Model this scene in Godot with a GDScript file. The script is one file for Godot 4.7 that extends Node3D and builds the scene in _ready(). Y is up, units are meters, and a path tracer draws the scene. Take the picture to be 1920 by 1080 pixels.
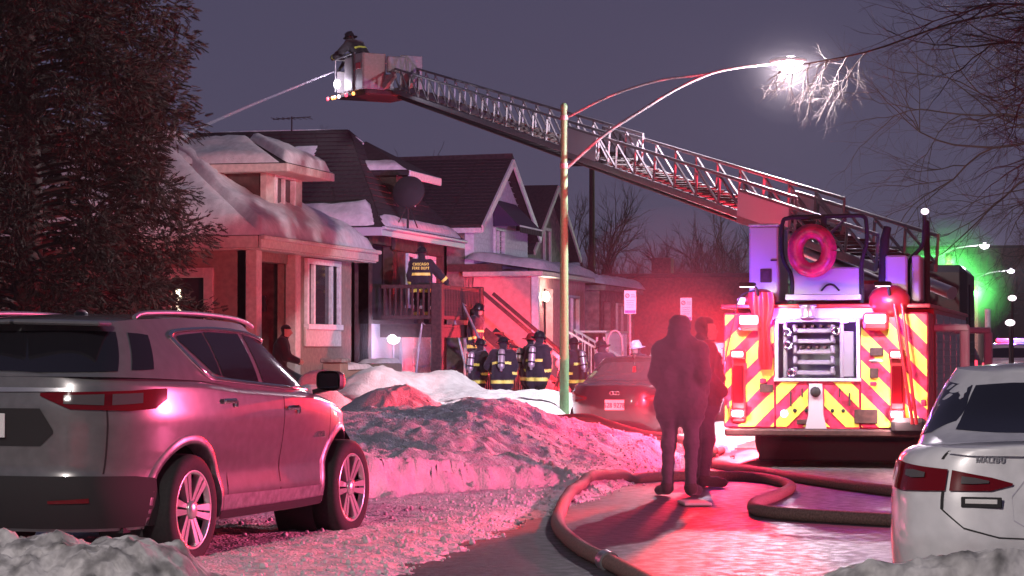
extends Node3D
# A winter night on a residential street: a tower ladder works over the houses while red lamps light the snow.
# x: to the right of the street's axis, y: up, -z: along the street. Metres.

class Shape:
	var p := PackedVector3Array()
	var n := PackedVector3Array()
	var c := PackedColorArray()
	var ink := Color.WHITE
	var tinted := false
	var xf := Transform3D()

	func put(a: Vector3, b: Vector3, d: Vector3, na: Vector3, nb: Vector3, nd: Vector3) -> void:
		p.append(xf * a); p.append(xf * d); p.append(xf * b)
		n.append((xf.basis * na).normalized()); n.append((xf.basis * nd).normalized()); n.append((xf.basis * nb).normalized())
		if tinted:
			c.append(ink); c.append(ink); c.append(ink)

	func tri(a: Vector3, b: Vector3, d: Vector3) -> void:
		var m := (b - a).cross(d - a)
		if m.length_squared() < 1e-14:
			return
		m = m.normalized()
		put(a, b, d, m, m, m)

	func tri_out(a: Vector3, b: Vector3, d: Vector3, from: Vector3) -> void:
		if (b - a).cross(d - a).dot((a + b + d) / 3.0 - from) < 0.0:
			tri(a, d, b)
		else:
			tri(a, b, d)

	func quad(a: Vector3, b: Vector3, d: Vector3, e: Vector3) -> void:
		tri(a, b, d); tri(a, d, e)

	func quad_out(a: Vector3, b: Vector3, d: Vector3, e: Vector3, from: Vector3) -> void:
		tri_out(a, b, d, from); tri_out(a, d, e, from)

	func box(at: Vector3, size: Vector3, bevel := 0.0) -> Shape:
		var h := size * 0.5
		var b := minf(bevel, minf(h.x, minf(h.y, h.z)) * 0.9)
		for axis in 3:
			var u := (axis + 1) % 3
			var w := (axis + 2) % 3
			for s in [-1.0, 1.0]:
				var q := []
				for k in [[-1, -1], [1, -1], [1, 1], [-1, 1]]:
					var v := Vector3()
					v[axis] = s * h[axis]
					v[u] = k[0] * (h[u] - b)
					v[w] = k[1] * (h[w] - b)
					q.append(at + v)
				quad_out(q[0], q[1], q[2], q[3], at)
			if b > 0.0:
				for s in [[-1, -1], [1, -1], [1, 1], [-1, 1]]:
					var q := []
					for k in [[0, -1], [0, 1], [1, 1], [1, -1]]:
						var v := Vector3()
						v[axis] = k[1] * (h[axis] - b)
						v[u] = s[0] * (h[u] - (b if k[0] == 0 else 0.0))
						v[w] = s[1] * (h[w] - (0.0 if k[0] == 0 else b))
						q.append(at + v)
					quad_out(q[0], q[1], q[2], q[3], at)
		if b > 0.0:
			for sx in [-1, 1]:
				for sy in [-1, 1]:
					for sz in [-1, 1]:
						var o := Vector3(sx * (h.x - b), sy * (h.y - b), sz * (h.z - b))
						tri_out(at + o + Vector3(sx * b, 0, 0), at + o + Vector3(0, sy * b, 0), at + o + Vector3(0, 0, sz * b), at)
		return self

	func beam(a: Vector3, b: Vector3, wide: float, tall: float, up := Vector3.UP, bevel := 0.0) -> Shape:
		var z := (b - a).normalized()
		if absf(z.dot(up)) > 0.98:
			up = Vector3(1, 0, 0)
		var x := up.cross(z).normalized()
		var y := z.cross(x)
		var keep := xf
		xf = keep * Transform3D(Basis(x, y, z), (a + b) * 0.5)
		box(Vector3(), Vector3(wide, tall, a.distance_to(b)), bevel)
		xf = keep
		return self

	func rings(rows: Array, closed := true, skip = null) -> Shape:
		# rows of points joined smoothly; each row a ring when closed
		var nr := rows.size()
		var nc: int = rows[0].size()
		var acc := []
		for r in rows:
			var a := PackedVector3Array()
			a.resize(nc)
			acc.append(a)
		var last := nc if closed else nc - 1
		for i in nr - 1:
			for j in last:
				var k := (j + 1) % nc
				var f: Vector3 = (rows[i][k] - rows[i][j]).cross(rows[i + 1][j] - rows[i][j]) + (rows[i + 1][j] - rows[i + 1][k]).cross(rows[i][k] - rows[i + 1][k])
				acc[i][j] += f; acc[i][k] += f; acc[i + 1][j] += f; acc[i + 1][k] += f
		for i in nr - 1:
			for j in last:
				var k := (j + 1) % nc
				if skip != null and skip.call((rows[i][j] + rows[i + 1][k]) * 0.5):
					continue
				if not rows[i][j].is_equal_approx(rows[i][k]):
					put(rows[i][j], rows[i][k], rows[i + 1][k], acc[i][j], acc[i][k], acc[i + 1][k])
				if not rows[i + 1][j].is_equal_approx(rows[i + 1][k]):
					put(rows[i][j], rows[i + 1][k], rows[i + 1][j], acc[i][j], acc[i + 1][k], acc[i + 1][j])
		return self

	func tube(path: Array, r0: float, r1 := -1.0, sides := 8, caps := true) -> Shape:
		if r1 < 0.0:
			r1 = r0
		var rows := []
		var side := Vector3()
		for i in path.size():
			var t: Vector3 = (path[mini(i + 1, path.size() - 1)] - path[maxi(i - 1, 0)]).normalized()
			if i == 0:
				side = t.cross(Vector3.UP if absf(t.y) < 0.9 else Vector3.RIGHT).normalized()
			else:
				side = (side - t * side.dot(t)).normalized()
			var other := t.cross(side)
			var r := lerpf(r0, r1, float(i) / maxi(1, path.size() - 1))
			var ring := PackedVector3Array()
			for k in sides:
				var a := TAU * k / sides
				ring.append(path[i] + (side * cos(a) - other * sin(a)) * r)
			rows.append(ring)
		rings(rows)
		if caps:
			for e in [0, rows.size() - 1]:
				for k in range(1, sides - 1):
					tri_out(rows[e][0], rows[e][k], rows[e][k + 1], path[1] if e == 0 else path[path.size() - 2])
		return self

	func lathe(profile: Array, sides := 20, at := Transform3D()) -> Shape:
		# profile of (radius, height) turned round the y axis of «at»
		var rows := []
		for q in profile:
			var ring := PackedVector3Array()
			for k in sides:
				var a := TAU * k / sides
				ring.append(at * Vector3(q.x * cos(a), q.y, q.x * sin(a)))
			rows.append(ring)
		return rings(rows)

	func ball(at: Vector3, r: Vector3, sides := 12) -> Shape:
		var rows := []
		var half := sides / 2
		for i in half + 1:
			var e := PI * i / half - PI / 2
			var ring := PackedVector3Array()
			for k in sides:
				var a := TAU * k / sides
				ring.append(at + Vector3(r.x * cos(e) * cos(a), r.y * sin(e), r.z * cos(e) * sin(a)))
			rows.append(ring)
		return rings(rows)

	func prism(poly: PackedVector2Array, deep: float, at := Transform3D()) -> Shape:
		# polygon in x, y of «at», from z = 0 to z = -deep
		var keep := xf
		xf = keep * at
		var mid := Vector3()
		for q in poly:
			mid += Vector3(q.x, q.y, 0)
		mid = mid / poly.size() + Vector3(0, 0, -deep / 2)
		var ids := Geometry2D.triangulate_polygon(poly)
		for i in range(0, ids.size(), 3):
			var a := poly[ids[i]]
			var b := poly[ids[i + 1]]
			var d := poly[ids[i + 2]]
			for z in [0.0, -deep]:
				tri_out(Vector3(a.x, a.y, z), Vector3(b.x, b.y, z), Vector3(d.x, d.y, z), Vector3(mid.x, mid.y, -deep / 2))
		var turn := 1.0 if Geometry2D.is_polygon_clockwise(poly) else -1.0
		for i in poly.size():
			var a := poly[i]
			var b := poly[(i + 1) % poly.size()]
			var q := [Vector3(a.x, a.y, 0), Vector3(b.x, b.y, 0), Vector3(b.x, b.y, -deep), Vector3(a.x, a.y, -deep)]
			if turn > 0:
				quad(q[0], q[1], q[2], q[3])
			else:
				quad(q[0], q[3], q[2], q[1])
		xf = keep
		return self

	func mesh() -> ArrayMesh:
		var arrays := []
		arrays.resize(Mesh.ARRAY_MAX)
		arrays[Mesh.ARRAY_VERTEX] = p
		arrays[Mesh.ARRAY_NORMAL] = n
		if tinted:
			arrays[Mesh.ARRAY_COLOR] = c
		var m := ArrayMesh.new()
		m.add_surface_from_arrays(Mesh.PRIMITIVE_TRIANGLES, arrays)
		return m

var M := {}
var rng := RandomNumberGenerator.new()
var textures := {}

func shape() -> Shape:
	return Shape.new()

func thing(called: String, label: String, category: String, at := Vector3.ZERO, turn := 0.0, group := "") -> Node3D:
	var o := Node3D.new()
	o.name = called
	add_child(o, true)
	o.position = at
	o.rotation.y = turn
	tag(o, label, category, group)
	return o

func tag(o: Node3D, label: String, category: String, group := "") -> Node3D:
	o.set_meta("label", label)
	o.set_meta("category", category)
	if group:
		o.set_meta("group", group)
	return o

func part(called: String, s, m: Material, parent: Node3D) -> MeshInstance3D:
	var o := MeshInstance3D.new()
	o.name = called
	o.mesh = s.mesh() if s is Shape else s
	o.material_override = m
	parent.add_child(o, true)
	return o

func ground_piece(called: String, s, m: Material) -> MeshInstance3D:
	var o := part(called, s, m, self)
	o.set_meta("kind", "structure")
	return o

func copy_of(src: Node3D, label: String, at: Vector3, turn := 0.0) -> Node3D:
	var o: Node3D = src.duplicate()
	add_child(o, true)
	o.position = at
	o.rotation.y = turn
	o.set_meta("label", label)
	return o

func noise_texture(key: String, freq: float, kind := 0, lo := 0.6, hi := 1.0, size := 512, octaves := 4, where := [0.0, 1.0]) -> NoiseTexture2D:
	if textures.has(key):
		return textures[key]
	var f := FastNoiseLite.new()
	f.seed = key.hash() % 1000
	f.noise_type = FastNoiseLite.TYPE_SIMPLEX_SMOOTH if kind == 0 else FastNoiseLite.TYPE_CELLULAR
	f.frequency = freq
	f.fractal_octaves = octaves
	var t := NoiseTexture2D.new()
	t.width = size
	t.height = size
	t.seamless = true
	t.noise = f
	var g := Gradient.new()
	g.set_color(0, Color(lo, lo, lo))
	g.set_color(1, Color(hi, hi, hi))
	g.set_offset(0, where[0])
	g.set_offset(1, where[1])
	t.color_ramp = g
	textures[key] = t
	return t

func mat(key: String, color: Color, rough := 0.7, metal := 0.0) -> StandardMaterial3D:
	var m := StandardMaterial3D.new()
	m.resource_name = key
	m.albedo_color = color.linear_to_srgb()
	m.roughness = rough
	m.metallic = metal
	M[key] = m
	return m

func worn(m: StandardMaterial3D, tex: Texture2D, scale: float, bump: Texture2D = null, depth := 0.0) -> StandardMaterial3D:
	m.albedo_texture = tex
	m.uv1_triplanar = true
	m.uv1_world_triplanar = true
	m.uv1_scale = Vector3.ONE * scale
	if bump:
		m.heightmap_enabled = true
		m.heightmap_texture = bump
		m.heightmap_scale = depth
	return m

func glow(key: String, color: Color, power: float) -> StandardMaterial3D:
	var m := mat(key, Color(0.5, 0.5, 0.5), 0.4)
	m.emission_enabled = true
	m.emission = color.linear_to_srgb()
	m.emission_energy_multiplier = power
	return m

func lamp(called: String, at: Vector3, color: Color, power: float, size: float, parent: Node3D = self) -> OmniLight3D:
	var l := OmniLight3D.new()
	l.name = called
	l.light_color = color.linear_to_srgb()
	l.light_energy = power
	l.light_size = size
	l.omni_range = 120.0
	l.omni_attenuation = 2.0
	l.shadow_enabled = true
	parent.add_child(l, true)
	l.position = at
	return l

func spot(called: String, at: Vector3, towards: Vector3, color: Color, power: float, angle: float, size: float, parent: Node3D = self) -> SpotLight3D:
	var l := SpotLight3D.new()
	l.name = called
	l.light_color = color.linear_to_srgb()
	l.light_energy = power
	l.light_size = size
	l.spot_range = 120.0
	l.spot_attenuation = 2.0
	l.spot_angle = angle
	l.shadow_enabled = true
	parent.add_child(l, true)
	l.position = at
	var d := towards.normalized()
	l.basis = Basis.looking_at(d, Vector3.UP if absf(d.y) < 0.95 else Vector3.RIGHT)
	return l

func writing(text: String, tall: float, deep: float, m: Material, parent: Node3D, at: Transform3D, called := "lettering", font := "Droid Sans") -> MeshInstance3D:
	var t := TextMesh.new()
	var f := SystemFont.new()
	f.font_names = PackedStringArray([font])
	f.font_weight = 700
	t.font = f
	t.text = text
	t.font_size = 64
	t.pixel_size = tall / 46.0
	t.depth = deep
	t.curve_step = 2.0
	var o := MeshInstance3D.new()
	o.name = called
	o.mesh = t
	o.material_override = m
	parent.add_child(o, true)
	o.transform = at
	return o

func curve(points: Array, steps := 6) -> Array:
	var out := []
	for i in points.size() - 1:
		var a: Vector3 = points[maxi(i - 1, 0)]
		var b: Vector3 = points[i]
		var d: Vector3 = points[i + 1]
		var e: Vector3 = points[mini(i + 2, points.size() - 1)]
		for k in steps:
			out.append(b.cubic_interpolate(d, a, e, float(k) / steps))
	out.append(points[points.size() - 1])
	return out

func along(table: Array, u: float) -> float:
	# smooth-ish piecewise value from [[u, value], ...] sorted by u
	if u <= table[0][0]:
		return table[0][1]
	for i in table.size() - 1:
		if u <= table[i + 1][0]:
			var t: float = (u - table[i][0]) / (table[i + 1][0] - table[i][0])
			var a: float = table[maxi(i - 1, 0)][1]
			var e: float = table[mini(i + 2, table.size() - 1)][1]
			return lerpf(lerpf(table[i][1], table[i + 1][1], t), cubic_interpolate(table[i][1], table[i + 1][1], a, e, t), 0.6)
	return table[table.size() - 1][1]

func _ready() -> void:
	rng.seed = 7
	var cam := Camera3D.new()
	cam.name = "camera"
	add_child(cam)
	cam.position = Vector3(0, 1.45, 0)
	cam.rotation = Vector3(atan(115.0 / 4500.0), deg_to_rad(13.6), 0)
	cam.fov = rad_to_deg(2.0 * atan(540.0 / 4500.0))
	cam.near = 0.1
	cam.far = 1500.0
	cam.current = true
	var env := Environment.new()
	var sky := Sky.new()
	var air := ProceduralSkyMaterial.new()
	air.sky_top_color = Color(0.050, 0.048, 0.094).linear_to_srgb()
	air.sky_horizon_color = Color(0.080, 0.070, 0.116).linear_to_srgb()
	air.sky_curve = 0.12
	air.ground_bottom_color = Color(0.02, 0.018, 0.025).linear_to_srgb()
	air.ground_horizon_color = Color(0.06, 0.05, 0.07).linear_to_srgb()
	sky.sky_material = air
	env.background_mode = Environment.BG_SKY
	env.sky = sky
	env.tonemap_mode = Environment.TONE_MAPPER_LINEAR
	env.tonemap_exposure = 1.1
	env.sdfgi_enabled = true
	env.ssao_enabled = true
	env.ssil_enabled = true
	env.fog_enabled = FOG > 0.0
	env.fog_density = FOG
	env.fog_light_color = Color(0.68, 0.66, 0.70)
	env.volumetric_fog_enabled = true
	env.volumetric_fog_density = 0.0
	var around := WorldEnvironment.new()
	around.name = "environment"
	around.environment = env
	add_child(around)
	make_materials()
	make_ground()
	make_houses()
	make_street_lamps()
	make_fire_truck()
	make_cars()
	make_people()
	make_hoses()
	make_trees()
	make_far_street()
	make_small_things()

const FOG := 0.0002

func make_materials() -> void:
	var mottle := noise_texture("mottle", 0.02, 0, 0.62, 1.0)
	var grain := noise_texture("grain", 0.08, 0, 0.0, 1.0)
	var clods := noise_texture("clods", 0.045, 1, 0.0, 1.0, 512, 3)
	var m := worn(mat("snow", Color(0.78, 0.78, 0.78), 0.75), noise_texture("snow_tone", 0.012, 0, 0.80, 1.0), 0.7, grain, 1.6)
	m = worn(mat("dirty_snow", Color(0.48, 0.47, 0.47), 0.7), noise_texture("dirt_tone", 0.02, 0, 0.45, 1.0, 512, 5, [0.25, 0.6]), 0.5, clods, 2.0)
	m = worn(mat("asphalt", Color(0.10, 0.096, 0.098), 0.68), noise_texture("asphalt_tone", 0.10, 0, 0.60, 1.0), 0.6, noise_texture("asphalt_grit", 0.45, 0, 0.0, 1.0, 512, 2), 0.30)
	m.roughness_texture = noise_texture("wet", 0.02, 0, 0.70, 1.0, 512, 5, [0.3, 0.7])
	m.metallic_specular = 0.5
	worn(mat("earth", Color(0.25, 0.25, 0.27), 0.9), mottle, 0.05)
	var soft := noise_texture("soft_tone", 0.03, 0, 0.84, 1.0)
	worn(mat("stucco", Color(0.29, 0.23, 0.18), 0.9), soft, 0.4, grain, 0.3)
	worn(mat("cream_trim", Color(0.58, 0.52, 0.46), 0.6), soft, 0.5)
	worn(mat("white_trim", Color(0.75, 0.74, 0.74), 0.5), soft, 0.5)
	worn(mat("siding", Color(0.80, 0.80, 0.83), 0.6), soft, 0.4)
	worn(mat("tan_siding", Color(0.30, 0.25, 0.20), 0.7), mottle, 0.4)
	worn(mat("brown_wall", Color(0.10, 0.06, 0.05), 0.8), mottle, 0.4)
	worn(mat("shingle", Color(0.055, 0.042, 0.042), 0.9), mottle, 0.8, grain, 1.5)
	worn(mat("dark_wood", Color(0.085, 0.04, 0.035), 0.75), mottle, 1.0)
	worn(mat("red_wall", Color(0.74, 0.33, 0.31), 0.8), soft, 0.3, grain, 0.3)
	worn(mat("red_brick", Color(0.19, 0.075, 0.055), 0.85), mottle, 0.6, clods, 1.0)
	worn(mat("concrete", Color(0.30, 0.29, 0.27), 0.85), mottle, 0.7, grain, 0.5)
	mat("black_glass", Color(0.012, 0.012, 0.016), 0.06).metallic_specular = 0.6
	mat("window_glass", Color(0.03, 0.028, 0.035), 0.08)
	mat("black", Color(0.012, 0.012, 0.013), 0.55)
	mat("matt_black", Color(0.02, 0.019, 0.02), 0.85)
	worn(mat("rubber", Color(0.02, 0.02, 0.021), 0.8), mottle, 3.0)
	mat("chrome", Color(0.75, 0.75, 0.77), 0.12, 1.0)
	mat("satin_metal", Color(0.55, 0.55, 0.57), 0.35, 0.9)
	worn(mat("galvanised", Color(0.40, 0.39, 0.41), 0.5, 0.2), mottle, 1.5)
	worn(mat("aluminium_paint", Color(0.55, 0.54, 0.55), 0.4, 0.25), mottle, 0.8)
	mat("rim_metal", Color(0.62, 0.6, 0.6), 0.28, 0.75)
	worn(mat("trim_grey", Color(0.36, 0.36, 0.38), 0.38, 0.5), mottle, 1.0)
	mat("violet_grey", Color(0.42, 0.40, 0.46), 0.45)
	mat("red_paint", Color(0.42, 0.02, 0.03), 0.35)
	var grime := noise_texture("grime", 0.012, 0, 0.70, 1.0, 512, 5, [0.25, 0.55])
	worn(mat("red_reflective", Color(0.62, 0.035, 0.11), 0.4), grime, 0.9)
	worn(mat("yellow_reflective", Color(0.90, 0.98, 0.13), 0.4), soft, 0.9)
	mat("trim_yellow", Color(0.92, 0.95, 0.16), 0.5)
	mat("trim_silver", Color(0.75, 0.75, 0.72), 0.4)
	mat("ladder_grey", Color(0.24, 0.22, 0.26), 0.4, 0.3)
	worn(mat("ladder_paint", Color(0.21, 0.19, 0.21), 0.5, 0.1), soft, 0.8)
	mat("rung_grey", Color(0.035, 0.03, 0.03), 0.7)
	worn(mat("basket_grey", Color(0.30, 0.27, 0.27), 0.5), soft, 0.8)
	worn(mat("pole_paint", Color(0.15, 0.36, 0.17), 0.55), soft, 1.2)
	mat("twig_bark", Color(0.045, 0.028, 0.024), 0.9)
	var paint := mat("grey_paint", Color(0.22, 0.22, 0.22), 0.28, 0.35)
	paint.clearcoat_enabled = true
	paint.clearcoat = 1.0
	paint.clearcoat_roughness = 0.08
	worn(paint, noise_texture("salt", 0.02, 0, 0.86, 1.0, 512, 5), 0.8)
	paint = worn(mat("white_paint", Color(0.76, 0.76, 0.77), 0.3), textures["salt"], 0.7)
	paint.clearcoat_enabled = true
	paint.clearcoat = 1.0
	paint.clearcoat_roughness = 0.06
	paint = mat("black_paint", Color(0.012, 0.011, 0.013), 0.3)
	paint.clearcoat_enabled = true
	paint.clearcoat = 1.0
	paint.clearcoat_roughness = 0.05
	mat("tail_lens", Color(0.13, 0.003, 0.006), 0.08)
	mat("clear_lens", Color(0.09, 0.08, 0.08), 0.08)
	mat("plate_white", Color(0.75, 0.75, 0.72), 0.4)
	mat("plate_ink", Color(0.05, 0.05, 0.10), 0.5)
	mat("sign_white", Color(0.78, 0.78, 0.80), 0.45)
	mat("sign_blue", Color(0.10, 0.12, 0.45), 0.45)
	worn(mat("hose", Color(0.34, 0.22, 0.18), 0.8), noise_texture("weave", 0.05, 0, 0.5, 1.0, 512, 5), 1.6, grain, 0.5)
	mat("dark_hose", Color(0.12, 0.07, 0.06), 0.7)
	worn(mat("bark", Color(0.085, 0.068, 0.06), 0.9), mottle, 2.0)
	worn(mat("needles", Color(0.046, 0.046, 0.032), 0.9), mottle, 2.0)
	var cloth := mat("cloth", Color(1, 1, 1), 0.85)
	cloth.vertex_color_use_as_albedo = true
	cloth.rim_enabled = true
	cloth.rim = 0.35
	cloth.rim_tint = 0.5
	mat("helmet_black", Color(0.015, 0.015, 0.016), 0.3)
	mat("steel_cylinder", Color(0.45, 0.42, 0.40), 0.35, 0.4)
	mat("glove", Color(0.09, 0.07, 0.05), 0.85)
	mat("skin", Color(0.42, 0.25, 0.19), 0.6)
	glow("street_light", Color(0.92, 0.80, 1.0), 14.0)
	glow("white_light", Color(0.92, 0.90, 1.0), 7.0)
	glow("soft_white_light", Color(1.0, 0.80, 0.88), 2.4)
	glow("warm_light", Color(1.0, 0.86, 0.62), 5.0)
	glow("red_light", Color(1.0, 0.04, 0.08), 2.2)
	glow("amber_light", Color(1.0, 0.35, 0.04), 3.0)
	glow("green_light", Color(0.08, 1.0, 0.10), 12.0)
	glow("blue_light", Color(0.2, 0.15, 1.0), 3.0)
	glow("violet_light", Color(0.55, 0.25, 1.0), 2.5)

var lumps := FastNoiseLite.new()
var clod := FastNoiseLite.new()
var fine := FastNoiseLite.new()

func ease_in(a: float, b: float, v: float) -> float:
	return smoothstep(a, b, v)

func mound(x: float, z: float, cx: float, cz: float, rx: float, rz: float, h: float) -> float:
	var d := ((x - cx) / rx) ** 2 + ((z - cz) / rz) ** 2
	return h * exp(-d)

func road_edge(z: float) -> float:
	# where the packed snow of the parking lane stops, ragged
	return along([[-60.0, -5.6], [-36.0, -5.3], [-31.0, -4.95], [-27.4, -4.92], [-21.7, -4.74], [-15.0, -4.4], [-9.0, -4.1]], z) + 0.16 * lumps.get_noise_2d(z * 60.0, 3.0) + 0.05 * fine.get_noise_2d(z * 30.0, 0.0)

func snow_at(x: float, z: float) -> float:
	var n := lumps.get_noise_2d(x * 40.0, z * 40.0)
	var c := absf(clod.get_noise_2d(x * 40.0, z * 40.0))
	var f := fine.get_noise_2d(x * 40.0, z * 40.0)
	var e := road_edge(z) - x
	if e < -0.05:
		return -0.06
	# the parking lane: a crust of packed, lumpy snow
	var h := 0.055 * ease_in(-0.05, 0.35, e) + 0.022 * n + 0.02 * c * ease_in(0.0, 0.5, e)
	var rough := 0.25
	# berm thrown up in front of the camera
	var b := 0.43 * exp(-((z + 11.15 + 0.15 * n) / 0.62) ** 2) * ease_in(-3.72, -4.5, x) * (0.86 + 0.25 * n)
	# bank between road and pavement: a steep front face, a plateau that climbs away from the camera
	var front := -20.9 - 2.5 * ease_in(-7.2, -5.2, x) - 0.5 * n - 0.35 * clod.get_noise_2d(x * 75.0, z * 30.0)
	var t := -(z - front)
	var width := ease_in(-4.7, -5.25, x) * ease_in(-10.6, -9.0, x)
	var bank := 0.0
	if t > 0.0:
		var high := (lerpf(0.40, 0.62, ease_in(3.0, 6.6, t)) - 0.16 * exp(-((t - 2.7) / 0.8) ** 2)) * clampf(0.34 + 0.36 * (-5.0 - x), 0.3, 1.0)
		bank = high * ease_in(0.0, 0.65, t) * ease_in(-31.0, -29.0, z) * width
	bank += mound(x, z, -6.9, -28.0, 0.75, 0.8, 0.17)
	# pile behind the hose, and the white verge beyond
	bank = maxf(bank, mound(x, z, -9.4, -31.9, 0.95, 1.1, 0.92))
	bank = maxf(bank, mound(x, z, -10.9, -33.0, 0.9, 1.3, 0.85))
	var verge := 0.46 * ease_in(-8.4, -9.3, x) * ease_in(-31.0, -34.0, z)
	verge += mound(x, z, -10.1, -42.8, 0.9, 1.6, 0.16) + mound(x, z, -11.3, -43.6, 0.7, 1.2, 0.12)
	verge += mound(x, z, -13.2, -43.6, 0.75, 1.2, 0.62) + mound(x, z, -12.2, -45.0, 0.6, 1.1, 0.50)
	# loose blocks and ice at the truck's tail
	var shards := mound(x, z, -4.75, -29.2, 0.42, 1.3, 0.16) + mound(x, z, -5.4, -34.0, 0.6, 3.0, 0.12)
	var top := maxf(maxf(b, bank), maxf(verge, shards))
	var share := ease_in(0.05, 0.3, top)
	var close := ease_in(-14.5, -12.5, z)
	h += top + share * ((0.05 + 0.02 * close) * c + 0.075 * n + (0.010 + 0.012 * close) * f) + 0.012 * f * (1.0 - share)
	return h

func near_pile(x: float, z: float) -> float:
	var n := lumps.get_noise_2d(x * 40.0, z * 40.0)
	var c := absf(clod.get_noise_2d(x * 40.0, z * 40.0))
	var f := fine.get_noise_2d(x * 40.0, z * 40.0)
	var h := 0.63 * exp(-((z + 9.95 - 0.2 * n) / 0.5) ** 2) * ease_in(-1.72 + 0.1 * n, -0.95, x) * (0.90 + 0.12 * ease_in(-1.1, -0.2, x))
	return h + ease_in(0.03, 0.2, h) * (0.05 * c + 0.07 * n + 0.02 * f) - 0.03

func sheet(x0: float, x1: float, z0: float, z1: float, step: float, height: Callable, cut := -0.05, ruffle := 0.0) -> Shape:
	var s := shape()
	var nx := int(ceil((x1 - x0) / step))
	var nz := int(ceil((z1 - z0) / step))
	var rows := []
	for i in nz + 1:
		var z := lerpf(z0, z1, float(i) / nz)
		var row := PackedVector3Array()
		row.resize(nx + 1)
		for j in nx + 1:
			var x := lerpf(x0, x1, float(j) / nx)
			row[j] = Vector3(x, height.call(x, z), z)
			if ruffle > 0.0 and i > 0 and i < nz and j > 0 and j < nx:
				# steep faces are lumpy sideways too
				var k := ruffle * smoothstep(0.06, 0.25, row[j].y)
				row[j] += Vector3(lumps.get_noise_3d(x * 45.0, row[j].y * 60.0, z * 30.0 + 90.0), 0.0, clod.get_noise_3d(x * 34.0, row[j].y * 62.0, z * 14.0) * 1.3 + lumps.get_noise_3d(x * 60.0, row[j].y * 90.0, z * 30.0)) * k
		rows.append(row)
	s.rings(rows, false, func(q: Vector3): return q.y < cut)
	return s

func flat(x0: float, x1: float, z0: float, z1: float, y: float) -> Shape:
	var s := shape()
	s.quad(Vector3(x0, y, z0), Vector3(x1, y, z0), Vector3(x1, y, z1), Vector3(x0, y, z1))
	return s

func make_ground() -> void:
	lumps.seed = 3; lumps.frequency = 0.02; lumps.fractal_octaves = 4
	clod.seed = 11; clod.noise_type = FastNoiseLite.TYPE_SIMPLEX_SMOOTH; clod.frequency = 0.042; clod.fractal_octaves = 4; clod.fractal_gain = 0.55; clod.domain_warp_enabled = true; clod.domain_warp_amplitude = 14.0; clod.domain_warp_frequency = 0.06
	fine.seed = 5; fine.frequency = 0.2; fine.fractal_octaves = 3
	ground_piece("ground", flat(-600, 600, 60, -900, -0.06), M.earth)
	ground_piece("road", flat(-8.5, 1.4, 40, -420, 0.0), M.asphalt)
	var kerb := shape()
	kerb.box(Vector3(-8.58, 0.05, -190), Vector3(0.16, 0.15, 460), 0.02)
	ground_piece("kerb", kerb, M.concrete)
	ground_piece("pavement", flat(-14.2, -12.4, 40, -420, 0.09), M.concrete)
	ground_piece("snow_bank", sheet(-9.4, -3.6, -33.2, -13.0, 0.036, snow_at, -0.05, 0.085), M.snow)
	ground_piece("snow_berm", sheet(-7.5, -3.3, -13.0, -9.6, 0.022, snow_at, -0.05, 0.05), M.dirty_snow)
	ground_piece("snow_verge", sheet(-14.4, -4.6, -50.0, -33.2, 0.085, snow_at), M.snow)
	ground_piece("snow_yard", sheet(-14.4, -9.4, -33.2, -22.0, 0.11, snow_at), M.snow)
	ground_piece("snow_lawn", sheet(-30, -14.4, -95, -20, 0.5, func(x, z): return 0.14 + 0.1 * lumps.get_noise_2d(x * 10.0, z * 10.0)), M.snow)
	ground_piece("snow_strip", sheet(-14.4, -8.7, -140, -50.0, 0.35, func(x, z): return 0.10 + 0.10 * lumps.get_noise_2d(x * 20.0, z * 20.0)), M.snow)
	ground_piece("snow_gutter", sheet(-8.7, -5.2, -140, -50.0, 0.25, func(x, z): return 0.05 + 0.05 * lumps.get_noise_2d(x * 30.0, z * 30.0) - 0.1 * ease_in(-6.6, -5.6, x)), M.dirty_snow)
	ground_piece("snow_pile", sheet(-1.9, 1.6, -11.4, -8.6, 0.022, near_pile, -0.02, 0.05), M.dirty_snow)

func wall_with_holes(s: Shape, a: Vector3, b: Vector3, y0: float, y1: float, thick: float, holes: Array) -> void:
	# wall along a -> b (plan), outer face on the line, thickness to the left; holes are [from, to, low, high] measured along it
	var d := (b - a)
	var length := d.length()
	d /= length
	var inn := Vector3(d.z, 0, -d.x) * thick
	var cuts := [0.0, length]
	for h in holes:
		cuts.append(h[0]); cuts.append(h[1])
	cuts.sort()
	for i in cuts.size() - 1:
		var u: float = cuts[i]
		var w: float = cuts[i + 1]
		if w - u < 0.001:
			continue
		var spans := [[y0, y1]]
		for h in holes:
			if (u + w) / 2 > h[0] and (u + w) / 2 < h[1]:
				spans = [[y0, h[2]], [h[3], y1]]
		for q in spans:
			if q[1] - q[0] > 0.001:
				var p0 := a + d * u
				var p1 := a + d * w
				var c := (p0 + p1) / 2 + inn / 2
				c.y = (q[0] + q[1]) / 2
				var keep := s.xf
				s.xf = keep * Transform3D(Basis(d, Vector3.UP, d.cross(Vector3.UP)), c)
				s.box(Vector3(), Vector3(w - u, q[1] - q[0], thick))
				s.xf = keep

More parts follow.
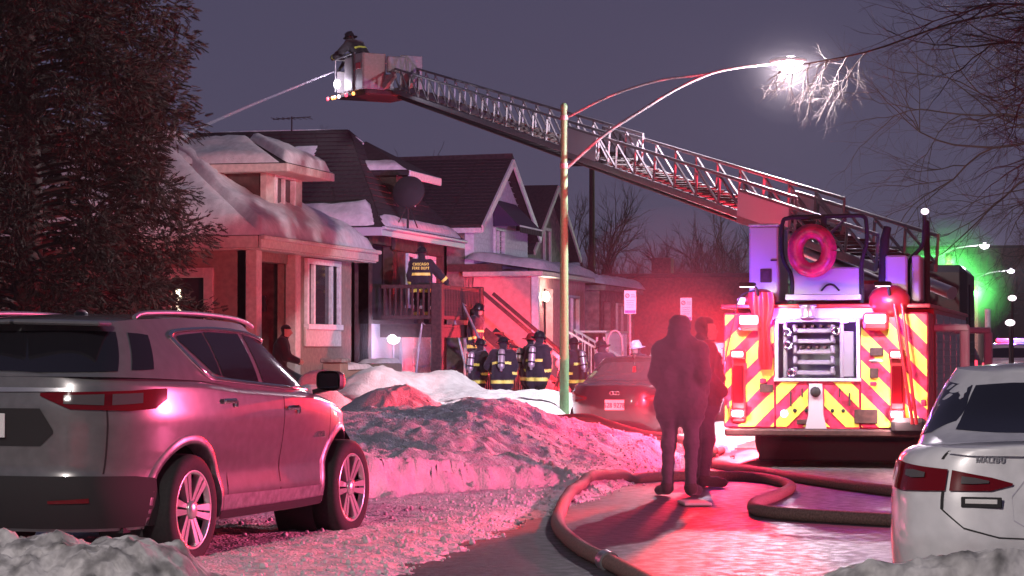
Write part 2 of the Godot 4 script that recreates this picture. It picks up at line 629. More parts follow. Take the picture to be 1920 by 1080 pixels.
func window_in(parent: Node3D, at: Vector3, wide: float, tall: float, turn: float, panes: Array, trim: Material, glass: Material, called := "window", proud := 0.05, bar := 0.07) -> Node3D:
	# centre of the opening; panes are fractions where mullions stand
	var s := shape()
	s.xf = Transform3D(Basis(Vector3.UP, turn), at)
	for e in [[Vector3(0, tall / 2 + bar / 2, 0), Vector3(wide + 2 * bar, bar, 0.12)], [Vector3(0, -tall / 2 - bar / 2, 0.02), Vector3(wide + 2 * bar + 0.06, bar, 0.16)], [Vector3(-wide / 2 - bar / 2, 0, 0), Vector3(bar, tall, 0.116)], [Vector3(wide / 2 + bar / 2, 0, 0), Vector3(bar, tall, 0.116)]]:
		s.box(e[0] + Vector3(0, 0, proud - 0.04), e[1], 0.008)
	for f in panes:
		s.box(Vector3((f - 0.5) * wide, 0, proud - 0.055), Vector3(bar * 0.9, tall, 0.08), 0.006)
	var w := part(called, s, trim, parent)
	var edges := [0.0]
	edges.append_array(panes)
	edges.append(1.0)
	for i in edges.size() - 1:
		var g := shape()
		g.xf = s.xf
		g.box(Vector3(((edges[i] + edges[i + 1]) / 2 - 0.5) * wide, 0, proud - 0.1), Vector3((edges[i + 1] - edges[i]) * wide, tall, 0.012))
		part("pane", g, glass, w)
	return w

func roof_slab(s: Shape, q: Array, thick: float) -> void:
	# a roof plane from its corners (in order), with thickness straight down
	var mid := Vector3()
	for v in q:
		mid += v
	mid = mid / q.size() - Vector3(0, thick / 2, 0)
	for i in range(1, q.size() - 1):
		s.tri_out(q[0], q[i], q[i + 1], mid)
		s.tri_out(q[0] - Vector3(0, thick, 0), q[i] - Vector3(0, thick, 0), q[i + 1] - Vector3(0, thick, 0), mid)
	for i in q.size():
		var a: Vector3 = q[i]
		var b: Vector3 = q[(i + 1) % q.size()]
		s.quad_out(a, b, b - Vector3(0, thick, 0), a - Vector3(0, thick, 0), mid)

func courses(q: Array, step := 0.20) -> Shape:
	# overlapping rows of shingles on a roof plane: q[0], q[1] along the eave, then q[2], q[3] along the ridge
	var s := shape()
	var tall: float = ((q[0] + q[1]) / 2.0 as Vector3).distance_to((q[2] + q[3]) / 2.0)
	var up: Vector3 = (q[1] - q[0]).cross(q[3] - q[0]).normalized()
	if up.y < 0.0:
		up = -up
	var n := int(tall / step)
	for k in n:
		var a := float(k) / n
		var b := minf(1.0, (k + 1.15) / n)
		var l0: Vector3 = q[0].lerp(q[3], a) + up * 0.022
		var r0: Vector3 = q[1].lerp(q[2], a) + up * 0.022
		var l1: Vector3 = q[0].lerp(q[3], b) + up * 0.004
		var r1: Vector3 = q[1].lerp(q[2], b) + up * 0.004
		var cells := maxi(1, int(l0.distance_to(r0) / 0.9))
		for c in cells:
			# each strip of shingles lies a little differently
			var lift := up * (0.008 * absf(sin(k * 12.9 + c * 78.2)))
			var u := float(c) / cells
			var v := float(c + 1) / cells - 0.004
			var p := [l0.lerp(r0, u) + lift, l0.lerp(r0, v) + lift, l1.lerp(r1, v), l1.lerp(r1, u)]
			var below: Vector3 = (p[0] + p[2]) / 2.0 - up
			s.quad_out(p[0], p[1], p[2], p[3], below)
			s.quad_out(p[0], p[1], p[1] - up * 0.03, p[0] - up * 0.03, (p[3] + p[2]) / 2.0)
	return s

func snow_cover(q: Array, thick: float, seed_at: float, steps := 26, edge := 0.35, cut = null) -> Shape:
	# a soft blanket over a roof plane given as four corners; rounded off towards its edges
	var s := shape()
	var rows := []
	for i in steps + 1:
		var v := float(i) / steps
		var row := PackedVector3Array()
		for j in steps + 1:
			var u := float(j) / steps
			var a: Vector3 = q[0].lerp(q[1], u)
			var b: Vector3 = q[3].lerp(q[2], u)
			var p := a.lerp(b, v)
			var wide := a.distance_to(b)
			var long: float = (q[0].lerp(q[3], v) as Vector3).distance_to(q[1].lerp(q[2], v))
			var d := minf(minf(v, 1.0 - v) * wide, minf(u, 1.0 - u) * long)
			var k := sqrt(clampf(1.0 - (1.0 - clampf(d / edge, 0.0, 1.0)) ** 2, 0.0, 1.0))
			var n := lumps.get_noise_2d(p.x * 25.0 + seed_at, p.z * 25.0)
			row.append(p + Vector3(0, 0.012 + k * thick * (1.0 + 0.5 * n + 0.22 * clod.get_noise_2d(p.x * 40.0, p.z * 40.0 + seed_at)), 0))
		rows.append(row)
	s.rings(rows, false, cut)
	return s

func make_houses() -> void:
	make_bungalow()
	make_porch_house()
	make_gable_house()
	make_end_houses()

func make_bungalow() -> void:
	var h := thing("bungalow", "stucco bungalow under thick snow, with a dormer and a three-light front window", "house", Vector3(-16.5, 0, -49.3))
	# local: +x to the street, front wall at x = 0, side walls at z = +3.6 (towards camera) and -3.5
	var s := shape()
	wall_with_holes(s, Vector3(0, 0, 3.6), Vector3(0, 0, -3.5), 0.1, 3.5, 0.25, [[0.45, 2.45, 1.0, 3.25], [3.6, 5.75, 2.0, 3.3]])
	wall_with_holes(s, Vector3(-11, 0, 3.6), Vector3(-0.002, 0, 3.6), 0.1, 3.5, 0.25, [[9.3, 10.1, 1.0, 2.9]])
	wall_with_holes(s, Vector3(0, 0, -3.5), Vector3(-11, 0, -3.5), 0.1, 3.5, 0.25, [])
	wall_with_holes(s, Vector3(-11, 0, -3.5), Vector3(-11, 0, 3.6), 0.1, 3.5, 0.25, [])
	part("wall", s, M.stucco, h)
	# porch recess behind the first opening
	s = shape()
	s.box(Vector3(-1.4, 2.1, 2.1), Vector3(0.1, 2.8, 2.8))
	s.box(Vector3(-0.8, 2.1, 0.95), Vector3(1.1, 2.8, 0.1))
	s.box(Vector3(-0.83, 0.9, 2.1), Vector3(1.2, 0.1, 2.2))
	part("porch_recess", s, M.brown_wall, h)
	s = shape()
	s.box(Vector3(-1.30, 2.0, 1.9), Vector3(0.07, 2.0, 0.95), 0.01)
	part("door", s, M.dark_wood, h)
	s = shape()
	s.box(Vector3(-0.6, 2.42, 1.04), Vector3(0.10, 0.34, 0.10), 0.015)
	s.box(Vector3(-0.545, 2.42, 1.04), Vector3(0.012, 0.26, 0.07), 0.003)
	part("letter_box", s, M.black, h)
	for z in [3.5, 1.05]:
		s = shape()
		s.box(Vector3(0.06, 2.1, z), Vector3(0.24, 3.0, 0.32), 0.015)
		part("porch_post", s, M.cream_trim, h)
	window_in(h, Vector3(0.0, 2.65, -1.075), 2.15, 1.3, PI / 2, [0.22, 0.80], M.white_trim, M.window_glass, "front_window", 0.06, 0.12)
	s = shape()
	s.box(Vector3(0.03, 1.72, -1.075), Vector3(0.06, 0.42, 2.5), 0.01)
	part("window_apron", s, M.cream_trim, h)
	# side door with its pale casing and a lit string of ornaments behind the glass
	s = shape()
	for e in [[Vector3(-1.75, 2.0, 3.63), Vector3(0.2, 2.2, 0.1)], [Vector3(-0.85, 2.0, 3.63), Vector3(0.2, 2.2, 0.1)], [Vector3(-1.3, 3.0, 3.63), Vector3(0.70, 0.2, 0.1)]]:
		s.box(e[0], e[1], 0.01)
	part("door_casing", s, M.cream_trim, h)
	s = shape()
	s.box(Vector3(-1.3, 1.95, 3.52), Vector3(0.8, 1.9, 0.05))
	var sd := part("side_door", s, M.window_glass, h)
	for k in 9:
		s = shape()
		s.ball(Vector3(-1.53 + 0.03 * sin(k * 2.3), 2.62 - k * 0.14, 3.575), Vector3(0.045, 0.06, 0.03) * (1.2 if k < 4 else 0.8), 8)
		part("light_ornament", s, M.warm_light, sd)
	# roof: eave boards, hip planes, snow
	var e0 := Vector3(0.42, 3.72, 4.05)
	var e1 := Vector3(0.42, 3.72, -3.95)
	var e2 := Vector3(-11.4, 3.72, -3.95)
	var e3 := Vector3(-11.4, 3.72, 4.05)
	var r0 := Vector3(-3.6, 6.3, 0.05)
	var r1 := Vector3(-7.5, 6.3, 0.05)
	s = shape()
	roof_slab(s, [e0, e1, r0], 0.12)
	roof_slab(s, [e3, e0, r0, r1], 0.12)
	roof_slab(s, [e1, e2, r1, r0], 0.12)
	roof_slab(s, [e2, e3, r1], 0.12)
	var roof := part("roof", s, M.shingle, h)
	s = shape()
	s.box(Vector3(0.40, 3.60, 0.05), Vector3(0.06, 0.24, 8.06), 0.01)
	s.box(Vector3(-5.5, 3.60, 4.03), Vector3(11.7, 0.24, 0.06), 0.01)
	s.box(Vector3(-5.5, 3.46, 0.05), Vector3(11.8, 0.03, 7.9))
	s.box(Vector3(0.46, 3.69, 0.05), Vector3(0.10, 0.09, 8.1), 0.02)
	part("eave_board", s, M.cream_trim, roof)
	for q in [[e0, e1, r0.lerp(e1, 0.0), r0], [e3, e0, r0, r1]]:
		part("snow_blanket", snow_cover(q, 0.27, 5.0, 30, 0.45), M.snow, roof)
	# dormer
	s = shape()
	s.box(Vector3(-2.35, 4.6, 0.0), Vector3(3.4, 1.45, 2.36))
	var d := part("dormer", s, M.brown_wall, h)
	s = shape()
	wall_with_holes(s, Vector3(-0.5, 0, 1.2), Vector3(-0.5, 0, -1.2), 3.9, 5.33, 0.12, [[0.62, 1.78, 4.45, 5.15]])
	part("dormer_face", s, M.cream_trim, d)
	window_in(h, Vector3(-0.5, 4.80, 0.0), 1.14, 0.68, PI / 2, [0.5], M.white_trim, M.window_glass, "dormer_window", 0.03, 0.08)
	s = shape()
	var a0 := Vector3(0.1, 5.36, 1.6)
	var a1 := Vector3(0.1, 5.36, -1.6)
	var a2 := Vector3(-5.2, 5.36, -1.6)
	var a3 := Vector3(-5.2, 5.36, 1.6)
	var p0 := Vector3(-1.3, 6.0, 0.0)
	var p1 := Vector3(-5.2, 6.0, 0.0)
	roof_slab(s, [a0, a1, p0], 0.1)
	roof_slab(s, [a3, a0, p0, p1], 0.1)
	roof_slab(s, [a1, a2, p1, p0], 0.1)
	part("dormer_roof", s, M.shingle, d)
	s = shape()
	s.box(Vector3(0.09, 5.27, 0.0), Vector3(0.06, 0.17, 3.24), 0.01)
	s.box(Vector3(-2.5, 5.27, 1.58), Vector3(5.2, 0.17, 0.06), 0.01)
	s.box(Vector3(-2.5, 5.20, 0.0), Vector3(5.1, 0.03, 3.1))
	part("dormer_eave", s, M.cream_trim, d)
	part("dormer_snow", snow_cover([a0, a1, p0, p0 + Vector3(0, 0, 0.02)], 0.22, 40.0, 14, 0.3), M.snow, d)
	part("dormer_snow", snow_cover([a3.lerp(a0, 0.35), a0.lerp(a3, 0.03), p0.lerp(p1, 0.0), p1.lerp(p0, 0.35)], 0.16, 70.0, 18, 0.5), M.snow, d)
	s = shape()
	s.box(Vector3(-3.0, 6.0, 2.9), Vector3(0.35, 0.75, 0.35), 0.02)
	part("vent_stack", s, M.matt_black, h)
	# low walls in front
	var w := thing("garden_wall", "low brown brick wall in front of the stucco bungalow", "wall", Vector3(-15.0, 0.1, -47.6))
	s = shape()
	s.box(Vector3(0, 0.5, 0.9), Vector3(0.4, 1.15, 0.5), 0.02)
	s.box(Vector3(0, 0.46, -0.35), Vector3(0.28, 0.92, 2.0), 0.015)
	part("masonry", s, M.stucco, w)
	s = shape()
	s.box(Vector3(0, 1.12, 0.9), Vector3(0.48, 0.09, 0.58), 0.02)
	part("cap", s, M.concrete, w)
	part("snow_top", snow_cover([Vector3(-0.17, 0.92, 0.64), Vector3(0.17, 0.92, 0.64), Vector3(0.17, 0.92, -1.36), Vector3(-0.17, 0.92, -1.36)], 0.12, 3.0, 10, 0.12), M.snow, w)
	w = thing("planter_box", "square brown planter with a snow cap in front of the three-light window", "planter", Vector3(-15.1, 0.1, -50.2))
	s = shape()
	s.box(Vector3(0, 0.52, 0), Vector3(0.5, 1.04, 1.7), 0.03)
	part("box", s, M.stucco, w)
	part("snow_top", snow_cover([Vector3(-0.25, 1.04, 0.85), Vector3(0.25, 1.04, 0.85), Vector3(0.25, 1.04, -0.85), Vector3(-0.25, 1.04, -0.85)], 0.1, 9.0, 10, 0.15), M.snow, w)
	w = thing("hedge_box", "squat grey box with a rounded snow pillow beside the snow pile", "planter", Vector3(-14.1, 0.1, -43.0))
	s = shape()
	s.box(Vector3(0, 0.3, 0), Vector3(0.5, 0.62, 1.3), 0.03)
	part("box", s, M.concrete, w)
	part("snow_top", snow_cover([Vector3(-0.3, 0.61, 0.7), Vector3(0.3, 0.61, 0.7), Vector3(0.3, 0.61, -0.7), Vector3(-0.3, 0.61, -0.7)], 0.3, 21.0, 12, 0.3), M.snow, w)

func make_porch_house() -> void:
	var h := thing("raised_house", "dark house with a raised wooden porch, satellite dish and steep brown roof", "house", Vector3(-16.5, 0, -57.4))
	var s := shape()
	wall_with_holes(s, Vector3(0, 0, 3.5), Vector3(0, 0, -3.5), 2.05, 4.2, 0.25, [[0.3, 2.0, 2.15, 3.95], [3.2, 3.75, 2.55, 3.75], [4.1, 4.75, 2.55, 3.75], [5.0, 5.6, 2.55, 3.75]])
	wall_with_holes(s, Vector3(-11, 0, 3.5), Vector3(-0.002, 0, 3.5), 0.1, 4.2, 0.25, [])
	wall_with_holes(s, Vector3(0, 0, -3.5), Vector3(-11, 0, -3.5), 0.1, 4.2, 0.25, [])
	wall_with_holes(s, Vector3(-11, 0, -3.5), Vector3(-11, 0, 3.5), 0.1, 4.2, 0.25, [])
	part("wall", s, M.brown_wall, h)
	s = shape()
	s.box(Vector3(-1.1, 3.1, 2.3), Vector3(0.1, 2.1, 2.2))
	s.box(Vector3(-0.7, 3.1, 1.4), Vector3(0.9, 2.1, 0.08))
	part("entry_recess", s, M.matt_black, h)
	window_in(h, Vector3(-0.95, 3.25, 2.35), 1.0, 0.95, PI / 2, [], M.white_trim, M.window_glass, "entry_window", 0.03, 0.1)
	for q in [[0.025, 0.55], [-0.925, 0.65], [-1.8, 0.6]]:
		window_in(h, Vector3(0, 3.15, q[0]), q[1], 1.2, PI / 2, [], M.white_trim, M.window_glass, "front_window", 0.06, 0.08)
	s = shape()
	s.box(Vector3(0.04, 4.02, -0.6), Vector3(0.1, 0.34, 4.4), 0.02)
	part("gable_board", s, M.brown_wall, h)
	# ground floor under the porch: white panels, a dark door, a window
	s = shape()
	wall_with_holes(s, Vector3(-0.02, 0, 3.5), Vector3(-0.02, 0, -3.5), 0.1, 2.05, 0.2, [[2.0, 2.9, 0.15, 1.85]])
	part("basement_wall", s, M.violet_grey, h)
	s = shape()
	s.box(Vector3(-0.12, 1.0, 1.05), Vector3(0.06, 1.7, 0.88), 0.01)
	part("basement_door", s, M.black, h)
	for k in 4:
		s = shape()
		s.box(Vector3(0.0, 0.35 + 0.45 * k, -1.6), Vector3(0.05, 0.42, 2.6), 0.012)
		part("garage_panel", s, M.aluminium_paint, h)
	# roof
	var e0 := Vector3(0.42, 4.3, 3.8)
	var e1 := Vector3(0.42, 4.3, -3.75)
	var e2 := Vector3(-11.4, 4.3, -3.75)
	var e3 := Vector3(-11.4, 4.3, 3.8)
	var r0 := Vector3(-1.6, 6.95, 0)
	var r1 := Vector3(-10.5, 6.95, 0)
	s = shape()
	roof_slab(s, [e0, e1, r0], 0.12)
	roof_slab(s, [e3, e0, r0, r1], 0.12)
	roof_slab(s, [e1, e2, r1, r0], 0.12)
	roof_slab(s, [e2, e3, r1], 0.12)
	var roof := part("roof", s, M.shingle, h)
	part("shingles", courses([e3, e0, r0, r1]), M.shingle, roof)
	part("shingles", courses([e0, e1, r0, r0]), M.shingle, roof)
	s = shape()
	s.box(Vector3(0.40, 4.2, 0.02), Vector3(0.05, 0.2, 7.6), 0.01)
	s.box(Vector3(-5.5, 4.2, 3.79), Vector3(11.8, 0.2, 0.05), 0.01)
	s.box(Vector3(0.46, 4.28, 0.02), Vector3(0.1, 0.08, 7.6), 0.02)
	part("eave_board", s, M.violet_grey, roof)
	part("snow_patch", snow_cover([e0.lerp(e1, 0.02), e0.lerp(e1, 0.98), e1.lerp(r0, 0.09), e0.lerp(r0, 0.11)], 0.12, 14.0, 16, 0.15), M.snow, roof)
	part("snow_patch", snow_cover([e3.lerp(e0, 0.72), e3.lerp(e0, 0.985), r1.lerp(r0, 0.95).lerp(e0, 0.78), e3.lerp(e0, 0.80).lerp(r1.lerp(r0, 0.80), 0.16)], 0.22, 33.0, 16, 0.3), M.snow, roof)
	part("snow_patch", snow_cover([r1.lerp(r0, 0.2), r0, r0 + Vector3(0, -0.08, -0.1), r1.lerp(r0, 0.2) + Vector3(0, -0.08, -0.1)], 0.05, 8.0, 10, 0.1), M.snow, roof)
	part("snow_patch", snow_cover([r0.lerp(e1, 0.05), r0.lerp(e1, 0.5), r0.lerp(e1, 0.5).lerp(e0, 0.06), r0.lerp(e1, 0.05).lerp(e0, 0.02)], 0.05, 18.0, 10, 0.1), M.snow, roof)
	part("snow_patch", snow_cover([Vector3(-2.9, 6.05, 1.28), Vector3(-2.1, 6.05, 1.28), Vector3(-2.2, 6.5, 0.65), Vector3(-2.8, 6.5, 0.65)], 0.05, 58.0, 10, 0.2), M.snow, roof)
	# front dormer
	s = shape()
	s.box(Vector3(-1.3, 5.1, -0.5), Vector3(2.2, 1.3, 2.1))
	var d := part("dormer", s, M.brown_wall, h)
	window_in(h, Vector3(-0.2, 5.05, -0.45), 0.95, 0.55, PI / 2, [0.5], M.white_trim, M.window_glass, "dormer_window", 0.05, 0.09)
	s = shape()
	roof_slab(s, [Vector3(0.25, 5.82, 0.95), Vector3(0.25, 5.82, -1.95), Vector3(-1.3, 6.7, -0.5)], 0.1)
	roof_slab(s, [Vector3(-2.6, 5.82, 0.95), Vector3(0.25, 5.82, 0.95), Vector3(-1.3, 6.7, -0.5)], 0.1)
	roof_slab(s, [Vector3(0.25, 5.82, -1.95), Vector3(-2.6, 5.82, -1.95), Vector3(-1.3, 6.7, -0.5)], 0.1)
	part("dormer_roof", s, M.shingle, d)
	s = shape()
	s.box(Vector3(0.25, 5.74, -0.5), Vector3(0.07, 0.2, 2.9), 0.02)
	part("dormer_eave", s, M.white_trim, d)
	part("dormer_snow", snow_cover([Vector3(-2.4, 5.84, 0.97), Vector3(0.2, 5.84, 0.97), Vector3(-0.2, 6.05, 0.5), Vector3(-2.2, 6.05, 0.5)], 0.14, 23.0, 12, 0.2), M.snow, d)
	# porch deck, posts and railing: each baluster a piece
	var deck := thing("wooden_porch", "raised dark red wooden porch with a baluster railing", "porch", Vector3(-16.22, 0, -57.4))
	s = shape()
	s.box(Vector3(0.72, 2.0, 1.5), Vector3(1.44, 0.08, 4.0), 0.01)
	s.box(Vector3(0.72, 1.85, 3.47), Vector3(1.44, 0.24, 0.06), 0.01)
	s.box(Vector3(1.42, 1.85, 1.5), Vector3(0.06, 0.24, 3.98), 0.01)
	part("deck", s, M.dark_wood, deck)
	for z in [3.38, -0.4]:
		s = shape()
		s.box(Vector3(1.36, 1.5, z), Vector3(0.26, 3.0, 0.26), 0.02)
		part("post", s, M.dark_wood, deck)
	for q in [[Vector3(0.02, 2.92, 3.46), Vector3(1.3, 2.92, 3.46)], [Vector3(0.02, 2.2, 3.46), Vector3(1.3, 2.2, 3.46)], [Vector3(1.4, 2.92, 3.3), Vector3(1.4, 2.92, -0.4)], [Vector3(1.4, 2.2, 3.3), Vector3(1.4, 2.2, -0.4)]]:
		s = shape()
		s.beam(q[0], q[1], 0.06, 0.09, Vector3.UP, 0.01)
		part("rail", s, M.dark_wood, deck)
	var stick := shape()
	stick.box(Vector3(), Vector3(0.045, 0.66, 0.045), 0.006)
	var stick_mesh := stick.mesh()
	for k in 9:
		part("baluster", stick_mesh, M.dark_wood, deck).position = Vector3(0.1 + k * 0.135, 2.56, 3.46)
	for k in 24:
		part("baluster", stick_mesh, M.dark_wood, deck).position = Vector3(1.4, 2.56, 3.1 - k * 0.145)
	for k in 9:
		s = shape()
		s.box(Vector3(1.65 + k * 0.24, 1.86 - k * 0.2, -0.9), Vector3(0.28, 0.05, 1.0), 0.008)
		part("stair_tread", s, M.dark_wood, deck)
	for z in [-0.42, -1.4]:
		s = shape()
		s.beam(Vector3(1.5, 2.86, z), Vector3(3.7, 1.02, z), 0.06, 0.09)
		s.beam(Vector3(1.5, 1.9, z), Vector3(3.7, 0.1, z), 0.05, 0.24)
		s.box(Vector3(3.7, 0.55, z), Vector3(0.1, 1.1, 0.1), 0.01)
		part("stair_rail", s, M.dark_wood, deck)
	s = shape()
	s.box(Vector3(1.5, 2.05, 0.3), Vector3(0.2, 0.55, 0.55), 0.02)
	part("wooden_box", s, M.dark_wood, deck)
	s = shape()
	s.box(Vector3(1.0, 0.95, -0.75), Vector3(0.16, 1.8, 0.16), 0.015)
	part("white_post", s, M.white_trim, deck)
	# work light on a stand under the porch
	var wl := thing("work_light", "blazing white work light on a stand under the wooden porch", "work light", Vector3(-15.92, 0.1, -54.0))
	s = shape()
	s.tube([Vector3(0, 0, 0), Vector3(0, 1.45, 0)], 0.025)
	for k in 3:
		s.tube([Vector3(0, 0.5, 0), Vector3(0.35 * cos(k * 2.1), 0.02, 0.35 * sin(k * 2.1))], 0.015)
	part("stand", s, M.satin_metal, wl)
	s = shape()
	s.ball(Vector3(0, 1.6, 0), Vector3(0.15, 0.13, 0.15), 14)
	part("lamp_head", s, M.white_light, wl)
	lamp("work_lamp", Vector3(0, 1.6, 0.0), Color(0.62, 0.66, 1.0), 3.0, 0.1, wl)
	mist("steam", "bluish steam glowing round the work light under the porch", Vector3(-15.92, 1.6, -54.0), Vector3(2.2, 2.0, 2.6), 0.7)
	# satellite dish on its mast
	var dish := thing("satellite_dish", "dark round satellite dish on a mast over the porch eave", "satellite dish", Vector3(-15.95, 4.35, -55.3))
	s = shape()
	s.tube([Vector3(0, 0, 0), Vector3(0, 0.75, 0)], 0.03)
	s.tube([Vector3(0.3, 0, 0.2), Vector3(0, 0.6, 0)], 0.015)
	s.tube([Vector3(-0.2, 0.05, 0.25), Vector3(0, 0.6, 0)], 0.015)
	part("mast", s, M.matt_black, dish)
	s = shape()
	var prof := []
	for k in 9:
		prof.append(Vector2(0.40 * k / 8.0, 0.16 * (k / 8.0) ** 2))
	for k in 9:
		prof.append(Vector2(0.40 * (8 - k) / 8.0, 0.16 * ((8 - k) / 8.0) ** 2 - 0.02))
	s.lathe(prof, 28, Transform3D(Basis(Vector3.RIGHT, deg_to_rad(-105)) * Basis(Vector3.UP, 0.3), Vector3(0, 0.92, 0.08)))
	part("reflector", s, M.matt_black, dish)
	s = shape()
	s.tube([Vector3(0, 0.6, 0), Vector3(0.05, 0.85, -0.5)], 0.015)
	s.ball(Vector3(0.05, 0.88, -0.52), Vector3(0.05, 0.05, 0.08), 8)
	part("feed_arm", s, M.matt_black, dish)

func make_gable_house() -> void:
	var h := thing("gabled_house", "white sided house with a steep gable and a dark awning over its upper window", "house", Vector3(-16.1, 0, -65.3))
	var s := shape()
	wall_with_holes(s, Vector3(0, 0, 3.1), Vector3(0, 0, -3.2), 0.1, 4.9, 0.25, [[2.2, 3.3, 3.95, 4.75]])
	s.prism(PackedVector2Array([Vector2(-3.1, 4.9), Vector2(3.2, 4.9), Vector2(0.05, 6.62)]), 0.25, Transform3D(Basis(Vector3.UP, PI / 2), Vector3(0, 0, 0)))
	for k in 22:
		s.box(Vector3(0.012, 3.45 + k * 0.145, -0.05), Vector3(0.02, 0.012, maxf(0.1, 6.2 if 3.45 + k * 0.145 < 4.9 else 6.2 * (6.75 - 3.45 - k * 0.145) / 1.85)))
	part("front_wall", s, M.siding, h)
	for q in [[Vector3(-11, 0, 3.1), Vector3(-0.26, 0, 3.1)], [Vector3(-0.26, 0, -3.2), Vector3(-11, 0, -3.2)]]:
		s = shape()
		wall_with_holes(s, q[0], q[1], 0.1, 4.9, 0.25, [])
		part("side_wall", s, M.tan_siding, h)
	window_in(h, Vector3(0.0, 4.35, 0.35), 1.0, 0.8, PI / 2, [0.5], M.white_trim, M.window_glass, "upper_window", 0.05, 0.08)
	s = shape()
	roof_slab(s, [Vector3(0.3, 4.75, 3.45), Vector3(0.3, 6.8, -0.05), Vector3(-11.3, 6.8, -0.05), Vector3(-11.3, 4.75, 3.45)], 0.14)
	roof_slab(s, [Vector3(0.3, 4.75, -3.55), Vector3(0.3, 6.95, -0.052), Vector3(-11.3, 6.8, -0.052), Vector3(-11.3, 4.75, -3.55)], 0.14)
	var roof := part("roof", s, M.shingle, h)
	part("shingles", courses([Vector3(-11.3, 4.75, 3.45), Vector3(0.3, 4.75, 3.45), Vector3(0.3, 6.8, -0.05), Vector3(-11.3, 6.8, -0.05)]), M.shingle, roof)
	s = shape()
	s.beam(Vector3(0.33, 4.66, 3.42), Vector3(0.33, 6.69, -0.05), 0.05, 0.2)
	s.beam(Vector3(0.33, 4.66, -3.5), Vector3(0.33, 6.69, -0.05), 0.05, 0.2)
	s.box(Vector3(-5.5, 4.62, 3.42), Vector3(11.6, 0.14, 0.08), 0.01)
	part("barge_board", s, M.white_trim, roof)
	var a := thing("window_awning", "dark purple fabric awning with a scalloped edge on the white gable", "awning", Vector3(-16.08, 4.85, -65.2))
	s = shape()
	s.quad(Vector3(0, 0.75, 0.95), Vector3(0.75, 0.0, 0.95), Vector3(0.75, 0.0, -1.75), Vector3(0, 0.75, -1.75))
	s.tri(Vector3(0, 0.75, 0.95), Vector3(0, 0, 0.95), Vector3(0.75, 0, 0.95))
	s.tri(Vector3(0, 0.75, -1.75), Vector3(0.75, 0, -1.75), Vector3(0, 0, -1.75))
	part("canopy", s, mat("awning_cloth", Color(0.035, 0.02, 0.06), 0.9), a)
	for k in 9:
		s = shape()
		s.box(Vector3(0.76, -0.09, 0.8 - k * 0.3), Vector3(0.015, 0.17, 0.27), 0.006)
		part("scallop", s, M.matt_black, a)
	s = shape()
	s.box(Vector3(0.765, 0.0, -0.4), Vector3(0.03, 0.05, 2.7), 0.01)
	part("front_bar", s, M.white_trim, a)
	# low front extension with a snow roof
	var p := thing("front_extension", "red-lit single-storey front room with a flat snowy roof and lit doorway", "porch", Vector3(-15.98, 0, -62.2))
	s = shape()
	wall_with_holes(s, Vector3(-0.4, 0, 0), Vector3(1.6, 0, 0), 0.1, 3.4, 0.2, [])
	wall_with_holes(s, Vector3(1.6, 0, -0.002), Vector3(1.6, 0, -6.3), 0.1, 3.4, 0.2, [[0.9, 2.0, 0.9, 3.1], [3.2, 5.2, 1.7, 2.9]])
	part("wall", s, M.red_wall, p)
	s = shape()
	s.box(Vector3(1.58, 1.75, 0.02), Vector3(0.2, 3.3, 0.16), 0.01)
	part("corner_board", s, M.white_trim, p)
	s = shape()
	s.box(Vector3(1.3, 2.0, -1.45), Vector3(0.06, 2.2, 1.1))
	for k in 6:
		s.box(Vector3(1.36, 2.0, -0.98 - k * 0.19), Vector3(0.03, 2.1, 0.025))
	for k in 8:
		s.box(Vector3(1.361, 1.05 + k * 0.28, -1.45), Vector3(0.028, 0.025, 1.05))
	part("grille_door", s, M.dark_wood, p)
	window_in(p, Vector3(1.6, 2.3, -4.2), 2.0, 1.2, PI / 2, [0.33, 0.66], M.white_trim, M.window_glass, "front_window", 0.05, 0.08)
	s = shape()
	s.box(Vector3(0.75, 3.46, -3.1), Vector3(2.2, 0.14, 6.9), 0.02)
	var pr := part("roof", s, M.cream_trim, p)
	part("snow_blanket", snow_cover([Vector3(-0.3, 3.85, 0.42), Vector3(1.95, 3.53, 0.42), Vector3(1.95, 3.53, -6.6), Vector3(-0.3, 3.85, -6.6)], 0.22, 77.0, 24, 0.4), M.snow, pr)
	s = shape()
	s.box(Vector3(0.0, 3.62, 0.36), Vector3(1.5, 0.2, 0.06))
	part("gutter", s, M.dark_wood, pr)
	var dl := thing("door_lamp", "warm white lamp glowing beside the grille doorway", "lamp", Vector3(-14.3, 2.75, -63.0))
	s = shape()
	s.ball(Vector3(0, 0.12, 0), Vector3(0.11, 0.15, 0.11), 12)
	part("globe_light", s, M.warm_light, dl)
	s = shape()
	s.box(Vector3(-0.06, -0.02, 0), Vector3(0.12, 0.05, 0.1), 0.01)
	part("bracket", s, M.matt_black, dl)
	lamp("door_lamp", Vector3(0, 0.12, 0), Color(1.0, 0.88, 0.72), 3.0, 0.1, dl)
	# steps and white rails before the doors
	var st := thing("front_steps", "concrete steps with white railings beyond the lit doorway", "steps", Vector3(-14.3, 0, -64.6))
	s = shape()
	for k in 5:
		s.box(Vector3(0.2 + k * 0.28, 0.1 + (4 - k) * 0.1, -0.9), Vector3(0.28, 0.2 + (4 - k) * 0.2, 1.3), 0.01)
	part("flight", s, M.concrete, st)
	for z in [-0.2, -1.6]:
		s = shape()
		s.beam(Vector3(0.1, 2.0, z), Vector3(1.5, 1.2, z), 0.05, 0.06)
		part("handrail", s, M.white_trim, st)
		for k in 8:
			s = shape()
			s.box(Vector3(0.15 + k * 0.18, 1.4 - k * 0.1, z), Vector3(0.03, 1.1, 0.03))
			part("baluster", s, M.white_trim, st)
	s = shape()
	s.box(Vector3(0.55, 1.95, -3.4), Vector3(0.9, 0.06, 3.4), 0.01)
	part("landing_rail", s, M.white_trim, st)
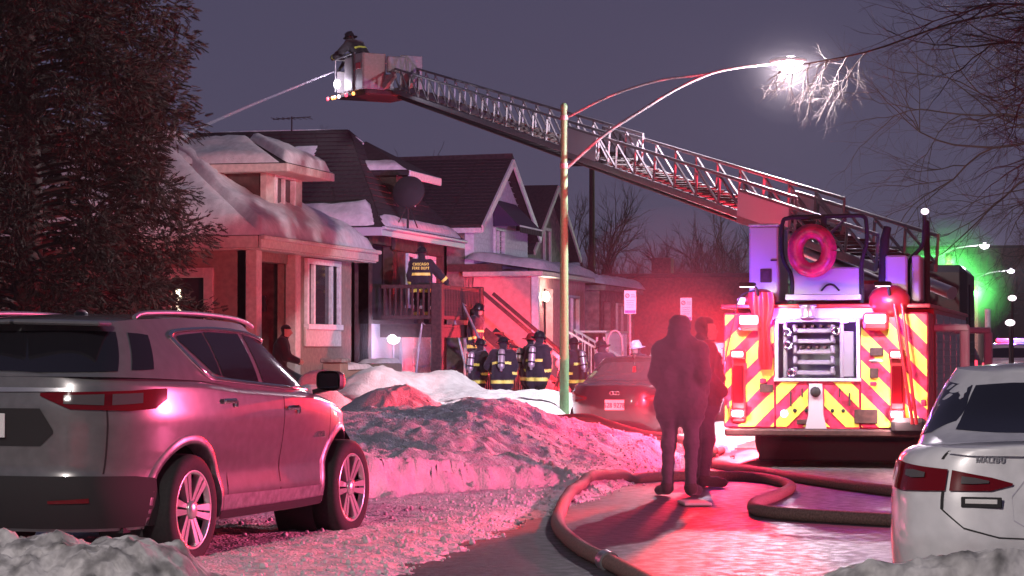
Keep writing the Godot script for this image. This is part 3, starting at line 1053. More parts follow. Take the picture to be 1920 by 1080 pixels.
	for k in 16:
		s = shape()
		s.box(Vector3(0.95, 1.45, -1.9 - k * 0.2), Vector3(0.03, 0.95, 0.03))
		part("baluster", s, M.white_trim, st)

func make_end_houses() -> void:
	var h := thing("tan_gabled_house", "brown gabled house half hidden behind the lamp post", "house", Vector3(-16.4, 0, -72.6))
	var s := shape()
	wall_with_holes(s, Vector3(0, 0, 3.0), Vector3(0, 0, -3.0), 0.1, 4.6, 0.25, [])
	wall_with_holes(s, Vector3(-11, 0, 3.0), Vector3(-0.002, 0, 3.0), 0.1, 4.6, 0.25, [])
	s.prism(PackedVector2Array([Vector2(-3.0, 4.6), Vector2(3.0, 4.6), Vector2(0, 6.5)]), 0.25, Transform3D(Basis(Vector3.UP, PI / 2), Vector3(0, 0, 0)))
	part("wall", s, M.tan_siding, h)
	s = shape()
	roof_slab(s, [Vector3(0.3, 4.4, 3.35), Vector3(0.3, 6.55, 0), Vector3(-11.3, 6.55, 0), Vector3(-11.3, 4.4, 3.35)], 0.14)
	roof_slab(s, [Vector3(0.3, 4.4, -3.35), Vector3(0.3, 6.55, -0.002), Vector3(-11.3, 6.55, -0.002), Vector3(-11.3, 4.4, -3.35)], 0.14)
	var roof := part("roof", s, M.shingle, h)
	s = shape()
	s.beam(Vector3(0.33, 4.32, 3.32), Vector3(0.33, 6.45, 0), 0.05, 0.16)
	s.beam(Vector3(0.33, 4.32, -3.32), Vector3(0.33, 6.45, 0), 0.05, 0.16)
	part("barge_board", s, M.cream_trim, roof)
	window_in(h, Vector3(0.0, 4.5, 0.3), 0.7, 1.2, PI / 2, [], M.cream_trim, M.window_glass, "attic_window", 0.05, 0.1)
	var p := thing("snowy_side_porch", "low porch under a rounded purple-lit snow roof beside the dark brick building", "porch", Vector3(-16.2, 0, -70.2))
	s = shape()
	wall_with_holes(s, Vector3(-0.2, 0, 0), Vector3(1.9, 0, 0), 0.1, 3.2, 0.2, [])
	wall_with_holes(s, Vector3(1.9, 0, -0.002), Vector3(1.9, 0, -5.6), 0.1, 3.2, 0.2, [[0.6, 1.7, 1.2, 2.9], [2.6, 4.6, 1.6, 2.8]])
	part("wall", s, M.tan_siding, p)
	window_in(p, Vector3(1.9, 2.2, -3.6), 2.0, 1.2, PI / 2, [0.5], M.cream_trim, M.window_glass, "porch_window", 0.05, 0.08)
	s = shape()
	s.box(Vector3(0.9, 3.28, -2.8), Vector3(2.5, 0.16, 6.2), 0.02)
	var pr := part("roof", s, M.tan_siding, p)
	part("snow_blanket", snow_cover([Vector3(-0.3, 3.75, 0.4), Vector3(2.2, 3.36, 0.4), Vector3(2.2, 3.36, -6.0), Vector3(-0.3, 3.75, -6.0)], 0.24, 177.0, 20, 0.45), M.snow, pr)
	var b := thing("brick_building", "long flat-roofed dark red brick building at the end of the row", "building", Vector3(-11.4, 0, -82.6))
	s = shape()
	s.box(Vector3(-4.5, 2.0, -8.0), Vector3(9.0, 4.0, 16.0))
	part("wall", s, M.red_brick, b)
	s = shape()
	s.box(Vector3(-4.5, 4.02, 0.02), Vector3(9.16, 0.14, 0.3), 0.02)
	s.box(Vector3(0.02, 4.02, -8.1), Vector3(0.3, 0.14, 16.1), 0.02)
	part("coping", s, M.dark_wood, b)
	s = shape()
	s.box(Vector3(-3.7, 4.3, -3.0), Vector3(0.7, 0.9, 0.7), 0.02)
	part("chimney", s, M.red_brick, b)
	s = shape()
	s.box(Vector3(0.12, 3.4, -0.6), Vector3(0.25, 0.95, 1.2), 0.02)
	part("sign_box", s, M.sign_white, b)

func build_lamp_post() -> Node3D:
	# base at the origin, arm towards +x
	var o := thing("street_lamp", "tall grey street lamp post with a curved double arm and blazing violet-white head", "street lamp", Vector3(-9.87, 0, -44.9), 0.0, "street lamps along the left kerb")
	var s := shape()
	s.lathe([Vector2(0.0, 0.0), Vector2(0.16, 0.0), Vector2(0.16, 0.12), Vector2(0.10, 0.2), Vector2(0.093, 0.6), Vector2(0.062, 6.2), Vector2(0.07, 6.2), Vector2(0.07, 6.26), Vector2(0.03, 6.31), Vector2(0, 6.31)], 18)
	part("post", s, M.pole_paint, o)
	s = shape()
	s.tube(curve([Vector3(0.05, 5.06, 0), Vector3(0.76, 5.66, 0), Vector3(1.49, 6.12, 0), Vector3(2.2, 6.53, 0), Vector3(2.85, 6.80, 0), Vector3(3.4, 6.90, 0), Vector3(4.0, 6.95, 0)]), 0.034, 0.026, 10)
	part("arm", s, M.galvanised, o)
	s = shape()
	s.tube(curve([Vector3(0.05, 6.02, 0), Vector3(0.9, 6.42, 0), Vector3(1.8, 6.68, 0), Vector3(2.6, 6.77, 0), Vector3(3.0, 6.83, 0)]), 0.024, 0.022, 8)
	part("brace", s, M.galvanised, o)
	s = shape()
	s.lathe([Vector2(0.075, 5.05), Vector2(0.085, 5.05), Vector2(0.085, 5.15), Vector2(0.075, 5.15)], 14)
	s.lathe([Vector2(0.07, 5.98), Vector2(0.08, 5.98), Vector2(0.08, 6.07), Vector2(0.07, 6.07)], 14)
	part("clamp", s, M.galvanised, o)
	s = shape()
	s.ball(Vector3(4.30, 7.0, 0), Vector3(0.36, 0.08, 0.15), 14)
	part("lamp_head", s, M.galvanised, o)
	s = shape()
	s.ball(Vector3(4.34, 6.92, 0), Vector3(0.24, 0.17, 0.17), 14)
	part("lamp_lens", s, M.street_light, o)
	mist("lamp_halo", "frosty air shining round the near street lamp's head", Vector3(-5.02, 6.30, -41.0), Vector3(2.2, 2.0, 2.2), 0.007)
	lamp("street_lamp", Vector3(4.34, 6.86, 0), Color(1.0, 0.86, 0.98), 150.0, 0.11, o)
	return o

func make_street_lamps() -> void:
	var o := build_lamp_post()
	copy_of(o, "second street lamp along the road, smaller, beyond the fire truck", Vector3(-9.87, 0, -129))
	copy_of(o, "farthest street lamp, smallest of the row, near the green signals", Vector3(-9.87, 0, -171))
	# the row goes on behind the camera: this one lights the tails of the near cars
	var near_one := copy_of(o, "street lamp standing overhead on the near side, above the picture", Vector3(-9.87, 0, -3))
	o.scale = Vector3.ONE * 0.914
	o.position = Vector3(-8.98, 0, -41.0)
	for l in near_one.find_children("*", "OmniLight3D", true, false):
		l.light_color = Color(1.0, 0.88, 0.84).linear_to_srgb()
		l.light_energy = 78.0

func chevrons(parent: Node3D, outline: PackedVector2Array, sign_x: float, shift: float, at: Transform3D) -> void:
	# yellow stripes over a red panel; sign_x is the way they lean
	for k in range(-16, 17):
		var c := shift + k * 0.40
		var band := PackedVector2Array([Vector2(-3.0 * sign_x + c, -3.0), Vector2(3.0 * sign_x + c, 3.0), Vector2(3.0 * sign_x + c + 0.21, 3.0), Vector2(-3.0 * sign_x + c + 0.21, -3.0)])
		for q in Geometry2D.intersect_polygons(outline, band):
			var s := shape()
			s.prism(q, 0.004, at)
			part("chevron_stripe", s, M.yellow_reflective, parent)

func lamp_box(parent: Node3D, at: Vector3, size: Vector3, glow_mat: Material, housing: Material) -> void:
	var s := shape()
	s.box(at + Vector3(0, 0, -0.02), size + Vector3(0.03, 0.03, 0.0), 0.012)
	var b := part("lamp_housing", s, housing, parent)
	s = shape()
	s.box(at + Vector3(0, 0, size.z * 0.5 - 0.005), Vector3(size.x * 0.9, size.y * 0.86, 0.03), 0.012)
	part("lamp_lens", s, glow_mat, b)

func make_fire_truck() -> void:
	var t := thing("fire_truck", "tower ladder fire truck with yellow and red chevrons and its ladder raised over the houses", "fire truck", Vector3(-3.19, 0, -29.5))
	var s := shape()
	# rear body round the tool bay: x from -0.61 to 0.42, y from 1.08 to 1.81
	s.box(Vector3(-0.93, 1.19, -0.5), Vector3(0.64, 1.42, 1.0), 0.02)
	s.box(Vector3(0.835, 1.19, -0.5), Vector3(0.83, 1.42, 1.0), 0.02)
	s.box(Vector3(-0.095, 0.78, -0.5), Vector3(1.026, 0.6, 0.99))
	part("rear_panel", s, M.red_reflective, t)
	s = shape()
	s.box(Vector3(0, 1.25, -5.0), Vector3(2.5, 1.5, 7.99), 0.03)
	s.box(Vector3(0, 1.98, -4.5), Vector3(2.56, 0.05, 9.1), 0.01)
	part("body", s, M.red_paint, t)
	for k in 5:
		s = shape()
		s.box(Vector3(1.262, 1.25, -1.9 - k * 1.5), Vector3(0.02, 1.3, 1.36), 0.01)
		for j in 12:
			s.box(Vector3(1.274, 0.7 + j * 0.1, -1.9 - k * 1.5), Vector3(0.012, 0.07, 1.3), 0.004)
		part("locker_shutter", s, M.satin_metal, t)
	s = shape()
	s.box(Vector3(0, 1.65, -10.6), Vector3(2.5, 2.3, 2.6), 0.12)
	var cab := part("cab", s, M.black_paint, t)
	s = shape()
	s.box(Vector3(1.256, 2.1, -10.5), Vector3(0.02, 0.8, 1.0), 0.02)
	s.box(Vector3(-1.256, 2.1, -10.5), Vector3(0.02, 0.8, 1.0), 0.02)
	part("cab_window", s, M.black_glass, cab)
	# header over the bay, frame, bay lining
	s = shape()
	s.box(Vector3(-0.095, 1.905, -0.45), Vector3(1.40, 0.18, 0.94), 0.02)
	part("header", s, M.violet_grey, t)
	s = shape()
	s.box(Vector3(-0.095, 1.445, -0.97), Vector3(1.03, 0.74, 0.02))
	s.box(Vector3(-0.602, 1.445, -0.5), Vector3(0.016, 0.73, 0.95))
	s.box(Vector3(0.412, 1.445, -0.5), Vector3(0.016, 0.73, 0.95))
	s.box(Vector3(-0.095, 1.088, -0.5), Vector3(1.0, 0.016, 0.95))
	var bay := part("tool_bay", s, M.ladder_grey, t)
	s = shape()
	for e in [[Vector3(-0.595, 1.445, 0.0), Vector3(0.045, 0.75, 0.05)], [Vector3(0.405, 1.445, 0.0), Vector3(0.045, 0.75, 0.05)], [Vector3(-0.095, 1.075, 0.01), Vector3(1.07, 0.04, 0.07)], [Vector3(-0.095, 1.80, 0.0), Vector3(0.94, 0.03, 0.05)]]:
		s.box(e[0], e[1], 0.008)
	part("bay_frame", s, M.violet_grey, bay)
	s = shape()
	s.box(Vector3(-0.50, 1.445, -0.1), Vector3(0.05, 0.7, 0.05), 0.008)
	part("ladder_guide", s, M.ladder_grey, bay)
	s = shape()
	s.box(Vector3(0.20, 1.445, -0.06), Vector3(0.05, 0.7, 0.05), 0.008)
	s.box(Vector3(0.28, 1.39, -0.07), Vector3(0.13, 0.56, 0.05), 0.01)
	part("ladder_guide", s, M.ladder_grey, bay)
	for k in 5:
		s = shape()
		s.box(Vector3(-0.15, 1.16 + k * 0.13, -0.14 - 0.02 * (k % 2)), Vector3(0.52, 0.055, 0.10), 0.01)
		for e in [-0.38, 0.08]:
			s.box(Vector3(e, 1.19 + k * 0.13, -0.11), Vector3(0.05, 0.09, 0.08), 0.01)
		part("stowed_ladder", s, M.ladder_grey, bay)
	for k in 9:
		s = shape()
		s.tube([Vector3(-0.36 + k * 0.05, 1.735 - 0.26 * (k % 2), -0.30), Vector3(-0.36 + k * 0.05, 1.735 - 0.26 * (k % 2), -0.05)], 0.018, 0.018, 8)
		part("tool_handle", s, M.dark_wood, bay)
	for q in [[-0.47, 1.66], [-0.46, 1.50], [0.13, 1.68], [-0.42, 1.16]]:
		s = shape()
		s.lathe([Vector2(0.03, -0.02), Vector2(0.06, -0.02), Vector2(0.06, 0.02), Vector2(0.03, 0.02), Vector2(0.03, -0.02)], 12, Transform3D(Basis(Vector3.RIGHT, PI / 2), Vector3(q[0], q[1], -0.05)))
		part("pulley", s, M.chrome, bay)
	for x in [-0.53, 0.24]:
		s = shape()
		s.box(Vector3(x, 1.80, 0.02), Vector3(0.10, 0.05, 0.06), 0.012)
		part("bay_light", s, M.soft_white_light, bay)
		lamp("bay_light", Vector3(x, 1.76, 0.10), Color(0.50, 0.14, 1.0), 0.2, 0.03, t)
	s = shape()
	s.lathe([Vector2(0.0, 0.14), Vector2(0.11, 0.14), Vector2(0.11, 0.11), Vector2(0.085, 0.1), Vector2(0.085, 0.0), Vector2(0.105, -0.01), Vector2(0.105, -0.03), Vector2(0.0, -0.03)], 18, Transform3D(Basis(), Vector3(-0.20, 1.86, 0.06)))
	part("hose_coupling", s, M.satin_metal, t)
	# chevrons
	var face := Transform3D(Basis(), Vector3(0, 0, 0.006))
	chevrons(t, PackedVector2Array([Vector2(-1.235, 0.5), Vector2(-0.63, 0.5), Vector2(-0.63, 1.88), Vector2(-1.235, 1.88)]), 1.0, 0.02, face)
	chevrons(t, PackedVector2Array([Vector2(0.44, 0.5), Vector2(1.235, 0.5), Vector2(1.235, 1.88), Vector2(0.44, 1.88)]), -1.0, -0.05, face)
	chevrons(t, PackedVector2Array([Vector2(-0.60, 0.5), Vector2(-0.21, 0.5), Vector2(-0.21, 1.05), Vector2(-0.60, 1.05)]), 1.0, 0.02, face)
	chevrons(t, PackedVector2Array([Vector2(-0.01, 0.5), Vector2(0.41, 0.5), Vector2(0.41, 1.05), Vector2(-0.01, 1.05)]), -1.0, -0.05, face)
	# centre jack cover with its knob
	s = shape()
	s.prism(PackedVector2Array([Vector2(-0.19, 1.03), Vector2(-0.03, 1.03), Vector2(-0.02, 0.65), Vector2(0.02, 0.48), Vector2(-0.24, 0.48), Vector2(-0.20, 0.65)]), 0.05, Transform3D(Basis(), Vector3(0, 0, 0.06)))
	part("jack_cover", s, M.violet_grey, t)
	s = shape()
	s.ball(Vector3(-0.11, 0.93, 0.08), Vector3(0.065, 0.065, 0.05), 14)
	part("jack_knob", s, M.matt_black, t)
	# small fittings on the panels
	for q in [[-0.42, 0.84, 0.02, 0.18], [-0.28, 0.92, 0.016, 0.11], [0.18, 0.92, 0.016, 0.11], [0.3, 0.84, 0.02, 0.16]]:
		s = shape()
		s.box(Vector3(q[0], q[1], 0.02), Vector3(q[2], q[3], 0.03), 0.005)
		part("grab_handle", s, M.dark_wood, t)
	for x in [-0.37, -0.23, 0.09, 0.22]:
		s = shape()
		s.ball(Vector3(x, 0.70, 0.01), Vector3(0.025, 0.025, 0.02), 8)
		part("rivet_boss", s, M.matt_black, t)
	for q in [[0.50, 0.63, 0.28, 0.17], [-0.28, 0.56, 0.13, 0.06], [-0.72, 0.97, 0.16, 0.1], [-0.76, 1.06, 0.08, 0.06], [0.63, 1.42, 0.16, 0.1], [0.6, 1.16, 0.1, 0.12], [0.59, 1.03, 0.08, 0.05], [-0.98, 1.24, 0.035, 0.09], [-1.19, 0.76, 0.03, 0.08], [1.04, 0.76, 0.03, 0.07], [1.19, 0.8, 0.06, 0.08]]:
		s = shape()
		s.box(Vector3(q[0], q[1], 0.025), Vector3(q[2], q[3], 0.045), 0.008)
		part("equipment_box", s, M.red_reflective if q[2] < 0.1 else M.dark_wood, t)
	s = shape()
	s.ball(Vector3(0.62, 1.31, 0.01), Vector3(0.09, 0.022, 0.015), 16)
	part("maker_badge", s, M.satin_metal, t)
	# lamps: upper floods, side columns of reversing lamp, lens and marker
	for q in [[-0.91, 1.80, 0.27, 0.20], [0.63, 1.81, 0.30, 0.22]]:
		s = shape()
		s.box(Vector3(q[0], q[1] - 0.02, 0.10), Vector3(q[2], q[3], 0.2), 0.03)
		var b := part("beacon_housing", s, M.red_paint, t)
		s = shape()
		s.box(Vector3(q[0], q[1] + 0.01, 0.20), Vector3(q[2] * 0.85, 0.11, 0.04), 0.015)
		part("beacon_light", s, M.soft_white_light, b)
		lamp("beacon_light", Vector3(q[0], q[1] + 0.02, 0.42), Color(1.0, 0.10, 0.16), 0.12, 0.06, t)
	for x in [-0.80, 0.80]:
		# scene lights on short arms that wash the tail and the road behind it
		var arm := shape()
		arm.tube([Vector3(x, 2.04, 0.0), Vector3(x, 2.20, 0.35), Vector3(x, 2.22, 1.08)], 0.02, 0.02, 8)
		arm.box(Vector3(x, 2.22, 1.12), Vector3(0.2, 0.05, 0.14), 0.015)
		var sl := part("scene_light_arm", arm, M.matt_black, t)
		arm = shape()
		arm.box(Vector3(x, 2.192, 1.12), Vector3(0.17, 0.012, 0.11), 0.004)
		part("scene_light", arm, M.soft_white_light, sl)
		spot("scene_light", Vector3(x, 2.16, 1.12), Vector3(-0.2 * x, -0.86, -1.0), Color(1.0, 0.98, 0.84), 7.5, 52.0, 0.08, t)
	spot("beacon_beam_light", Vector3(-0.91, 1.80, 0.30), Vector3(0.10, -0.50, 6.0), Color(1.0, 0.006, 0.012), 420.0, 10.5, 0.06, t)
	s = shape()
	s.box(Vector3(-1.30, 1.30, -0.18), Vector3(0.08, 0.34, 0.16), 0.02)
	part("corner_beacon_light", s, M.red_light, t)
	lamp("corner_beacon_light", Vector3(-1.44, 1.32, -0.18), Color(1.0, 0.02, 0.06), 24.0, 0.10, t)
	for x in [-1.06, 0.88]:
		s = shape()
		s.box(Vector3(x, 1.0, 0.03), Vector3(0.17, 0.9, 0.06), 0.02)
		part("lamp_column", s, M.red_paint, t)
		lamp_box(t, Vector3(x, 1.39, 0.10), Vector3(0.16, 0.08, 0.10), M.soft_white_light, M.red_paint)
		lamp_box(t, Vector3(x, 0.66, 0.10), Vector3(0.16, 0.08, 0.08), M.soft_white_light, M.red_paint)
		s = shape()
		s.box(Vector3(x, 1.02, 0.075), Vector3(0.13, 0.46, 0.03), 0.01)
		part("tail_lens", s, M.tail_lens, t)
		lamp("tail_light", Vector3(x, 0.66, 0.24), Color(1.0, 0.55, 0.58), 0.8, 0.04, t)
	s = shape()
	s.ball(Vector3(-0.50, 0.66, 0.03), Vector3(0.045, 0.045, 0.03), 12)
	part("marker_light", s, M.white_light, t)
	# tailboard, jacks, dark underside
	s = shape()
	s.box(Vector3(0.0, 0.43, -0.1), Vector3(2.44, 0.09, 0.5), 0.02)
	part("tailboard", s, M.dark_wood, t)
	s = shape()
	s.box(Vector3(0.12, 0.24, -0.4), Vector3(1.95, 0.34, 0.3), 0.02)
	part("mud_flap", s, M.matt_black, t)
	s = shape()
	s.box(Vector3(1.02, 0.52, 0.1), Vector3(0.42, 0.2, 0.22), 0.05)
	part("hose_bag", s, M.matt_black, t)
	for x in [-1.0, 1.0]:
		for z in [-2.6, -3.8, -10.2]:
			s = shape()
			s.lathe([Vector2(0.22, -0.16), Vector2(0.46, -0.17), Vector2(0.52, -0.10), Vector2(0.52, 0.10), Vector2(0.46, 0.17), Vector2(0.22, 0.16), Vector2(0.0, 0.1)], 28, Transform3D(Basis(Vector3.FORWARD, PI / 2), Vector3(x, 0.52, z)))
			part("wheel", s, M.rubber, t)
	for q in [[1.55, -5.5], [-1.55, -5.5], [1.45, -1.2]]:
		s = shape()
		s.box(Vector3(q[0] * 0.92, 1.72, q[1]), Vector3(0.7, 0.09, 0.16), 0.02)
		s.box(Vector3(q[0] * 1.12, 1.0, q[1]), Vector3(0.12, 1.4, 0.12), 0.02)
		s.box(Vector3(q[0] * 1.12, 0.24, q[1]), Vector3(0.4, 0.06, 0.4), 0.01)
		part("outrigger", s, M.violet_grey, t)
	# deck furniture
	s = shape()
	s.box(Vector3(-0.76, 2.50, -0.55), Vector3(0.36, 0.94, 1.0), 0.02)
	var cb := part("deck_cabinet", s, M.violet_grey, t)
	s = shape()
	s.box(Vector3(-0.76, 2.985, -0.55), Vector3(0.38, 0.035, 1.02), 0.01)
	part("cabinet_lid", s, M.aluminium_paint, cb)
	s = shape()
	s.box(Vector3(-0.73, 2.36, -0.04), Vector3(0.14, 0.17, 0.02), 0.008)
	s.box(Vector3(-0.63, 2.55, -0.04), Vector3(0.08, 0.02, 0.02))
	s.box(Vector3(-0.73, 2.36, -0.032), Vector3(0.10, 0.13, 0.02), 0.008)
	part("cabinet_latch", s, M.dark_wood, cb)
	s = shape()
	s.box(Vector3(0.0, 2.28, -0.35), Vector3(0.85, 0.36, 0.5), 0.02)
	s.box(Vector3(-0.02, 2.09, -0.2), Vector3(0.92, 0.07, 0.5), 0.01)
	part("hose_bed_panel", s, M.violet_grey, t)
	s = shape()
	s.tube(curve([Vector3(-0.05, 2.17, -0.08), Vector3(0.02, 2.24, -0.06), Vector3(0.10, 2.24, -0.06), Vector3(0.17, 2.17, -0.08)], 4), 0.012)
	part("panel_handle", s, M.matt_black, t)
	s = shape()
	s.box(Vector3(0.86, 2.32, -0.5), Vector3(0.26, 0.56, 0.8), 0.02)
	s.box(Vector3(1.10, 2.32, -0.5), Vector3(0.10, 0.56, 0.8), 0.02)
	part("side_cabinet", s, M.violet_grey, t)
	s = shape()
	s.tube(curve([Vector3(-0.42, 2.02, -0.1), Vector3(-0.42, 2.35, -0.1), Vector3(-0.53, 2.6, -0.1), Vector3(-0.53, 3.0, -0.1), Vector3(-0.46, 3.07, -0.1), Vector3(-0.3, 3.08, -0.1), Vector3(0.3, 3.09, -0.1), Vector3(0.46, 3.08, -0.1), Vector3(0.50, 3.0, -0.1), Vector3(0.50, 2.75, -0.1), Vector3(0.44, 2.5, -0.1), Vector3(0.44, 2.02, -0.1)], 5), 0.026, 0.026, 10)
	var rack := part("ladder_rack", s, M.matt_black, t)
	s = shape()
	s.beam(Vector3(-0.02, 3.07, -0.1), Vector3(-0.02, 2.8, -0.05), 0.1, 0.06)
	s.beam(Vector3(0.25, 3.06, -0.1), Vector3(0.05, 2.86, -0.05), 0.03, 0.03)
	part("reel_bracket", s, M.matt_black, rack)
	s = shape()
	s.tube(curve([Vector3(1.0, 2.02, -0.3), Vector3(1.0, 2.5, -0.3), Vector3(1.16, 2.72, -0.3), Vector3(1.19, 2.95, -0.3), Vector3(1.19, 3.1, -0.3)], 5), 0.026, 0.026, 10)
	part("grab_rail", s, M.matt_black, t)
	s = shape()
	s.tube([Vector3(0.70, 2.0, -0.2), Vector3(0.70, 2.3, -0.2), Vector3(0.71, 2.8, -0.25), Vector3(0.74, 2.95, -0.3)], 0.075, 0.05, 12)
	part("stand_pipe", s, M.matt_black, t)
	s = shape()
	s.box(Vector3(1.20, 2.5, -0.6), Vector3(0.07, 1.1, 0.09), 0.02)
	part("turntable_console", s, M.matt_black, t)
	for q in [[-1.12, -0.6], [1.2, -0.25]]:
		s = shape()
		s.ball(Vector3(q[0], 2.03 if q[0] < 0 else 3.14, q[1]), Vector3(0.05, 0.04, 0.04), 10)
		part("rail_light", s, M.soft_white_light, t)
	# red hose coil hung on the rack
	s = shape()
	for k in 3:
		var ring := []
		for a in 33:
			ring.append(Vector3(-0.15 + (0.20 + 0.02 * (k % 2)) * cos(TAU * a / 32.0), 2.66 + (0.23 + 0.02 * (k % 2)) * sin(TAU * a / 32.0), -0.02 + k * 0.055))
		s.tube(ring, 0.085, 0.085, 10, false)
	part("red_hose_coil", s, M.red_reflective, t)
	# violet warning lamps down on the deck and red ones along the side
	for q in [Vector3(-1.02, 2.06, 0.02), Vector3(0.62, 2.06, 0.04)]:
		s = shape()
		s.ball(q, Vector3(0.06, 0.035, 0.04), 10)
		part("warning_light", s, M.violet_light, t)
		lamp("warning_light", q + Vector3(0, 0.04, 0.55), Color(0.18, 0.05, 1.0), 1.1, 0.05, t)
	for q in [Vector3(-1.32, 2.45, -11.0), Vector3(-1.34, 1.35, -5.5)]:
		s = shape()
		s.ball(q, Vector3(0.09, 0.08, 0.12), 12)
		part("side_beacon_light", s, M.violet_light if q.z < -9.0 else M.red_light, t)
		if q.z < -9.0:
			spot("side_beacon_light", q + Vector3(-0.05, 0.02, 0), Vector3(-11.5, 1.2, -23.0), Color(0.58, 0.28, 1.0), 210.0, 27.0, 0.08, t)
		else:
			lamp("side_beacon_light", q + Vector3(-0.02, 0, 0), Color(1.0, 0.035, 0.07), 130.0, 0.08, t)
	# red tarpaulin and wires at the left, pike poles at the right
	s = shape()
	var rows := []
	for i in 13:
		var row := PackedVector3Array()
		var v := i / 12.0
		var wide := lerpf(0.30, 0.10, v) + 0.05 * sin(v * 9.0)
		for j in 11:
			var u := j / 10.0 - 0.5
			row.append(Vector3(-0.76 + u * wide + 0.05 * v, 2.15 - v * 0.95, 0.10 + 0.10 * (1.0 - v) + 0.03 * sin(u * 17.0 + v * 3.0)))
		rows.append(row)
	s.rings(rows, false)
	part("hanging_tarpaulin", s, M.red_paint, t)
	s = shape()
	s.ball(Vector3(-0.80, 2.06, -0.05), Vector3(0.2, 0.14, 0.2), 14)
	part("hose_load", s, M.red_paint, t)
	s = shape()
	s.ball(Vector3(0.78, 2.04, -0.02), Vector3(0.26, 0.2, 0.2), 14)
	part("hose_load", s, M.red_paint, t)
	s = shape()
	s.tube(curve([Vector3(-0.80, 2.18, 0.1), Vector3(-1.02, 2.1, 0.16), Vector3(-1.10, 1.8, 0.16), Vector3(-1.22, 1.3, 0.14)], 6), 0.008, 0.008, 6)
	part("wire", s, M.matt_black, t)
	for q in [[0.86, 1.08, 0.03], [0.95, 1.13, 0.06]]:
		s = shape()
		s.tube([Vector3(q[0], 2.0, 0.22), Vector3(q[1], 0.55, 0.30 + q[2])], 0.02, 0.02, 8)
		part("pike_pole", s, M.red_paint, t)
	make_aerial(t)

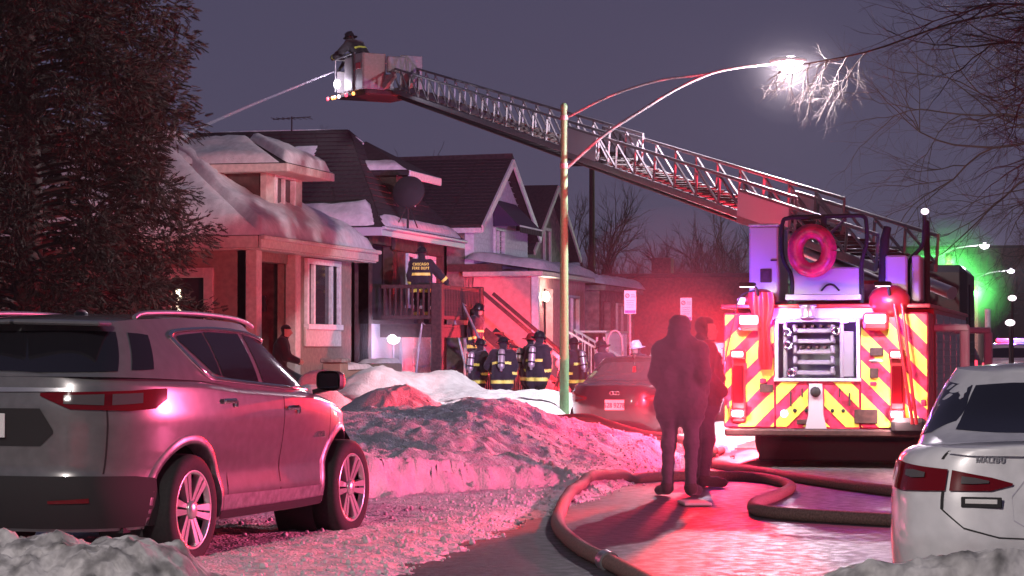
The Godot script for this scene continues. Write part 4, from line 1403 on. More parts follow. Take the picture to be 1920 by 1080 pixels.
func make_aerial(t: Node3D) -> void:
	# base and tip in the truck's frame
	var foot := Vector3(0.86, 2.50, -1.7)
	var tip := Vector3(-13.25, 7.72, -27.1)
	var lad := Node3D.new()
	lad.name = "aerial_ladder"
	t.add_child(lad)
	var dir := (tip - foot).normalized()
	var side := dir.cross(Vector3.UP).normalized()
	var up := side.cross(dir)
	var long := foot.distance_to(tip)
	var s := shape()
	s.box(foot + Vector3(-0.5, -0.36, -0.7), Vector3(1.1, 0.4, 1.5), 0.05)
	s.lathe([Vector2(0.0, 0.0), Vector2(0.8, 0.0), Vector2(0.8, 0.14), Vector2(0.0, 0.14)], 28, Transform3D(Basis(), foot + Vector3(-0.7, -0.56, -0.7)))
	part("turntable", s, M.red_paint, t)
	# three telescoped sections: [from, to, half width, height]
	var sections := [[0.0, 0.17, 0.42, 0.42], [0.10, 0.485, 0.36, 0.50], [0.40, 1.0, 0.31, 0.54]]
	for q in sections:
		var a: Vector3 = foot + dir * (long * q[0])
		var b: Vector3 = foot + dir * (long * q[1])
		var hw: float = q[2]
		var tall: float = q[3]
		var drop: float = 0.05 * sections.find(q)
		a += up * drop
		b += up * drop
		for e in [-1.0, 1.0]:
			s = shape()
			s.beam(a + side * hw * e + up * tall, b + side * hw * e + up * tall, 0.045, 0.05, up, 0.01)
			part("top_rail", s, M.ladder_paint, lad)
			s = shape()
			s.beam(a + side * hw * e, b + side * hw * e, 0.06, 0.11, up, 0.01)
			part("bottom_rail", s, M.ladder_paint, lad)
		var span := a.distance_to(b)
		var bays := int(span / 0.95)
		var upright := shape()
		upright.beam(Vector3(0, 0.05, 0), Vector3(0, tall - 0.02, 0), 0.032, 0.032)
		var upm := upright.mesh()
		var step := span / bays
		var slope := shape()
		slope.beam(Vector3(0, 0.06, 0), Vector3(0, tall - 0.03, -step), 0.03, 0.03)
		var slm := slope.mesh()
		var rung := shape()
		rung.tube([Vector3(-hw, 0, 0), Vector3(hw, 0, 0)], 0.022, 0.022, 6)
		var rm := rung.mesh()
		var frame := Basis(side, up, -dir)
		for k in bays + 1:
			for e in [-1.0, 1.0]:
				var o := part("upright", upm, M.ladder_paint, lad)
				o.transform = Transform3D(frame, a + dir * (k * step) + side * hw * e)
				if k < bays:
					o = part("brace", slm, M.ladder_paint, lad)
					o.transform = Transform3D(frame, a + dir * (k * step) + side * hw * e)
		for k in int(span / 0.36):
			var o := part("rung", rm, M.rung_grey, lad)
			o.transform = Transform3D(frame, a + dir * (k * 0.36 + 0.1) + up * 0.06)
		# gusset plates where a section ends
		for e in [-1.0, 1.0]:
			s = shape()
			var c := b - dir * (0.3 if q == sections[2] else 2.0)
			s.beam(c + side * (hw + 0.02) * e + up * tall * 0.5, b + side * (hw + 0.02) * e + up * tall * 0.5, 0.012, tall * 0.92, up)
			part("gusset_plate", s, M.violet_grey, lad)
	s = shape()
	s.beam(foot + up * -0.13 + dir * 1.0, tip - up * 0.08, 0.30, 0.06, up, 0.02)
	part("water_pipe", s, M.matt_black, lad)
	for e in [-0.35, 0.35]:
		s = shape()
		s.tube([foot + Vector3(0.2, -0.3, -1.2) + side * e, foot + dir * 4.0 - up * 0.12 + side * e], 0.09, 0.07, 12)
		part("lift_cylinder", s, M.satin_metal, lad)
	for k in 5:
		s = shape()
		var c := foot + dir * (2.0 + k * 1.5) - up * 0.16 + side * 0.3
		s.box(c, Vector3(0.08, 0.04, 0.08), 0.01)
		part("ladder_light", s, M.soft_white_light, lad)
	# basket
	var bk := Node3D.new()
	bk.name = "basket"
	t.add_child(bk)
	bk.position = tip + Vector3(-0.62, 0.12, -0.1)
	bk.rotation.y = atan2(dir.x, dir.z) + PI / 2 + 0.25
	# local: -x outward (away from the ladder)
	s = shape()
	s.box(Vector3(-0.1, -0.12, 0), Vector3(1.6, 0.14, 1.5), 0.03)
	part("floor", s, M.dark_wood, bk)
	for q in [[Vector3(0.42, 0.38, 0.80), Vector3(0.50, 0.90, 0.04)], [Vector3(-0.12, 0.36, 0.80), Vector3(0.46, 0.84, 0.04)], [Vector3(-0.12, 0.36, -0.80), Vector3(0.46, 0.84, 0.04)], [Vector3(0.42, 0.38, -0.80), Vector3(0.50, 0.90, 0.04)], [Vector3(0.68, 0.38, 0.5), Vector3(0.04, 0.88, 0.6)], [Vector3(0.68, 0.38, -0.5), Vector3(0.04, 0.88, 0.6)], [Vector3(-0.9, 0.25, 0.0), Vector3(0.04, 0.55, 1.5)]]:
		s = shape()
		s.box(q[0], q[1], 0.015)
		part("side_panel", s, M.basket_grey, bk)
	s = shape()
	s.box(Vector3(0.42, 0.52, 0.825), Vector3(0.24, 0.16, 0.012), 0.004)
	part("warning_plate", s, M.red_paint, bk)
	s = shape()
	s.box(Vector3(0.14, 0.40, 0.81), Vector3(0.08, 0.98, 0.06), 0.01)
	part("hinge_post", s, M.matt_black, bk)
	s = shape()
	for e in [-0.8, 0.8]:
		s.tube([Vector3(-0.9, 0.80, e), Vector3(0.2, 0.86, e)], 0.022)
		s.tube([Vector3(-0.9, 0.0, e), Vector3(-0.9, 0.80, e)], 0.022)
	s.tube([Vector3(-0.9, 0.80, -0.8), Vector3(-0.9, 0.80, 0.8)], 0.022)
	part("hand_rail", s, M.satin_metal, bk)
	s = shape()
	s.beam(Vector3(0.85, 0.0, 0.3), Vector3(1.35, 0.25, 0.3), 0.1, 0.14)
	s.beam(Vector3(0.85, 0.0, -0.3), Vector3(1.35, 0.25, -0.3), 0.1, 0.14)
	s.box(Vector3(0.86, 0.55, 0), Vector3(0.14, 0.4, 0.5), 0.03)
	part("pivot_frame", s, M.basket_grey, bk)
	s = shape()
	s.tube([Vector3(-0.7, 0.9, 0.5), Vector3(-1.2, 0.80, 0.42), Vector3(-1.75, 0.62, 0.32)], 0.06, 0.035, 10)
	part("water_nozzle", s, M.matt_black, bk)
	s = shape()
	s.ball(Vector3(-0.55, 0.16, 0.92), Vector3(0.105, 0.12, 0.08), 14)
	part("flood_light", s, M.white_light, bk)
	lamp("flood_light", Vector3(-0.55, 0.16, 0.93), Color(0.86, 0.78, 1.0), 1.0, 0.08, bk)
	var cols := [M.red_light, M.amber_light, M.amber_light, M.soft_white_light, M.red_light, M.amber_light]
	var xs := [-1.25, -0.98, -0.85, -0.62, -0.2, 0.2]
	for k in 6:
		s = shape()
		s.ball(Vector3(xs[k], -0.14, 0.84), Vector3(0.055, 0.05, 0.04), 10)
		part("marker_light", s, cols[k], bk)
	s = shape()
	s.box(Vector3(-0.55, -0.14, 0.78), Vector3(1.6, 0.06, 0.05), 0.01)
	part("marker_bar", s, M.matt_black, bk)
	# the jet
	var j := thing("water_jet", "thin pale water jet running down from the basket to the roofs", "water jet", Vector3(0, 0, 0))
	var m := mat("jet_water", Color(0.75, 0.72, 0.78), 0.6)
	m.transparency = BaseMaterial3D.TRANSPARENCY_ALPHA
	m.albedo_color.a = 0.24
	s = shape()
	s.tube(curve([Vector3(-18.20, 8.48, -57.2), Vector3(-19.05, 7.76, -55.45), Vector3(-19.9, 7.02, -53.7), Vector3(-21.6, 5.45, -50.2)], 8), 0.018, 0.05, 10, false)
	part("stream", s, m, j)

class CarForm:
	# plan rings stacked over the height; local z: + to the rear
	var low := 0.25
	var top_of := []        # [z, y] upper edge of the lower body
	var width_of := []      # [y, half width]
	var rear_of := []       # [y, z of the rear end]
	var front_of := []      # [y, z of the front end]
	var n_rear := 4.0
	var n_front := 3.2
	var shoulder := 0.05
	var roof_of := []       # [z, y] roof line
	var g_wide := [0.9, 0.66]     # half width of the glasshouse at belt and roof
	var g_rear := [2.0, 1.8]
	var g_front := [-1.3, -0.4]
	var n_glass := 5.0
	var mid := 0.0
	var host

	func w(y: float, z: float) -> float:
		var v: float = host.along(width_of, y)
		var gap: float = host.along(top_of, z) - y
		if gap < shoulder:
			v -= shoulder * (1.0 - sqrt(maxf(0.0, 1.0 - (1.0 - maxf(gap, 0.0) / shoulder) ** 2)))
		return v

	func ring_xz(px: float, pz: float, wide: float, zr: float, zf: float, nr: float, nf: float) -> Vector2:
		# px, pz on the unit square outline, mapped to the rounded outline
		var n := nr if pz > 0.0 else nf
		var k := pow(pow(absf(px), n) + pow(absf(pz), n), -1.0 / n)
		var x := px * k * wide
		var z := mid + (pz * k * (zr - mid) if pz > 0.0 else pz * k * (mid - zf))
		return Vector2(x, z)

	func square(u: float) -> Vector2:
		# u from 0 (middle of the rear) clockwise over the right side to 1 (middle of the front)
		var q := u * 4.0
		if q < 0.7:
			return Vector2(q / 0.7, 1.0)
		if q < 3.3:
			return Vector2(1.0, 1.0 - 2.0 * (q - 0.7) / 2.6)
		return Vector2(1.0 - (q - 3.3) / 0.7, -1.0)

	func lower(u: float, v: float) -> Vector3:
		var s := square(u)
		var z: float = s.y * (2.2)
		var y := 0.0
		var r := Vector2()
		for k in 2:
			y = lerpf(low, host.along(top_of, z), v)
			r = ring_xz(s.x, s.y, 1.0, host.along(rear_of, y), host.along(front_of, y), n_rear, n_front)
			z = r.y
		y = lerpf(low, host.along(top_of, z), v)
		return Vector3(r.x * w(y, z), y, z)

	func upper(u: float, v: float) -> Vector3:
		var s := square(u)
		var bow := v + 0.18 * v * (1.0 - v)
		var r := ring_xz(s.x, s.y, lerpf(g_wide[0], g_wide[1], v * v * 0.45 + v * 0.55), lerpf(g_rear[0], g_rear[1], bow), lerpf(g_front[0], g_front[1], bow), n_glass, n_glass * 0.8)
		var y := lerpf(host.along(top_of, r.y) - 0.01, host.along(roof_of, r.y), v)
		return Vector3(r.x, y, r.y)

	func find(f: Callable, y: float, want: float, axis: int) -> Vector3:
		# point on a surface at height y whose coordinate «axis» (0: x on the rear, 2: z on the side) is «want»
		var lo := 0.0
		var hi := 1.0
		if axis == 0:
			hi = 0.5
		for k in 18:
			var m := (lo + hi) * 0.5
			var p := at_height(f, m, y)
			var over := p.x < want if axis == 0 else p.z > want
			if over:
				lo = m
			else:
				hi = m
		return at_height(f, (lo + hi) * 0.5, y)

	func at_height(f: Callable, u: float, y: float) -> Vector3:
		var lo := 0.0
		var hi := 1.0
		for k in 12:
			var m := (lo + hi) * 0.5
			if (f.call(u, m) as Vector3).y < y:
				lo = m
			else:
				hi = m
		return f.call(u, (lo + hi) * 0.5)

func body_rows(form: CarForm, f: Callable, nu: int, nv: int) -> Array:
	var rows := []
	for i in nv + 1:
		var row := PackedVector3Array()
		row.resize(2 * nu)
		for j in nu + 1:
			var p: Vector3 = f.call(float(j) / nu, float(i) / nv)
			row[j] = p
			if j > 0 and j < nu:
				row[2 * nu - j] = Vector3(-p.x, p.y, p.z)
		rows.append(row)
	return rows

func lid(top_row: PackedVector3Array, nu: int, crown: float, across := 12) -> Shape:
	var s := shape()
	var rows := []
	for j in nu + 1:
		var a := top_row[j]
		var row := PackedVector3Array()
		for k in across + 1:
			var t := 2.0 * k / across - 1.0
			row.append(Vector3(a.x * -t, a.y + crown * (1.0 - t * t) * minf(1.0, a.x * 2.0), a.z))
		rows.append(row)
	s.rings(rows, false)
	return s

func skin_strip(form: CarForm, f: Callable, cols: Array, axis: int, off: float, side := 1.0, steps := 6, rows_n := 6) -> Shape:
	# a panel that follows the body: columns of [coordinate, low, high]; axis 2 runs along the side, axis 0 across the rear
	var s := shape()
	var rows := []
	for i in cols.size() - 1:
		for k in steps + (1 if i == cols.size() - 2 else 0):
			var t := float(k) / steps
			var c := lerpf(cols[i][0], cols[i + 1][0], t)
			var row := PackedVector3Array()
			for j in rows_n + 1:
				var y := lerpf(lerpf(cols[i][1], cols[i + 1][1], t), lerpf(cols[i][2], cols[i + 1][2], t), float(j) / rows_n)
				var p := form.find(f, y, c, axis)
				row.append(Vector3((p.x + (off if axis == 2 else 0.0)) * side, p.y, p.z + (off if axis == 0 else 0.0)))
			rows.append(row)
	if axis == 0 and side > 0 or axis == 2 and side < 0:
		rows.reverse()
	s.rings(rows, false)
	return s

func wrap_strip(form: CarForm, f: Callable, cols: Array, off: float, side := 1.0, steps := 6, rows_n := 5) -> Shape:
	# the same by ring parameter u, for lamps that wrap round a corner
	var s := shape()
	var rows := []
	for i in cols.size() - 1:
		for k in steps + (1 if i == cols.size() - 2 else 0):
			var t := float(k) / steps
			var u := lerpf(cols[i][0], cols[i + 1][0], t)
			var row := PackedVector3Array()
			for j in rows_n + 1:
				var y := lerpf(lerpf(cols[i][1], cols[i + 1][1], t), lerpf(cols[i][2], cols[i + 1][2], t), float(j) / rows_n)
				var p := form.at_height(f, u, y)
				var q := form.at_height(f, u + 0.004, y)
				var d := (q - p)
				var o := Vector3(-d.z, 0, d.x).normalized()
				if o.dot(Vector3(p.x, 0, p.z)) < 0:
					o = -o
				p += o * off
				row.append(Vector3(p.x * side, p.y, p.z))
			rows.append(row)
	if side > 0:
		rows.reverse()
	s.rings(rows, false)
	return s

func wheel_meshes(r: float, wide: float, rim: float, spokes: int) -> Array:
	# axis along x, outer face at +x
	var lie := Transform3D(Basis(Vector3.FORWARD, PI / 2), Vector3())
	var tyre := shape()
	var prof := []
	for q in [[rim, -0.5], [r * 0.90, -0.5], [r * 0.975, -0.42], [r, -0.3], [r, 0.3], [r * 0.975, 0.42], [r * 0.90, 0.5], [rim * 1.02, 0.47], [rim, 0.44]]:
		prof.append(Vector2(q[0], q[1] * wide))
	tyre.lathe(prof, 40, lie)
	var hub := shape()
	hub.lathe([Vector2(rim * 1.01, wide * 0.44), Vector2(rim * 1.0, wide * 0.47), Vector2(rim * 0.93, wide * 0.46), Vector2(rim * 0.9, wide * 0.3)], 40, lie)
	for k in spokes:
		for e in [-1.0, 1.0]:
			var a := TAU * k / spokes
			var turn := Basis(Vector3.RIGHT, a)
			hub.xf = Transform3D(turn, Vector3())
			var x := wide * 0.40
			var p := [Vector3(x - 0.005, 0.05, e * 0.004), Vector3(x - 0.005, 0.05, e * 0.032), Vector3(x + 0.015, rim * 0.93, e * 0.058), Vector3(x + 0.015, rim * 0.93, e * 0.009)]
			if e > 0:
				hub.quad(p[0], p[3], p[2], p[1])
			else:
				hub.quad(p[0], p[1], p[2], p[3])
			for i in 4:
				var b: Vector3 = p[i]
				var c: Vector3 = p[(i + 1) % 4]
				hub.quad_out(b, c, c - Vector3(0.05, 0, 0), b - Vector3(0.05, 0, 0), Vector3(x, rim * 0.5, e * 0.035))
	hub.xf = Transform3D()
	hub.ball(Vector3(wide * 0.40, 0, 0), Vector3(0.03, 0.065, 0.065), 14)
	var dark := shape()
	dark.lathe([Vector2(rim * 0.98, wide * 0.2), Vector2(0.0, wide * 0.2)], 30, lie)
	return [tyre.mesh(), hub.mesh(), dark.mesh()]

func add_wheels(car: Node3D, meshes: Array, places: Array) -> void:
	for q in places:
		var w := part("wheel", meshes[0], M.rubber, car)
		w.position = q
		if q.x < 0:
			w.rotation.y = PI
		w.rotation.x = 0.35 * q.z
		part("rim", meshes[1], M.rim_metal, w)
		part("brake_disc", meshes[2], M.matt_black, w)

func arch_lip(zc: float, yc: float, r0: float, r1: float, form: CarForm, y_low: float, off: float, side: float) -> Shape:
	var s := shape()
	var rows := []
	for i in 41:
		var a := lerpf(-0.35, PI + 0.35, i / 40.0)
		var row := PackedVector3Array()
		for k in 5:
			var rr: float = [r0 - 0.005, r0, lerpf(r0, r1, 0.35), lerpf(r0, r1, 0.8), r1][k]
			var z := zc + cos(a) * rr
			var y := maxf(yc + sin(a) * rr, y_low)
			var p := form.find(form.lower, y, z, 2)
			var o: float = [-0.10, off, off, off * 0.7, -0.004][k]
			row.append(Vector3((p.x + o) * side, y, z))
		rows.append(row)
	if side > 0:
		rows.reverse()
	s.rings(rows, false)
	return s

func build_car(o: Node3D, form: CarForm, paint: Material, wheels: Array, wheel_r: float, arch_r: float, nu := 110, nv := 26) -> void:
	# wheels: z of the rear and front axle
	var rows := body_rows(form, form.lower, nu, nv)
	var s := shape()
	var cut := func(q: Vector3):
		for z in wheels:
			if absf(q.x) > 0.45 and Vector2(q.z - z, q.y - wheel_r).length() < arch_r:
				return true
		return false
	s.rings(rows, true, cut)
	var body := part("body", s, paint, o)
	part("deck_panel", lid(rows[nv], nu, 0.03), paint, body)
	s = shape()
	for z in wheels:
		for side in [-1.0, 1.0]:
			s.lathe([Vector2(arch_r + 0.02, -0.02), Vector2(arch_r + 0.02, 0.3), Vector2(0.0, 0.3)], 28, Transform3D(Basis(Vector3.FORWARD, -PI / 2 * side), Vector3(side * 0.78, wheel_r, z)))
	s.box(Vector3(0, form.low + 0.01, (wheels[0] + wheels[1]) / 2), Vector3(1.5, 0.05, 4.0))
	part("underbody", s, M.matt_black, o)
	var g := body_rows(form, form.upper, nu / 2, 10)
	s = shape()
	s.rings(g)
	part("cabin", s, paint, o)
	part("roof", lid(g[10], nu / 2, 0.035), paint, o)

func make_cars() -> void:
	make_suv()
	make_white_sedan()
	make_black_sedan()

func make_suv() -> void:
	var yaw := -deg_to_rad(5.0)
	var fwd := Vector3(sin(deg_to_rad(5.0)), 0, -cos(deg_to_rad(5.0)))
	var right := Vector3(cos(deg_to_rad(5.0)), 0, sin(deg_to_rad(5.0)))
	var at := Vector3(-5.80, 0.015, -15.02) - right * 0.95 + fwd * 1.15
	var o := thing("sport_utility_vehicle", "dark grey sport utility vehicle with chrome window trim parked in the snow", "car", at, yaw)
	var f := CarForm.new()
	f.host = self
	f.low = 0.27
	f.top_of = [[-2.4, 0.80], [-2.2, 0.90], [-1.7, 1.00], [-1.1, 1.09], [-0.8, 1.12], [0.4, 1.18], [1.0, 1.235], [2.2, 1.275]]
	f.width_of = [[0.2, 0.86], [0.32, 0.91], [0.45, 0.925], [0.60, 0.905], [0.78, 0.935], [0.97, 0.955], [1.1, 0.945], [1.3, 0.925]]
	f.rear_of = [[0.2, 1.98], [0.4, 2.10], [0.58, 2.13], [0.66, 2.10], [0.90, 2.11], [1.08, 2.12], [1.20, 2.09], [1.3, 2.07]]
	f.front_of = [[0.2, -2.25], [0.45, -2.42], [0.8, -2.40], [1.0, -2.3], [1.2, -2.2]]
	f.n_rear = 4.2
	f.n_front = 3.0
	f.shoulder = 0.05
	f.roof_of = [[-0.9, 1.53], [-0.55, 1.58], [0.0, 1.63], [0.7, 1.648], [1.4, 1.63], [2.0, 1.57]]
	f.g_wide = [0.905, 0.66]
	f.g_rear = [2.08, 1.72]
	f.g_front = [-1.42, -0.42]
	f.n_glass = 5.0
	build_car(o, f, M.grey_paint, [1.15, -1.6], 0.37, 0.45, 120, 30)
	add_wheels(o, wheel_meshes(0.37, 0.245, 0.262, 6), [Vector3(0.83, 0.37, 1.15), Vector3(0.83, 0.37, -1.6), Vector3(-0.83, 0.37, 1.15), Vector3(-0.83, 0.37, -1.6)])
	for side in [1.0, -1.0]:
		for z in [1.15, -1.6]:
			part("arch_trim", arch_lip(z, 0.37, 0.44, 0.505, f, 0.29, 0.014, side), M.trim_grey, o)
		part("sill_trim", skin_strip(f, f.lower, [[0.66, 0.30, 0.44], [-1.1, 0.30, 0.42]], 2, 0.012, side, 12, 3), M.trim_grey, o)
		part("sill_cladding", skin_strip(f, f.lower, [[0.70, 0.275, 0.335], [-1.14, 0.275, 0.335]], 2, 0.02, side, 10, 2), M.matt_black, o)
		# side glass: quarter light, rear door, front door
		part("quarter_glass", skin_strip(f, f.upper, [[1.03, 1.490, 1.525], [0.92, 1.40, 1.535], [0.74, 1.275, 1.545], [0.62, 1.25, 1.550]], 2, 0.006, side), M.black_glass, o)
		part("door_glass", skin_strip(f, f.upper, [[0.59, 1.25, 1.555], [0.50, 1.235, 1.555], [0.02, 1.205, 1.545]], 2, 0.006, side), M.black_glass, o)
		part("door_glass", skin_strip(f, f.upper, [[-0.06, 1.20, 1.540], [-0.36, 1.18, 1.500], [-0.66, 1.165, 1.40], [-0.90, 1.15, 1.24], [-0.99, 1.145, 1.16]], 2, 0.006, side), M.window_glass, o)
		# bright trim round the glass
		var trim := [[1.13, 1.515], [0.95, 1.32], [0.80, 1.245], [0.60, 1.225], [0.0, 1.185], [-0.5, 1.155], [-1.03, 1.13]]
		var line := []
		for q in trim:
			var p := f.find(f.upper, q[1], q[0], 2)
			line.append(Vector3((p.x + 0.006) * side, p.y, p.z))
		var s := shape()
		s.tube(curve(line, 4), 0.019, 0.017, 8)
		line = []
		for q in [[1.13, 1.515], [1.0, 1.555], [0.5, 1.575], [0.1, 1.565], [-0.2, 1.540], [-0.45, 1.480], [-0.75, 1.385], [-1.0, 1.19]]:
			var p := f.find(f.upper, q[1], q[0], 2)
			line.append(Vector3((p.x + 0.006) * side, p.y, p.z))
		s.tube(curve(line, 4), 0.018, 0.016, 8)
		part("window_trim", s, M.chrome, o)
		# door seams
		for q in [[-0.30, 0.36, 1.10], [-1.28, 0.62, 1.05]]:
			part("door_seam", skin_strip(f, f.lower, [[q[0] + 0.007, q[1], q[2]], [q[0] - 0.007, q[1], q[2]]], 2, 0.0015, side, 1, 10), M.matt_black, o)
		part("door_seam", skin_strip(f, f.lower, [[0.60, 0.36, 0.37], [0.58, 0.36, 0.55], [0.565, 0.5, 0.6]], 2, 0.0015, side, 2, 4), M.matt_black, o)
		for q in [[0.62, 1.07], [-0.44, 1.0]]:
			var p := f.find(f.lower, q[1], q[0], 2)
			s = shape()
			s.xf = Transform3D(Basis(), Vector3((p.x + 0.02) * side, q[1], q[0]))
			s.box(Vector3(0, 0.012, 0.02), Vector3(0.028, 0.034, 0.20), 0.012)
			s.box(Vector3(-0.008 * side, -0.01, -0.09), Vector3(0.02, 0.05, 0.05), 0.008)
			part("door_handle", s, M.chrome, o)
		# mirror
		s = shape()
		s.xf = Transform3D(Basis(Vector3.UP, -0.15 * side), Vector3(1.03 * side, 1.20, -0.98))
		var egg := []
		for q in [[-0.075, 0.55], [-0.06, 0.8], [-0.03, 0.94], [0.0, 1.0], [0.045, 1.0], [0.052, 0.95], [0.04, 0.92]]:
			var ring := PackedVector3Array()
			for a in 28:
				var c := cos(TAU * a / 28.0)
				var e := sin(TAU * a / 28.0)
				ring.append(Vector3(signf(c) * pow(absf(c), 0.5) * 0.105 * q[1] * side, signf(e) * pow(absf(e), 0.55) * 0.075 * q[1], q[0]))
			egg.append(ring)
		s.rings(egg)
		s.ball(Vector3(0, 0, -0.06), Vector3(0.07, 0.05, 0.03), 12)
		s.beam(Vector3(-0.16 * side, -0.085, -0.02), Vector3(-0.04 * side, -0.06, 0), 0.05, 0.035)
		var mi := part("mirror", s, M.black, o)
		s = shape()
		s.xf = Transform3D(Basis(Vector3.UP, -0.15 * side), Vector3(1.03 * side, 1.20, -0.98))
		s.box(Vector3(0, 0, 0.045), Vector3(0.17, 0.115, 0.008), 0.003)
		part("mirror_glass", s, M.black_glass, mi)
		# roof rail
		s = shape()
		var rail := []
		for z in [1.35, 1.2, 0.6, 0.0, -0.35, -0.5]:
			var p := f.upper(0.5, 1.0)
			rail.append(Vector3(0.60 * side, along(f.roof_of, z) + (0.038 if z < 1.3 and z > -0.45 else 0.012), z))
		s.tube(curve(rail, 4), 0.017, 0.017, 8)
		part("roof_rail", s, M.satin_metal, o)
		# tail lamp wrapping the corner: red lens, two clear inserts
		part("tail_lamp", wrap_strip(f, f.lower, [[0.062, 1.14, 1.16], [0.10, 1.055, 1.165], [0.175, 1.04, 1.17], [0.235, 1.05, 1.18], [0.262, 1.11, 1.18]], 0.012, side, 8), M.tail_lens, o)
		part("tail_lamp_insert", wrap_strip(f, f.lower, [[0.092, 1.09, 1.145], [0.140, 1.08, 1.15]], 0.018, side, 6), M.clear_lens, o)
		part("tail_lamp_insert", wrap_strip(f, f.lower, [[0.150, 1.08, 1.15], [0.205, 1.09, 1.155]], 0.018, side, 6), M.clear_lens, o)
		part("rear_reflector", wrap_strip(f, f.lower, [[0.075, 0.455, 0.475], [0.125, 0.46, 0.49]], 0.024, side, 6, 2), M.tail_lens, o)
	# rear: glass, chrome bar, plate recess, bumper
	var g := []
	for q in [[-1.0], [1.0]]:
		pass
	part("rear_glass", wrap_strip(f, f.upper, [[0.0, 1.29, 1.555], [0.10, 1.29, 1.555], [0.16, 1.295, 1.550]], 0.008, 1.0, 8), M.black_glass, o)
	part("rear_glass", wrap_strip(f, f.upper, [[0.0, 1.29, 1.555], [0.10, 1.29, 1.555], [0.16, 1.295, 1.550]], 0.008, -1.0, 8), M.black_glass, o)
	part("side_rear_glass", wrap_strip(f, f.upper, [[0.185, 1.30, 1.545], [0.215, 1.30, 1.540], [0.24, 1.305, 1.530]], 0.004, 1.0, 6), M.black_glass, o)
	for side in [1.0, -1.0]:
		part("rear_bumper", wrap_strip(f, f.lower, [[0.0, 0.29, 0.63], [0.12, 0.29, 0.63], [0.2, 0.29, 0.62], [0.25, 0.29, 0.60]], 0.014, side, 10), M.matt_black, o)
		part("tailgate_seam", wrap_strip(f, f.lower, [[0.143, 0.64, 1.06], [0.1455, 0.64, 1.06]], 0.003, side, 1, 8), M.matt_black, o)
		part("chrome_bar", wrap_strip(f, f.lower, [[0.0, 1.165, 1.195], [0.10, 1.168, 1.19]], 0.014, side, 8, 2), M.satin_metal, o)
		part("plate_recess", wrap_strip(f, f.lower, [[0.0, 0.82, 1.06], [0.062, 0.82, 1.06], [0.078, 0.90, 0.92]], 0.006, side, 6), M.matt_black, o)
		part("spoiler", (func():
			var t := shape()
			t.beam(Vector3(0, 1.615, 1.80), Vector3(0.60 * side, 1.60, 1.74), 0.22, 0.03, Vector3.UP, 0.012)
			return t).call(), M.grey_paint, o)
	var s := shape()
	s.box(Vector3(-0.06, 0.95, 2.135), Vector3(0.31, 0.155, 0.012), 0.004)
	var pl := part("license_plate", s, M.plate_white, o)
	s = shape()
	s.ball(Vector3(0.15, 1.665, 1.25), Vector3(0.02, 0.04, 0.10), 10)
	part("roof_antenna", s, M.black, o)
	var p := f.find(f.lower, 0.80, -1.02, 2)
	writing("TRAVERSE", 0.042, 0.006, M.chrome, o, Transform3D(Basis(Vector3.UP, PI / 2), Vector3(p.x + 0.004, 0.80, -0.99)))

